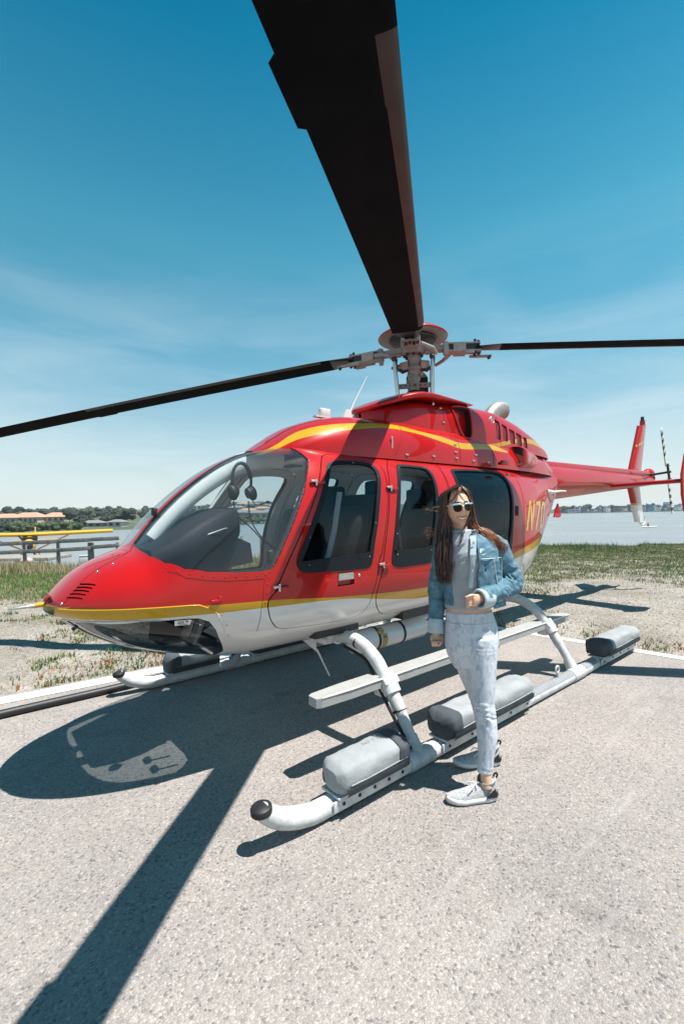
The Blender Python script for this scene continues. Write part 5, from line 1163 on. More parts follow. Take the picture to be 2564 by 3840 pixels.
# ------------------------------------------------------------------ yellow float plane
PY = mat('seaplane yellow', (.66, .36, .01), .35, coat=.5, var=.08, vscale=2)
SP = 33.; wing_c = at((112 - 1282) / 1725.6 * SP, SP); wz = zpx(112, 2005, SP)
lw = (VR * .87 + VD * .49).normalized(); hd_ = Vector((lw.y, -lw.x, 0)); hd_ = hd_ if hd_.dot(VD) < 0 else -hd_
plane = empty('float_plane', (wing_c.x, wing_c.y, WATER_Z), math.atan2(hd_.y, hd_.x)); tag(plane, 'yellow high wing seaplane on floats moored beyond the rail fence', 'seaplane')
h0 = wz - WATER_Z
b = MB(); foil(b, [(.45, y, h0 + .02 * abs(y)) for y in (-5.3, -5, 0, 5, 5.3)], [(-1.05 if abs(y) < 5.2 else -.7, y, h0 + .02 * abs(y)) for y in (-5.3, -5, 0, 5, 5.3)], (0, 0, .30)); b.build('wing', PY, plane)
b = MB()
def ell(x, w, z0, z1): return [(x, w * math.cos(a), (z0 + z1) / 2 + (z1 - z0) / 2 * math.sin(a)) for a in np.linspace(0, 2 * math.pi, 15)[:-1]]
b.loft([ell(1.55, .28, h0 - 1.0, h0 - .45), ell(1.4, .38, h0 - 1.05, h0 - .36), ell(.7, .42, h0 - 1.2, h0 - .28), ell(.3, .42, h0 - 1.25, h0 - .02), ell(-1.2, .38, h0 - 1.2, h0 - .05), ell(-2.6, .22, h0 - 1.0, h0 - .35), ell(-4.6, .05, h0 - .75, h0 - .5)]); b.build('fuselage', PY, plane)
b = MB(); b.box((.1, 0, h0 - .32), (1.3, .86, .36), bev=.08); b.build('cabin_window', DASH, plane)
b = MB(); foil(b, [(-3.7, 0, h0 - .5), (-4.3, 0, h0 + .5)], [(-4.8, 0, h0 - .5), (-4.8, 0, h0 + .45)], (0, .08, 0)); foil(b, [(-3.9, y, h0 - .55) for y in (-1.5, 0, 1.5)], [(-4.7, y, h0 - .55) for y in (-1.5, 0, 1.5)], (0, 0, .06)); b.build('tail_plane', PY, plane)
b = MB(); b.lathe([(.30, 0), (.30, .05), (.05, .12)], 16, 0, (1, 0, 0), (1.5, 0, h0 - .72)); b.build('engine_opening', DKMET, plane)
b = MB(); b.box((1.68, 0, h0 - .72), (.03, .12, 1.8), Matrix.Rotation(.6, 3, 'X'), bev=.01); b.ball((1.68, 0, h0 - .72), .11, 10, 8); b.build('propeller', DKMET, plane)
for sd in (1, -1):
    b = MB(); b.loft([[(x, sd * .95 + w * math.cos(a), .12 + lift + .26 * k * math.sin(a)) for a in np.linspace(0, 2 * math.pi, 13)[:-1]] for x, w, k, lift in ((2.0, .08, .3, .25), (1.5, .26, .8, .1), (.3, .30, 1, 0), (-1.2, .28, .9, 0), (-2.8, .08, .4, .12))]); b.build('float', PY, plane)
    b = MB()
    for x in (.9, -.7): b.tube([(x, sd * .95, .35), (x * .7, sd * .38, h0 - 1.1)], .045, 8)
    b.tube([(.1, sd * .40, h0 - 1.1), (0, sd * 2.6, h0 + .02)], .05, 8); b.build('strut', PY, plane)
# ------------------------------------------------------------------ far shores
def pol(x, s, z=0.): return at((x - 1282) / 1725.6 * s, s, z)
cols = [-500, -250, 0, 150, 300, 400, 520, 700, 900, 1050, 1250, 1500, 1800, 2050]
sh = [120, 125, 130, 136, 143, 150, 160, 178, 200, 215, 240, 270, 330, 400]
rise = [5.0, 5.0, 4.8, 5.0, 6.2, 5.8, 5.0, 6.0, 7.6, 7.2, 6., 5., 4., 1.]
V, F = [], []
prof = [(0, -2.7), (6, -1.9), (22, -1.4), (60, -.9)]
hill_rows = [1.0, 1.6, 2.2, 3.0]
for i, (x, s0_, h) in enumerate(zip(cols, sh, rise)):
    for d, z in prof: V.append(tuple(pol(x, s0_ + d, z)))
    for k, (d, hh_) in enumerate(((130, .35), (260, .75), (420, 1.0), (700, .9))): V.append(tuple(pol(x, s0_ + d, -1 + h * (s0_ + d) / 230 * hh_)))
m = 8
for i in range(len(cols) - 1):
    for j in range(m - 1): F.append((i * m + j, (i + 1) * m + j, (i + 1) * m + j + 1, i * m + j + 1))
FSH = mat('far shore scrub', (.050, .068, .032), .95, col2=(.13, .125, .075), vscale=.09, thr=(.48, .70), detail=8)
me = bpy.data.meshes.new('far_shore'); me.from_pydata(V, [], F); me.materials.append(FSH); me.polygons.foreach_set('use_smooth', [True] * len(F)); me.update(); tag(link('far_shore', me), kind='structure')
def shore_of(x): return float(np.interp(x, cols, sh))
def far_z(x, d):
    h = float(np.interp(x, cols, rise)); s0_ = shore_of(x)
    pts = [p[0] for p in prof] + [130, 260, 420, 700]; zs = [p[1] for p in prof] + [-1 + h * (s0_ + dd) / 230 * q for dd, q in ((130, .35), (260, .75), (420, 1.0), (700, .9))]
    return float(np.interp(d, pts, zs))
TRUNK = mat('far trunk', (.06, .05, .04), .9)
CROWNS = [mat('dark evergreen', (.018, .032, .018), .8, var=.4, vscale=.6), mat('grey green eucalyptus', (.040, .056, .034), .8, var=.35, vscale=.6), mat('green oak', (.045, .070, .024), .8, var=.4, vscale=.6), mat('bush green', (.06, .095, .028), .8, var=.4, vscale=.5)]
def crown_mesh(w, h, lumps, n, leaf, seed, m, hb=.0):
    rg = np.random.default_rng(seed); cs = []
    for i in range(lumps):
        a = rg.uniform(0, 6.28); rr = rg.uniform(0, .62) * w / 2; zz = h * (hb + (1 - hb) * rg.uniform(.22, .82)); cs.append((math.cos(a) * rr, math.sin(a) * rr, zz, rg.uniform(.20, .34) * min(w, h * (1 - hb) * 1.3)))
    v = np.empty((n, 3, 3)); ci = rg.integers(0, lumps, n); c = np.array(cs)[ci]
    d = rg.normal(0, 1, (n, 3)); d /= np.linalg.norm(d, axis=1, keepdims=True); r = rg.uniform(.55, 1.08, n) ** .6
    p = c[:, :3] + d * (c[:, 3] * r)[:, None] * np.array([1, 1, .8])
    for k in range(3): v[:, k] = p + rg.normal(0, leaf, (n, 3))
    VV, FF = [v.reshape(-1, 3)], [np.arange(n * 3).reshape(-1, 3)]; base = n * 3
    for c in cs:   # leafy masses the loose leaves grow out of
        a = np.linspace(0, 2 * math.pi, 9)[:-1]; e = np.linspace(-1.35, 1.35, 6); A, E_ = np.meshgrid(a, e); rr = c[3] * rg.uniform(.72, 1.08, A.shape)
        q = np.stack([c[0] + rr * np.cos(E_) * np.cos(A), c[1] + rr * np.cos(E_) * np.sin(A), c[2] + .85 * rr * np.sin(E_)], -1).reshape(-1, 3)
        f = [(i * 8 + j, i * 8 + (j + 1) % 8, (i + 1) * 8 + (j + 1) % 8) for i in range(5) for j in range(8)] + [(i * 8 + j, (i + 1) * 8 + (j + 1) % 8, (i + 1) * 8 + j) for i in range(5) for j in range(8)]
        VV.append(q); FF.append(np.array(f) + base); base += len(q)
    return np_mesh('crown', np.concatenate(VV), np.concatenate(FF), [CROWNS[m]], None, False)
protos = {}
def tree(name, label, group, x, d, w, h, m, seed, hb=.25):
    s0_ = shore_of(x); p = pol(x, s0_ + d, far_z(x, d) - .1)
    key = (m, seed % 3, hb > .2)
    t_ = empty(name, tuple(p), seed * 1.3); tag(t_, label, 'bush' if 'bush' in name else 'tree', group)
    cm = crown_mesh(w, h, 11 if 'bush' not in name else 8, 420, .22 if h > 4 else .17, seed, m, hb)
    link('crown', cm, t_)
    b = MB(); b.tube([(0, 0, -.2), (.1, 0, h * .35), (.0, .1, h * .7)], [h * .035, h * .028, h * .012], 7); b.tube([(.05, 0, h * .35), (w * .22, .1, h * .6)], [h * .016, h * .008], 5); b.build('trunk', TRUNK, t_)
# (pixel column, metres behind the waterline, width, height, kind)
named = [(40, 118, 12, 8.4, 0, 'broad dark evergreen tree behind the leftmost tan roofed house'), (88, 116, 11, 7.6, 0, 'second dark evergreen tree, between the first two tan roofed houses'), (172, 112, 8, 6.4, 1, 'small grey green tree between the wide and the narrow tan roofed houses'), (262, 84, 10, 5.4, 0, 'rounded dark tree right beside the rightmost tan roofed house'), (430, 50, 6, 7.4, 1, 'tallest slim tree on the far shore left of the windscreen'), (480, 48, 8, 6.4, 0, 'dark tree on the far shore at the edge of the windscreen'), (315, 30, 10, 4.6, 0, 'large dark tree low on the far shore behind the fence'), (400, 26, 8, 4.6, 0, 'dark spreading tree at the water edge left of the windscreen')]
for i, (x, d, w, h, m, lab) in enumerate(named): tree('shore_tree', lab, 'trees on the far shore', x, d, w, h, m, 11 + i)
rg = random.Random(5)
def wood(name, label, spots, parent_at, kind_n, leaf):
    # a far-off wood that reads as one mass: many crowns joined
    VV, FF, MM, base = [], [], [], 0
    for (p, w, h, m, seed) in spots:
        cm = crown_mesh(w, h, 8, kind_n, leaf, seed, m, 0.); n = len(cm.vertices); co = np.empty(n * 3, np.float32); cm.vertices.foreach_get('co', co); co = co.reshape(-1, 3) + np.array(p)
        f = np.empty(len(cm.polygons) * 3, np.int32); cm.loops.foreach_get('vertex_index', f); VV.append(co); FF.append(f.reshape(-1, 3) + base); MM.append(np.full(len(cm.polygons), m)); base += n; bpy.data.meshes.remove(cm)
    tag(link(name, np_mesh(name, np.concatenate(VV), np.concatenate(FF), CROWNS, np.concatenate(MM), False)), label, 'woodland', kind='stuff')
rg = random.Random(5)
spots = []
for i in range(120):
    x = rg.choice([rg.uniform(-60, 560), rg.uniform(-60, 560), rg.uniform(560, 1120)]); d = rg.uniform(110, 340); spots.append((tuple(pol(x, shore_of(x) + d, far_z(x, d) - .4)), rg.uniform(8, 14), rg.uniform(3, 5.6), rg.choice([0, 1, 1, 2]), 100 + i))
wood('hill_woodland', 'distant blue green woodland on the hill beyond the water', spots, None, 220, .3)
spots = []
for i in range(46):
    x = -60 + i * 9 + rg.uniform(-4, 4)
    if i > 40: x = 560 + (i - 40) * 95
    d = rg.uniform(5, 18); spots.append((tuple(pol(x, shore_of(x) + d, far_z(x, d) - .3)), rg.uniform(6, 9), rg.uniform(2.0, 2.9), rg.choice([2, 3, 0, 3]), 300 + i))
for i in range(34):
    x = rg.uniform(840, 1080); d = rg.uniform(4, 220); spots.append((tuple(pol(x, shore_of(x) + d, far_z(x, d) - .3)), rg.uniform(6, 11), rg.uniform(2.4, 4.2), rg.choice([2, 1, 0]), 400 + i))
wood('shore_hedge', 'dark green belt of bushes along the far water edge', spots, None, 260, .15)
TANR = mat('terracotta roof', (.46, .27, .18), .8, var=.2, vscale=1.5); TANW = mat('tan stucco', (.50, .40, .30), .8); HW = mat('pale house wall', (.55, .52, .47), .8); GW = mat('grey house wall', (.30, .32, .33), .8); GRF = mat('grey roof', (.20, .19, .19), .8, var=.2, vscale=1); WIN = mat('dark window', (.03, .035, .04), .2)
def house(name, lab, group, x, d, w, dep, h, rh, wall, roof, rz, nwin=4, stor=1, z=None):
    s0_ = shore_of(x); p = pol(x, s0_ + d, far_z(x, d) - .2 if z is None else z)
    t_ = empty(name, tuple(p), ang + rz); tag(t_, lab, 'house', group)
    b = MB(); b.box((0, 0, h / 2), (w, dep, h)); b.build('wall', wall, t_)
    b = MB(); e = .6; r = [(-w / 2 - e, -dep / 2 - e, h), (w / 2 + e, -dep / 2 - e, h), (w / 2 + e, dep / 2 + e, h), (-w / 2 - e, dep / 2 + e, h)]; k = dep / 2
    b.add([*r, (-w / 2 + k * .8, 0, h + rh), (w / 2 - k * .8, 0, h + rh)], [(0, 1, 5, 4), (1, 2, 5), (2, 3, 4, 5), (3, 0, 4), (3, 2, 1, 0)]); b.build('roof', roof, t_)
    for st in range(stor):
        for i in range(nwin):
            b = MB(); b.box((-w / 2 + w * (i + .5) / nwin, -dep / 2 - .03, h * (st + .55) / stor), (w / nwin * .5, .06, h / stor * .45)); b.build('window', WIN, t_)
house('waterside_house', 'leftmost tan roofed house on the far shore', 'tan roofed houses on the far shore', 30, 92, 12.5, 8, 2.9, 2.0, TANW, TANR, .05, 5)
house('waterside_house', 'widest tan roofed house on the far shore, second from the left', 'tan roofed houses on the far shore', 114, 92, 14.5, 9, 2.9, 2.4, TANW, TANR, -.08, 6)
house('waterside_house', 'narrow tan roofed house on the far shore, right of the wide one', 'tan roofed houses on the far shore', 212, 92, 10.5, 8, 2.8, 2.2, TANW, TANR, .15, 4)
house('shore_cabin', 'low grey cabin among dark trees on the far shore', None, 352, 22, 7.5, 5, 1.5, 1.0, GW, GRF, .1, 3)
house('shore_cabin', 'small pale cabin at the water edge left of the windscreen', None, 443, 16, 5.5, 4, 1.9, .9, HW, GRF, -.2, 2)
hill_w = [HW, TANW, GW, HW]
_hx = [868, 890, 905, 930, 948, 962, 985, 1005, 1022, 1038, 845, 1060, 915, 975]; _ord = ['leftmost', 'second', 'third', 'fourth', 'fifth', 'sixth', 'seventh', 'eighth', 'ninth', 'tenth', 'eleventh', 'twelfth', 'thirteenth', 'rightmost']
HL = ['%s house, with a %s roof and %s walls, from the left on the hillside seen through the cockpit' % (_ord[sorted(_hx).index(x)], 'tan' if i % 3 == 0 else 'grey', ('white', 'tan', 'grey', 'white')[i % 4]) for i, x in enumerate(_hx)]
HL = [h.replace('leftmost house', 'leftmost house').replace(' on the hillside seen through the cockpit', ' on the cockpit hillside') for h in HL]
for i, (x, d, w) in enumerate([(868, 60, 9), (890, 150, 12), (905, 40, 8), (930, 90, 12), (948, 200, 14), (962, 52, 11), (985, 130, 12), (1005, 60, 9), (1022, 180, 13), (1038, 90, 10), (845, 110, 11), (1060, 50, 10), (915, 240, 13), (975, 260, 14)]):
    house('hillside_house', HL[i], 'hillside houses seen through the cockpit', x, d, w, 8, rg.uniform(3, 4.5), 1.6, hill_w[i % 4], TANR if i % 3 == 0 else GRF, rg.uniform(-.4, .4), 3)
# ------------------------------------------------------------------ row of houseboats far away on the right
SB = 452.
HBC = {'teal': (.03, .20, .28), 'grey': (.28, .30, .31), 'pale blue': (.38, .46, .50), 'brown': (.20, .15, .11), 'white': (.62, .61, .58), 'dark grey': (.10, .12, .13), 'tan': (.42, .32, .25), 'blue grey': (.16, .22, .26)}
HBM = {k: mat('houseboat ' + k, v, .7) for k, v in HBC.items()}
boats = [(2096, 30, 'teal', 1, 'long low teal houseboat at the left end of the far row'), (2137, 30, 'grey', 1, 'low grey houseboat next to the long teal one'), (2163, 22, 'pale blue', 2, 'pale blue two storey houseboat right of the first grey one'), (2190, 30, 'dark grey', 2, 'dark grey houseboat right of the pale blue one'), (2222, 26, 'blue grey', 1, 'low blue grey houseboat in the middle left of the far row'), (2250, 24, 'grey', 2, 'two storey grey houseboat in the middle of the far row'), (2276, 26, 'white', 2, 'white houseboat just left of the lower tail fin'), (2308, 30, 'dark grey', 2, 'dark houseboat half behind the lower tail fin on its left'), (2335, 24, 'tan', 2, 'tan houseboat just left of the tail fin tip'), (2360, 20, 'dark grey', 2, 'narrow dark houseboat beside the fin'), (2432, 26, 'teal', 2, 'teal two storey houseboat right of the lower tail fin'), (2462, 28, 'white', 2, 'white houseboat with grey roof left of the tail rotor tip'), (2500, 34, 'blue grey', 3, 'tallest blue grey houseboat behind the tail rotor tip'), (2540, 32, 'white', 2, 'white houseboat at the right end of the far row'), (2580, 40, 'brown', 2, 'brown houseboat at the picture edge'), (2400, 30, 'grey', 2, 'grey houseboat directly behind the lower tail fin')]
for i, (x, wpx, colr, st, lab) in enumerate(boats):
    w = wpx * SB / 1725.6; s = SB + rg.uniform(-10, 12); t_ = empty('houseboat', tuple(pol(x, s, WATER_Z)), ang + rg.uniform(-.2, .2)); tag(t_, lab, 'houseboat', 'houseboats along the far shore')
    b = MB(); b.box((0, 0, .35), (w * 1.05, 5.5, .9)); b.build('hull', HBM['dark grey'], t_)
    b = MB(); z = .8; ww = w * .95
    for k in range(st): b.box(((rg.random() - .5) * (w - ww), 0, z + 1.35), (ww, 4.8 - .5 * k, 2.7)); z += 2.7; ww *= rg.uniform(.6, .9)
    b.build('cabin', HBM[colr], t_)
    b = MB(); b.box((0, 0, z + .1), (ww * 1.25, 5.0, .25)); b.build('roof', HBM[rg.choice(['white', 'grey', 'dark grey', 'blue grey'])], t_)
    for k in range(st):
        for j in range(3):
            b = MB(); b.box((w * (-.28 + .28 * j), -2.43, .8 + 2.7 * k + 1.5), (w * .16, .08, 1.1)); b.build('window', WIN if rg.random() < .7 else HBM['white'], t_)
# low land behind the houseboats
V = [tuple(pol(x, s, z)) for x in (2060, 2200, 2400, 2600, 2900) for s, z in ((SB + 16, -2.6), (SB + 30, -1.0), (SB + 70, 1.6), (SB + 200, .5))]; F = [(i * 4 + j, (i + 1) * 4 + j, (i + 1) * 4 + j + 1, i * 4 + j + 1) for i in range(4) for j in range(3)]
me = bpy.data.meshes.new('far_bank'); me.from_pydata(V, [], F); me.materials.append(FSH); me.update(); tag(link('far_bank', me), kind='structure')
spots = []
for i in range(30):
    x = rg.uniform(2070, 2640); spots.append((tuple(pol(x, SB + rg.uniform(20, 50), -1.5)), rg.uniform(6, 12), rg.uniform(4, 7.5), rg.choice([0, 1, 2]), 700 + i))
wood('bank_woodland', 'far off dark trees behind the row of houseboats', spots, None, 80, .6)
kx = empty('kayak', tuple(pol(2432, 95, WATER_Z)), ang + .1); tag(kx, 'tiny red and white kayak out on the water by the tail fin', 'kayak')
b = MB(); b.loft([[(x, w * math.cos(a), .12 + .14 * math.sin(a)) for a in np.linspace(0, 6.2832, 11)[:-1]] for x, w in ((-1.7, .03), (-1, .26), (0, .32), (1, .26), (1.7, .03))]); b.build('hull', WHT, kx)
b = MB(); b.ball((-.3, 0, .42), (.18, .22, .32), 10, 8); b.ball((-.3, 0, .82), .12, 10, 8); b.build('paddler', RED, kx)
# ------------------------------------------------------------------ the woman standing beside the left skid
PS = 2.66; PU0 = (1745 - 1282) / 1725.6 * PS
woman = empty('person', tuple(at(PU0, PS, 0)), math.atan2(VR.y, VR.x))
tag(woman, 'woman with long brown hair, denim jacket and pale leggings standing by the near skid', 'person')
# her own frame: X towards the picture's right, Y away from the camera, Z up
def J(x, y, d=0.):
    s = PS + d; return Vector(((x - 1282) / 1725.6 * s - PU0, d, CAM.z + (1925.7 - .0193 * (x - 1282) - y) * s / 1725.6))
M_ = PS / 1725.6
def ringE(c, a, b, rot=0., n=28, e=1., tilt=None):
    out = []
    for k in range(n):
        t = 2 * math.pi * k / n; cx_, sy_ = math.cos(t), math.sin(t)
        p = Vector((a * abs(cx_) ** e * (1 if cx_ > 0 else -1), b * abs(sy_) ** e * (1 if sy_ > 0 else -1), 0))
        p.rotate(Matrix.Rotation(rot, 3, 'Z'))
        if tilt: p.rotate(Matrix.Rotation(tilt, 3, 'Y'))
        out.append(Vector(c) + p)
    return out
def limb(b, pts, seg=16, sub=4, mi=0):
    # pts: (Vector, radius or (r across, r deep))
    P = [p for p, r in pts]; Rr = [r if isinstance(r, tuple) else (r, r) for p, r in pts]
    C_ = catmull(P, sub); A = catmull([(r[0], r[1], 0) for r in Rr], sub)
    b.tube(C_, [(max(a.x, .003), max(a.y, .003)) for a in A], seg, mi, True, up=(0, 1, .05))
def remesh(mb, vox, smooth=2, name='t', folds=None):
    me = mb.mesh(name, []); bm = bmesh.new(); bm.from_mesh(me); bmesh.ops.recalc_face_normals(bm, faces=bm.faces); bm.to_mesh(me); bm.free()
    o = bpy.data.objects.new('t', me); C.objects.link(o)
    m = o.modifiers.new('r', 'REMESH'); m.mode = 'VOXEL'; m.voxel_size = vox; m.use_smooth_shade = True
    if smooth: s = o.modifiers.new('s', 'SMOOTH'); s.iterations = smooth; s.factor = .5
    dg = bpy.context.evaluated_depsgraph_get(); r = bpy.data.meshes.new_from_object(o.evaluated_get(dg)); bpy.data.objects.remove(o); r.name = name
    if folds:   # cloth folds: push the surface along its normals by stretched noise
        n = len(r.vertices); co = np.empty(n * 3, np.float32); r.vertices.foreach_get('co', co); nn = np.empty(n * 3, np.float32); r.vertex_normals.foreach_get('vector', nn)
        co, nn = co.reshape(-1, 3), nn.reshape(-1, 3)
        d = np.array([folds(Vector(map(float, c))) for c in co], np.float32)
        r.vertices.foreach_set('co', (co + nn * d[:, None]).ravel()); r.update()
    return r
def ridge(p, s): n = noise.noise(Vector((p[0] * s[0], p[1] * s[1], p[2] * s[2]))); return (1 - abs(n) * 2.2)
def jacket_folds(c):
    n = noise.noise(Vector((c.x * 9, c.y * 9, c.z * 7))) * .006 + ridge((c.x + c.z * .7, c.y, c.z - c.x * .5), (11, 9, 26)) * .0035
    q = math.exp(-((c - L_el).length / .14) ** 2) + .7 * math.exp(-((c - R_el).length / .13) ** 2)
    return n + q * .006 * ridge((c.x, c.y, c.z + c.x * .4), (16, 12, 42))
def leg_folds(c):
    kz = math.exp(-((c.z - .44) / .06) ** 2) + 1.2 * math.exp(-((c.z - .10) / .06) ** 2) + .5 * math.exp(-((c.z - .80) / .05) ** 2)
    return noise.noise(Vector((c.x * 7, c.y * 7, c.z * 5))) * .003 + kz * .0045 * ridge((c.x, c.y, c.z + .3 * c.x), (9, 9, 52))
def top_folds(c): return noise.noise(Vector((c.x * 10, c.y * 10, c.z * 9))) * .005 + ridge((c.x + .5 * c.z, c.y, c.z - .5 * c.x), (10, 9, 30)) * .0022
SKIN = mat('skin', (.64, .38, .26), .45, var=.12, vscale=30, bump=.05, bscale=400)
SKIN.node_tree.nodes['Principled BSDF'].inputs['Subsurface Weight'].default_value = .12; SKIN.node_tree.nodes['Principled BSDF'].inputs['Subsurface Radius'].default_value = (.02, .008, .004)
LIP = mat('lips', (.42, .12, .11), .35); TEETH = mat('teeth', (.75, .72, .66), .3); NAIL = mat('red nail varnish', (.35, .01, .03), .2)
EYEW, EYEB = mat('eye white', (.7, .7, .68), .3), mat('iris', (.05, .03, .02), .2)
KNIT = mat('grey heather knit', (.36, .385, .42), .9, var=.16, vscale=260, bump=.35, bscale=420, sheen=.2)
def denim_material(name, dark, light):
    m = mat(name, dark, .85, bump=.45, bscale=500); t = m.node_tree; b = t.nodes['Principled BSDF']
    tc = N(t, 'ShaderNodeTexCoord'); n = N(t, 'ShaderNodeTexNoise'); n.inputs['Scale'].default_value = 26; n.inputs['Detail'].default_value = 8; n.inputs['Roughness'].default_value = .7; L(t, tc.outputs['Object'], n.inputs[0])
    mr = N(t, 'ShaderNodeMapRange'); mr.inputs[1].default_value = .34; mr.inputs[2].default_value = .70; L(t, n.outputs[0], mr.inputs[0])
    mx = N(t, 'ShaderNodeMixRGB'); mx.inputs[1].default_value = (*dark, 1); mx.inputs[2].default_value = (*light, 1); L(t, mr.outputs[0], mx.inputs[0]); L(t, mx.outputs[0], b.inputs['Base Color'])
    return m
DENIM = denim_material('washed denim', (.042, .125, .185), (.16, .285, .35)); DENIML = denim_material('faded denim', (.36, .47, .52), (.58, .66, .68))
def legging_material():
    m = mat('patterned leggings', (.52, .56, .61), .75, bump=.12, bscale=300); t = m.node_tree; b = t.nodes['Principled BSDF']
    tc = N(t, 'ShaderNodeTexCoord'); mp = N(t, 'ShaderNodeMapping'); mp.inputs['Scale'].default_value = (1, 1, .55); mp.inputs['Rotation'].default_value = (.3, .5, .2); L(t, tc.outputs['Object'], mp.inputs[0])
    ns = N(t, 'ShaderNodeTexNoise'); ns.inputs['Scale'].default_value = 14; L(t, mp.outputs[0], ns.inputs[0])
    ad = N(t, 'ShaderNodeMixRGB', blend_type='ADD'); ad.inputs[0].default_value = .10; L(t, mp.outputs[0], ad.inputs[1]); L(t, ns.outputs['Color'], ad.inputs[2])
    v = N(t, 'ShaderNodeTexVoronoi'); v.inputs['Scale'].default_value = 62; L(t, ad.outputs[0], v.inputs['Vector'])
    sp = N(t, 'ShaderNodeSeparateColor'); L(t, v.outputs['Color'], sp.inputs[0])
    cr = N(t, 'ShaderNodeValToRGB'); el = cr.color_ramp.elements; el[0].position = 0; el[0].color = (.37, .41, .47, 1); el[1].position = 1; el[1].color = (.58, .60, .64, 1)
    for p, c in ((.16, (.43, .47, .53)), (.30, (.51, .54, .59)), (.8, (.55, .57, .615))): q = el.new(p); q.color = (*c, 1)
    L(t, sp.outputs[0], cr.inputs[0]); L(t, cr.outputs[0], b.inputs['Base Color']); return m
LEG = legging_material()
# ---- body: one continuous surface
body_b = MB()
tors = [(2440, 1758, 92, .105), (2354, 1757, 96, .112), (2290, 1750, 84, .098), (2240, 1748, 78, .090), (2160, 1750, 86, .098), (2100, 1752, 94, .112), (2050, 1756, 98, .096), (2025, 1757, 88, .075), (2008, 1745, 50, .06)]
body_b.loft([ringE(J(x, y), hw * M_, bb, .18) for y, x, hw, bb in tors])
limb(body_b, [(J(1738, 2030, .015), .062), (J(1726, 2000, .012), .052), (J(1716, 1965, .005), .048), (J(1712, 1930, .01), .05)])
HC = J(1711, 1903, -.005); HR = Matrix.Rotation(R(-4), 3, 'Y') @ Matrix.Rotation(R(6), 3, 'Z') @ Matrix.Rotation(R(-4), 3, 'X')
def head_pt(u, v):
    x, y, z = math.cos(v) * math.sin(u), -math.cos(v) * math.cos(u), math.sin(v)   # u = 0 faces the camera (-Y)
    px_, py_, pz_ = .073 * x, .092 * y, .116 * z
    if z < 0: px_ *= 1 - .30 * (-z) ** 1.6; py_ *= 1 - .12 * (-z) ** 2
    front = max(0, -y) ** 1.5
    g = lambda cx_, cz_, sx, sz: math.exp(-((px_ - cx_) / sx) ** 2 - ((pz_ - cz_) / sz) ** 2) * front
    dy = .020 * g(0, -.030, .011, .016) + .012 * g(0, -.008, .009, .020) + .006 * g(0, -.064, .020, .010) + .008 * g(0, -.100, .018, .012) + .006 * g(0, .022, .045, .010) + .006 * (g(.036, -.028, .018, .02) + g(-.036, -.028, .018, .02)) - .008 * (g(.030, .002, .014, .010) + g(-.030, .002, .014, .010)) - .004 * g(0, -.048, .014, .006)
    return HC + HR @ Vector((px_, py_ - dy, pz_))
def head_surf(x, z, off=0.):
    # point on the face at head coordinates x, z (front side)
    v = math.asin(max(-1, min(1, z / .116))); k = .073 * math.cos(v) * (1 - (.30 * (-z / .116) ** 1.6 if z < 0 else 0)); u = math.asin(max(-1, min(1, x / k)))
    return head_pt(u, v) + HR @ Vector((0, -off, 0))
nu, nv = 56, 44
body_b.loft([[head_pt(2 * math.pi * k / nu, -math.pi / 2 + .02 + (math.pi - .04) * i / nv) for k in range(nu)] for i in range(nv + 1)])
for s in (1, -1): body_b.ball(HC + HR @ Vector((.074 * s, .005, -.005)), (.010, .018, .030), 10, 8, rot=HR)
# arms
L_sh, L_el, L_wr = J(1850, 2040, .0), J(1917, 2182, .02), J(1800, 2238, -.13)
limb(body_b, [(J(1815, 2045, .01), .055), (L_sh, .048), (L_sh.lerp(L_el, .5), .040), (L_el, .036)]); limb(body_b, [(L_el, .036), (L_el.lerp(L_wr, .4), .034), (L_wr, .025), (J(1785, 2245, -.145), .024)])
R_sh, R_el, R_wr = J(1668, 2045, .03), J(1628, 2205, .06), J(1625, 2362, .035)
limb(body_b, [(J(1700, 2045, .02), .055), (R_sh, .046), (R_sh.lerp(R_el, .5), .038), (R_el, .034)]); limb(body_b, [(R_el, .034), (R_el.lerp(R_wr, .45), .031), (R_wr, .023), (J(1625, 2380, .03), .024)])
# left hand: a loose fist closed on the jacket's hem
def finger(pts, r0, r1):
    limb(body_b, [(p, r0 + (r1 - r0) * i / (len(pts) - 1)) for i, p in enumerate(pts)], 10, 3)
limb(body_b, [(J(1788, 2245, -.145), (.026, .020)), (J(1774, 2250, -.158), (.034, .020)), (J(1762, 2252, -.165), (.034, .018))])
for i in range(4):
    yk = 2241 + 9.5 * i; ln = (1, 1.1, 1.02, .85)[i]
    finger([J(1764, yk, -.166), J(1752 - 3 * ln, yk + 1, -.178), J(1744 - 3 * ln, yk + 5, -.168), J(1748, yk + 8, -.152), J(1757, yk + 7, -.146)], .0072, .006)
finger([J(1780, 2236, -.155), J(1764, 2232, -.172), J(1750, 2236, -.182), J(1737, 2242, -.182)], .0098, .0072)
# right hand: hanging, fingers curled
limb(body_b, [(J(1625, 2378, .03), (.024, .018)), (J(1624, 2390, .026), (.033, .018)), (J(1623, 2402, .02), (.034, .017))])
for i in range(4):
    xk = 1610 + 9 * i; ln = (.9, 1.05, 1.08, .98)[i]
    finger([J(xk, 2401, .02), J(xk, 2413 + 2 * ln, .008), J(xk + 1, 2419 + 2 * ln, -.008), J(xk + 1, 2412, -.02), J(xk + 2, 2403, -.018)], .0066, .0056)
finger([J(1645, 2385, .02), J(1648, 2398, .005), J(1644, 2410, -.012), J(1634, 2414, -.022)], .0095, .007)
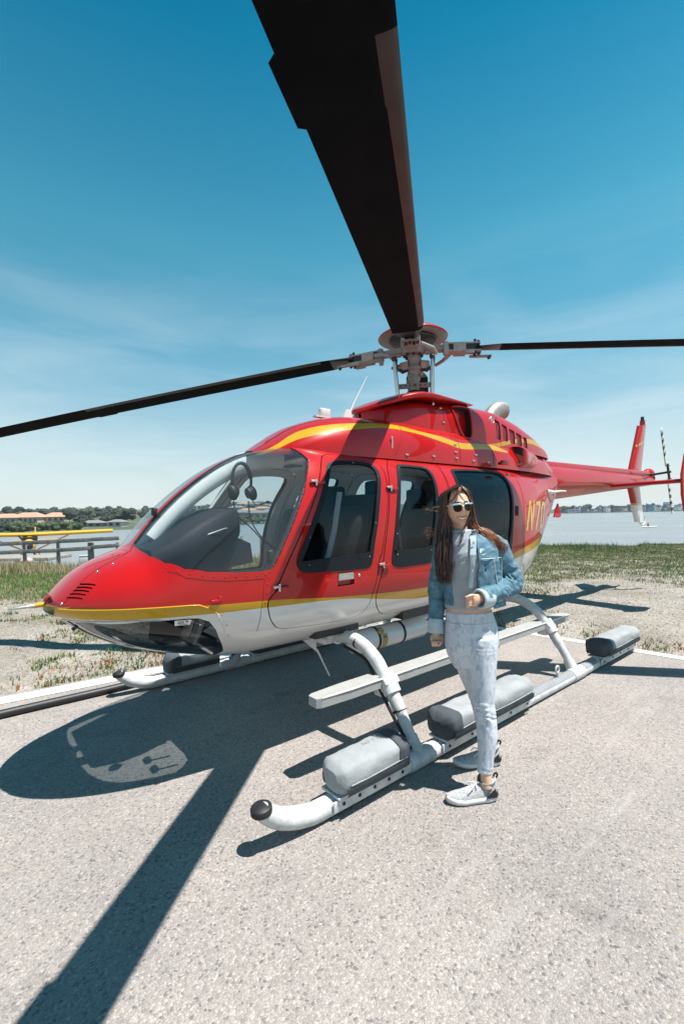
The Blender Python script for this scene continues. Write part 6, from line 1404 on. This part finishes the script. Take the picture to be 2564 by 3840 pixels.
# legs and ankles
LL = [(J(1782, 2390, -.03), (.098, .105)), (J(1788, 2450, -.045), (.090, .096)), (J(1793, 2530, -.065), (.074, .080)), (J(1797, 2600, -.085), (.058, .064)), (J(1799, 2645, -.095), (.052, .056)), (J(1806, 2700, -.105), (.050, .056)), (J(1808, 2760, -.118), (.049, .055)), (J(1803, 2830, -.135), (.038, .043)), (J(1797, 2890, -.150), (.032, .036)), (J(1801, 2925, -.158), (.032, .036)), (J(1802, 2950, -.163), (.033, .038))]
RL = [(J(1728, 2390, .03), (.092, .10)), (J(1740, 2450, .045), (.085, .092)), (J(1762, 2530, .07), (.074, .08)), (J(1781, 2600, .095), (.058, .064)), (J(1789, 2645, .11), (.052, .056)), (J(1797, 2690, .13), (.050, .054)), (J(1803, 2740, .15), (.046, .052)), (J(1807, 2790, .17), (.036, .042)), (J(1809, 2820, .18), (.031, .036)), (J(1812, 2845, .185), (.032, .036))]
for pl_ in (LL, RL): limb(body_b, pl_, 20, 4)
bm_ = remesh(body_b, .0034, 2, 'body'); bm_.materials.clear(); bm_.materials.append(SKIN); link('body', bm_, woman)
# face details
b = MB()
up_, lo_ = [], []
for k in range(9):
    x = -.029 + .058 * k / 8; zz = -.064 + .008 * (abs(x) / .029) ** 2
    up_.append(head_surf(x, zz + .001, .0035)); lo_.append(head_surf(x, zz - .013 * (1 - (x / .030) ** 2), .0035))
b.tube(up_, [.0012 + .0022 * (1 - abs(k - 4) / 4.2) for k in range(9)], 6); b.tube(lo_, [.0012 + .0030 * (1 - abs(k - 4) / 4.2) for k in range(9)], 6); b.build('lips', LIP, woman)
b = MB(); b.loft([up_, lo_], False, False, 0, True); b.build('teeth', TEETH, woman)
for s in (1, -1):
    b = MB(); c = head_surf(.030 * s, .002, -.004); b.ball(c, .011, 10, 8); b.ball(c + HR @ Vector((0, -.008, 0)), .0055, 8, 6, 1); b.build('eye', [EYEW, EYEB], woman)
    b = MB(); b.tube([head_surf(s * (.012 + .008 * k), .020 + .004 * math.sin(k * .8), .002) for k in range(5)], [.002, .0028, .0028, .0022, .0012], 6); b.build('eyebrow', mat('eyebrow', (.03, .015, .01), .8), woman)
b = MB(); b.ball(J(1738, 2241.5, -.186), (.006, .003, .005), 8, 6); b.ball(J(1634, 2413, -.027), (.005, .003, .006), 8, 6); b.build('nails', NAIL, woman)
# sunglasses
sg = empty('sunglasses', tuple(HC), 0, woman)
LENS = mat('dark brown lens', (.016, .008, .005), .22, spec=.15); FRM = mat('pale blue frame', (.34, .55, .62), .3, coat=.5); GOLD = mat('gold rim', (.42, .27, .10), .25, metal=.9)
def fp(x, z, y=-.108): return HR @ Vector((x * .90, y + 5.2 * x * x, z))
for s in (1, -1):
    oval = [(s * (.033 + .0255 * math.cos(a) * (1 if math.sin(a) > 0 else .93)), -.006 + (.014 if math.sin(a) > 0 else .026) * math.copysign(abs(math.sin(a)) ** .8, math.sin(a))) for a in np.linspace(0, 2 * math.pi, 25)[:-1]]
    b = MB(); b.add([fp(x, z, -.109) for x, z in oval] + [fp(x, z, -.107) for x, z in oval], [tuple(range(24)), tuple(reversed(range(24, 48)))], 0, True); b.build('lens', LENS, sg)
    b = MB(); b.tube([fp(x, z) for x, z in oval], .0009, 6, loop=True); b.build('rim', GOLD, sg)
    b = MB(); b.tube([fp(s * .008, .006), fp(s * .02, .010), fp(s * .04, .0105), fp(s * .058, .010), fp(s * .070, .011)], [.0025, .0042, .0046, .0044, .003], 8); b.tube([fp(s * .069, .011), HR @ Vector((s * .070, -.06, .009)), HR @ Vector((s * .076, .0, .003))], .0024, 6); b.build('brow_bar', FRM, sg)
b = MB(); b.tube([fp(-.010, -.002), fp(0, .001), fp(.010, -.002)], .0016, 6); b.build('bridge', GOLD, sg)
# ---- leggings
lg = MB(); G_ = .0045
lg.loft([ringE(J(x, y), hw * M_ + G_, bb + G_, .18) for y, x, hw, bb in ((2500, 1765, 72, .08), (2470, 1762, 88, .098), (2440, 1759, 95, .108), (2400, 1757, 99, .115), (2354, 1757, 97, .114), (2320, 1753, 90, .106), (2292, 1750, 85, .100), (2286, 1750, 84, .099))])
for pl_, cut in ((LL, 9), (RL, 9)):
    q = [(p, (r[0] + G_, r[1] + G_)) for p, r in pl_[:cut]]
    limb(lg, q, 22, 5)
p, r = LL[8]
for k in range(5):   # gathered folds above the ankle
    t = k / 4; c = LL[7][0].lerp(LL[8][0], .35 + .65 * t); lg.tube([c + Vector((0, 0, .006)), c, c - Vector((0, 0, .006))], [(.036 - .0 * t, .041), (.0425 - .003 * t, .046 - .002 * t), (.036, .041)], 18)
for k in range(4):   # creases behind and across the knee
    t = k / 3; c = LL[4][0].lerp(LL[5][0], -.25 + .9 * t) + Vector((-.004, -.004, 0)); lg.tube([c + Vector((-.05, -.035, .010)), c + Vector((0, -.0585, .004)), c + Vector((.045, -.035, -.004))], [.004, .0065, .003], 8)
m_ = remesh(lg, .006, 7, 'leggings', leg_folds); m_.materials.clear(); m_.materials.append(LEG); link('leggings', m_, woman)
b = MB(); b.loft([ringE(J(x, y), hw * M_ + g, bb + g, .18) for y, x, hw, bb, g in ((2330, 1754, 92, .108, .0065), (2327, 1754, 92, .108, .0078), (2324, 1754, 91.5, .107, .0065))], True, False); b.build('waistband_seam', LEG, woman)
# ---- crop top with a draped neck
tp = MB()
g1 = .007
tp.loft([ringE(J(x, y), hw * M_ + g, bb + g, .18) for y, x, hw, bb, g in ((2277, 1749, 83, .097, .006), (2272, 1749, 82, .096, .010), (2245, 1748, 79, .092, .010), (2240, 1748, 79, .092, .013), (2200, 1748, 82, .094, .012), (2150, 1750, 87, .103, .010), (2110, 1752, 92, .117, .009), (2070, 1754, 94, .112, .008), (2040, 1752, 86, .090, .010), (2018, 1738, 56, .072, .012), (2008, 1730, 45, .062, .014), (1996, 1724, 40, .058, .016), (1985, 1720, 37, .055, .014))])
for k in range(4):
    z = 2002 + 11 * k; tp.tube(catmull([J(1690 - 6 * k, z - 6, -.02), J(1706, z + 4 + 2 * k, -.075 - .008 * k), J(1732, z + 2, -.082 - .006 * k), J(1757 + 4 * k, z - 12, -.05)], 5), .0085, 8)
m_ = remesh(tp, .006, 3, 'top', top_folds); m_.materials.clear(); m_.materials.append(KNIT); link('crop_top', m_, woman)
# ---- denim jacket: open shell, sleeves, cuffs, placket, collar, pocket
jk = MB()
JR = [(2262, 1772, 98, .112, .020), (2240, 1770, 95, .108, .022), (2200, 1766, 95, .106, .022), (2150, 1762, 98, .112, .020), (2100, 1760, 102, .122, .018), (2060, 1758, 105, .112, .016), (2032, 1758, 100, .092, .014), (2016, 1752, 72, .076, .014), (2004, 1742, 50, .064, .014)]
def jring(y, x, hw, bb, g, a0, a1, n=34):
    out = []
    for k in range(n):
        t = a0 + (a1 - a0) * k / (n - 1); w_ = .004 * math.sin(t * 9 + y * .05) * (1 if y > 2060 else .3)
        p = Vector(((hw * M_ + g + w_) * math.cos(t), (bb + g + w_) * math.sin(t), 0)); p.rotate(Matrix.Rotation(.18, 3, 'Z')); out.append(J(x, y) + p)
    return out
# front opening runs from about -95 deg (her left placket) round the back to her right side
A0s = [-97, -98, -100, -99, -97, -95, -93, -90, -84]
outer_r = [jring(*r, R(a0), R(203)) for r, a0 in zip(JR, A0s)]
inner_r = [jring(r[0], r[1], r[2], r[3], r[4] - .009, R(a0), R(203)) for r, a0 in zip(JR, A0s)]
jk.loft([o + list(reversed(i)) for o, i in zip(outer_r, inner_r)])
def sleeve(pts, seg=20):
    P = catmull([p for p, r in pts], 6); A = catmull([(r, 0, 0) for p, r in pts], 6); n = len(P)
    rr = []
    for i in range(n):
        w_ = A[i].x * (1 + .05 * math.sin(i * 1.9) + .03 * math.sin(i * 3.7 + 1)); rr.append((w_, w_ * .96))
    jk.tube(P, rr, seg, 0, True, up=(0, 1, .1))
sleeve([(J(1822, 2048, .012), .068), (J(1855, 2050, .004), .066), (J(1884, 2105, .012), .059), (J(1908, 2160, .018), .056), (J(1913, 2192, .010), .055), (J(1878, 2205, -.035), .052), (J(1840, 2224, -.085), .049)])
sleeve([(J(1845, 2221, -.08), .048), (J(1815, 2234, -.115), .050), (J(1800, 2241, -.135), .050)])
sleeve([(J(1692, 2046, .02), .064), (J(1664, 2056, .03), .058), (J(1645, 2120, .045), .050), (J(1632, 2190, .058), .047), (J(1630, 2250, .055), .045), (J(1628, 2300, .048), .042), (J(1626, 2335, .04), .043)])
# elbow wrinkles
for k in range(6):
    t = k / 5; c = J(1902 - 30 * t, 2168 + 52 * t, .0 - .05 * t); jk.tube([c + Vector((-.022, -.035, .030)), c + Vector((.0, -.057, .004)), c + Vector((.028, -.040, -.028))], [.004, .007, .004], 8)
m_ = remesh(jk, .006, 2, 'jacket', jacket_folds); m_.materials.clear(); m_.materials.append(DENIM); jo = link('denim_jacket', m_, woman)
b = MB()
rings = []
for y_, xx, dd in ((2008, 1771, -.098), (2040, 1772, -.128), (2080, 1769, -.150), (2130, 1766, -.152), (2170, 1762, -.148), (2204, 1758, -.146)):
    w = 11 if y_ < 2100 else 8
    rings.append([J(xx - w, y_, dd + .006), J(xx + w, y_, dd - .004), J(xx + w, y_, dd + .008), J(xx - w, y_, dd + .016)])
b.loft([catm for catm in rings], True, True, 0, False); b.build('placket', DENIML, jo)
b = MB()
for y_, xx, dd in ((2036, 1772, -.134), (2085, 1770, -.157), (2140, 1766, -.159)): b.lathe([(.0075, 0), (.006, .003)], 10, 0, (-.1, -1, .1), J(xx, y_, dd))
b.build('buttons', ALU, jo)
def cuff(c0, c1, r, nm):
    b = MB(); n = 24; ax_ = (c1 - c0).normalized(); u = ax_.orthogonal().normalized(); w = ax_.cross(u); rg_ = []
    for t, k in ((0, 1.02), (.04, 1.06), (.96, 1.08), (1, 1.03), (1, .86), (.0, .86)):
        rg_.append([c0.lerp(c1, t) + (u * math.cos(a) + w * math.sin(a)) * r * k for a in np.linspace(0, 2 * math.pi, n + 1)[:-1]])
    b.loft(rg_, True, False, 0, True); b.build(nm, DENIML, jo)
cuff(J(1826, 2238, -.10), J(1786, 2247, -.142), .052, 'cuff'); cuff(J(1627, 2318, .042), J(1624, 2372, .032), .045, 'cuff')
b = MB(); b.loft([[J(1795, 2056, -.124), J(1822, 2060, -.112), J(1822, 2072, -.118), J(1808, 2084, -.128), J(1794, 2072, -.132)], [J(1795, 2056, -.116), J(1822, 2060, -.104), J(1822, 2072, -.108), J(1808, 2084, -.118), J(1794, 2072, -.122)]], True, True, 0, False); b.build('pocket_flap', DENIML, jo)
def on_front(y, ang_, g=.0):
    y0 = max(2016, min(2262, y)); ys = [r[0] for r in JR][::-1]; f = lambda k: float(np.interp(y0, ys, [r[k] for r in JR][::-1]))
    p = Vector(((f(2) * M_ + f(4) + g) * math.cos(ang_), (f(3) + f(4) + g) * math.sin(ang_), 0)); p.rotate(Matrix.Rotation(.18, 3, 'Z')); return J(f(1), y0) + p
b = MB()
b.tube([on_front(y, R(-66 + .10 * (y - 2090)), .004) for y in range(2092, 2244, 12)], .0028, 6); b.tube([on_front(y, R(-36 + .06 * (y - 2090)), .004) for y in range(2092, 2244, 12)], .0028, 6); b.tube([on_front(2088, R(a), .004) for a in range(-92, -10, 6)], .0032, 6); b.tube([on_front(2243, R(a), .006) for a in range(-94, 80, 8)], .003, 6)
b.build('seams', DENIML, jo)['kind'] = 'stuff'
b = MB()
b.loft([jring(r0, x0, h0_, b0_, g0_, R(-76), R(90), 20) for r0, x0, h0_, b0_, g0_ in ((2268, 1773, 98, .112, .021), (2266, 1773, 98, .112, .026), (2246, 1771, 96, .109, .027), (2244, 1771, 95, .109, .022))], False, False, 0, True); b.build('hem_band', DENIM, jo)
b = MB(); b.loft([[J(1772, 2010, -.085), J(1790, 2006, -.06), J(1806, 2004, -.02), J(1790, 1996, .05)], [J(1762, 1992, -.075), J(1776, 1984, -.05), J(1785, 1980, -.01), J(1770, 1978, .05)], [J(1764, 1993, -.08), J(1780, 1988, -.055), J(1792, 1986, -.012), J(1775, 1984, .055)]], False, False, 0, True); b.build('collar', DENIM, jo)
# ---- trainers
KN2 = mat('grey marl shoe knit', (.42, .42, .42), .85, col2=(.25, .25, .26), vscale=150, thr=(.45, .6), bump=.2, bscale=300); SOLEW = mat('white shoe foam', (.60, .60, .60), .5); SBLK = mat('black shoe plastic', (.012, .013, .015), .35); LACE = mat('white lace', (.66, .67, .67), .8)
def shoe(heel, toe, z0):
    heel, toe = Vector(heel), Vector(toe); d = toe - heel; ln = d.length; rz = math.atan2(d.y, d.x)
    root = empty('shoe', (heel.x, heel.y, z0), rz, woman); k = ln / .27
    prof = [(-.012, .018, .026), (.0, .030, .040), (.03, .036, .050), (.08, .037, .050), (.13, .041, .052), (.18, .047, .050), (.22, .043, .044), (.25, .030, .036), (.268, .012, .028)]   # x, half width
    b = MB(); rings = []
    for x, w, _ in prof:
        lift = .012 * max(0, (x - .18) / .09) ** 1.5 + (.006 if x < .02 else 0)
        w2 = w + .004
        rings.append([(x * k, yy * k, zz * k + lift) for yy, zz in ((-w2 * .85, 0), (w2 * .85, 0), (w2, .010), (w2 * .97, .024), (w2 * .80, .030), (-w2 * .80, .030), (-w2 * .97, .024), (-w2, .010))])
    b.loft(rings); b.build('sole', SOLEW, root)
    b = MB(); tops = [.105, .112, .098, .088, .082, .066, .052, .042, .034]; rings = []
    for (x, w, _), h in zip(prof, tops):
        lift = .012 * max(0, (x - .18) / .09) ** 1.5
        rings.append([(x * k, w * k * .95 * math.cos(a) * (1 - .42 * max(0, math.sin(a)) ** 1.5 * (1 if h > .06 else .4)), .020 * k + lift + (h - .020) * k * max(0, math.sin(a)) ** .75) for a in np.linspace(-.12, math.pi + .12, 17)])
    b.loft(rings, False, False, 0, True); b.add(rings[0], [tuple(range(17))]); b.build('upper', KN2, root)
    b = MB(); b.tube([((.035 + .042 * math.cos(a)) * k, .031 * k * math.sin(a), (.098 - .004 * math.cos(a) + .008 * (math.cos(a) < -.5)) * k) for a in np.linspace(0, 2 * math.pi, 21)[:-1]], .0065, 8, loop=True); b.build('collar_padding', KN2, root)
    b = MB()
    for i in range(5):
        x = .095 + .024 * i; zt_ = (.090 - .0105 * i) * k; b.tube([(x * k, -.026 * k, zt_ - .010), ((x + .008) * k, 0, zt_ + .004), (x * k + .012, .026 * k, zt_ - .010)], .0035, 6)
    b.tube([(.10 * k, .0, .094 * k), (.13 * k, .03 * k, .088 * k), (.155 * k, .036 * k, .068 * k)], .003, 6); b.tube([(.10 * k, .0, .094 * k), (.135 * k, -.03 * k, .086 * k), (.15 * k, -.036 * k, .066 * k)], .003, 6); b.build('laces', LACE, root)
    b = MB()
    for s in (1, -1):
        b.prism([(-.006 * k, s * .034 * k, .026 * k), (.062 * k, s * .0415 * k, .028 * k), (.055 * k, s * .0405 * k, .038 * k), (.006 * k, s * .036 * k, .075 * k)], (0, s * .003, 0))
    b.tube([(.02 * k, -.034 * k, .03 * k), (-.012 * k, -.02 * k, .035 * k), (-.018 * k, 0, .038 * k), (-.012 * k, .02 * k, .035 * k), (.02 * k, .034 * k, .03 * k)], [(.006, .011)] * 5, 8); b.build('heel_clip', SBLK, root)
    b = MB(); b.tube(catmull([(-.008 * k, 0, .105 * k), (-.022 * k, 0, .125 * k), (-.010 * k, 0, .138 * k), (.002 * k, 0, .120 * k)], 4), [(.006, .002)] * 13, 6, up=(0, 1, 0)); b.tube(catmull([(.085 * k, 0, .10 * k), (.082 * k, 0, .128 * k), (.070 * k, 0, .130 * k)], 4), [(.010, .003)] * 9, 6, up=(0, 1, 0)); b.build('pull_tab', SBLK, root)
f_h, f_t = J(1829, 2990, -.155), J(1650, 2990, -.185)
shoe((f_h.x, f_h.y, 0), (f_t.x, f_t.y, 0), .002)
r_h, r_t = J(1845, 2860, .19), J(1680, 2860, .17)
shoe((r_h.x, r_h.y, 0), (r_t.x, r_t.y, 0), .002)
# ---- hair
HAIR = mat('dark brown hair', (.032, .013, .008), .36, spec=.6, col2=(.055, .024, .013), vscale=60); HAIRR = mat('sunlit hair ends', (.34, .105, .028), .42, spec=.6, col2=(.10, .032, .012), vscale=40)  # second colour puts the sun's red light into the hair ends
rh = random.Random(3); hb = MB()
# scalp cap under the strands
cap = []
for i in range(15):
    v = .10 + (math.pi / 2 - .12) * i / 14
    cap.append([HC + HR @ (Vector((.080 * math.cos(v) * math.sin(u), -.100 * math.cos(v) * math.cos(u) + .006, .121 * math.sin(v) + .004))) for u in np.linspace(.95 - .5 * i / 14, 2 * math.pi - .95 + .5 * i / 14, 30)])
hb.loft(cap, False, False, 0, True)
def strand(pts, w, mi=0, n=5):
    P = catmull(pts, n); m = len(P); hb.tube(P, [(max(.0006, w * min(1, 1.15 - (i / m) ** 2.2)), max(.0005, w * .4)) for i in range(m)], 4, mi, False, up=(.3, 1, .2))
top = HC + HR @ Vector((.004, .0, .124))
def jit(s): return Vector((rh.gauss(0, s), rh.gauss(0, s), rh.gauss(0, s)))
part = lambda t: HC + HR @ Vector((.008, -.085 + .16 * t, .112 + .012 * math.sin(t * math.pi)))
for i in range(430):   # falls over her right shoulder (picture left), in front of it
    t = rh.random(); q = rh.random(); p0 = part(t) + jit(.002)
    sx = -.078 - .012 * q; p1 = HC + HR @ Vector((sx * .75, -.055 + .12 * t, .085)); p2 = HC + HR @ Vector((sx, -.045 + .11 * t, .0)) + jit(.003)
    p3 = J(1650 + 36 * q - 4 * t, 1985, -.065 + .11 * t) + jit(.007); p4 = J(1638 + 50 * q, 2080, -.105 + .09 * t) + jit(.009); p5 = J(1640 + 42 * q + rh.gauss(0, 6), 2135 + 55 * rh.random(), -.128 + .06 * t) + jit(.007)
    strand([p0, p1, p2, p3, p4, p5], .0036)
for i in range(360):   # sweeps back over her left shoulder (picture right) and is blown out, the ends coloured auburn as if sunlit
    t = rh.random(); q = rh.random(); p0 = part(t) + jit(.002)
    sx = .080 + .008 * q; p1 = HC + HR @ Vector((sx * .72, -.06 + .13 * t, .085)); p2 = HC + HR @ Vector((sx, -.03 + .10 * t, -.005)) + jit(.003); p3 = J(1768 + 14 * q, 1965 + 8 * t, -.03 + .07 * t) + jit(.006)
    xe = rh.choice([rh.uniform(1775, 1850), rh.uniform(1830, 1900)]); p4 = J(1772 + (xe - 1772) * .55, 2000 + 12 * rh.random(), -.02 - .03 * q) + jit(.008); p5 = J(xe, 2030 + 38 * rh.random() + .06 * (xe - 1790), -.05 - .03 * q) + jit(.008)
    P = catmull([p0, p1, p2, p3, p4, p5], 5); cut = 13 + int(rh.random() * 4)
    hb.tube(P[:cut + 1], [(.0032, .0016)] * (cut + 1), 4, 0, False, up=(.3, 1, .2)); m = len(P) - cut
    hb.tube(P[cut:], [(max(.0005, .0028 * (1 - (k / m) ** 1.5)), .0013) for k in range(m)], 4, 1, False, up=(.3, 1, .2))
for i in range(200):   # back of the head
    t = rh.random(); u = rh.uniform(-1, 1); p0 = part(.6 + .4 * t) + jit(.002); p1 = HC + HR @ Vector((.07 * u, .075, .07)); p2 = HC + HR @ Vector((.082 * u, .098, -.01)); p3 = J(1716 + 48 * u, 1985, .085) + jit(.006); p4 = J(1722 + 62 * u, 2050, .11) + jit(.01); strand([p0, p1, p2, p3, p4], .004)
for i in range(22):   # wisps blown across the forehead and out to the left
    q = rh.random(); s = rh.choice([1, -1]); strand([part(.05) + jit(.003), HC + HR @ Vector((.02 * s + .02 * q, -.098, .085)), HC + HR @ Vector((.045 * s, -.098, .055 - .02 * q)), HC + HR @ Vector((.070 * s, -.075, .03 - .03 * q))], .0016, 1 if q > .5 else 0)
for y0, k in ((1906, 5), (1994, 6)):
    for i in range(k): q = rh.random(); strand([J(1668, y0 - 8 + 10 * q, -.03), J(1635, y0 - 12 + 24 * q + rh.gauss(0, 4), -.04), J(1600, y0 + 2 + 10 * rh.gauss(0, 1), -.05), J(1572 + 34 * q, y0 + 4 + 9 * rh.gauss(0, 1), -.06)], .00055, 1 if q > .4 else 0)
for i in range(3): strand([HC + HR @ Vector((.055, -.085, -.05)), J(1732 + 4 * i, 1985, -.10), J(1722 + 3 * i, 2030, -.125), J(1716 - 4 * i, 2052, -.13)], .0022)
hb.build('hair', [HAIR, HAIRR], woman, fix=False)
# ------------------------------------------------------------------ the moist air over the bay
HZ = bpy.data.materials.new('haze air'); HZ.use_nodes = True; t = HZ.node_tree; t.nodes.clear()
o_ = N(t, 'ShaderNodeOutputMaterial'); pv = N(t, 'ShaderNodeVolumePrincipled'); pv.inputs['Color'].default_value = (.86, .93, 1, 1); pv.inputs['Density'].default_value = .00022; pv.inputs['Anisotropy'].default_value = .2
L(t, pv.outputs[0], o_.inputs['Volume'])
b = MB(); b.box((0, 0, 6.0), (18400, 18400, 19.4)); hz_o = b.build('haze', HZ); tag(hz_o, kind='stuff', label='thin pale haze over the bay softening the far shore', cat='haze')
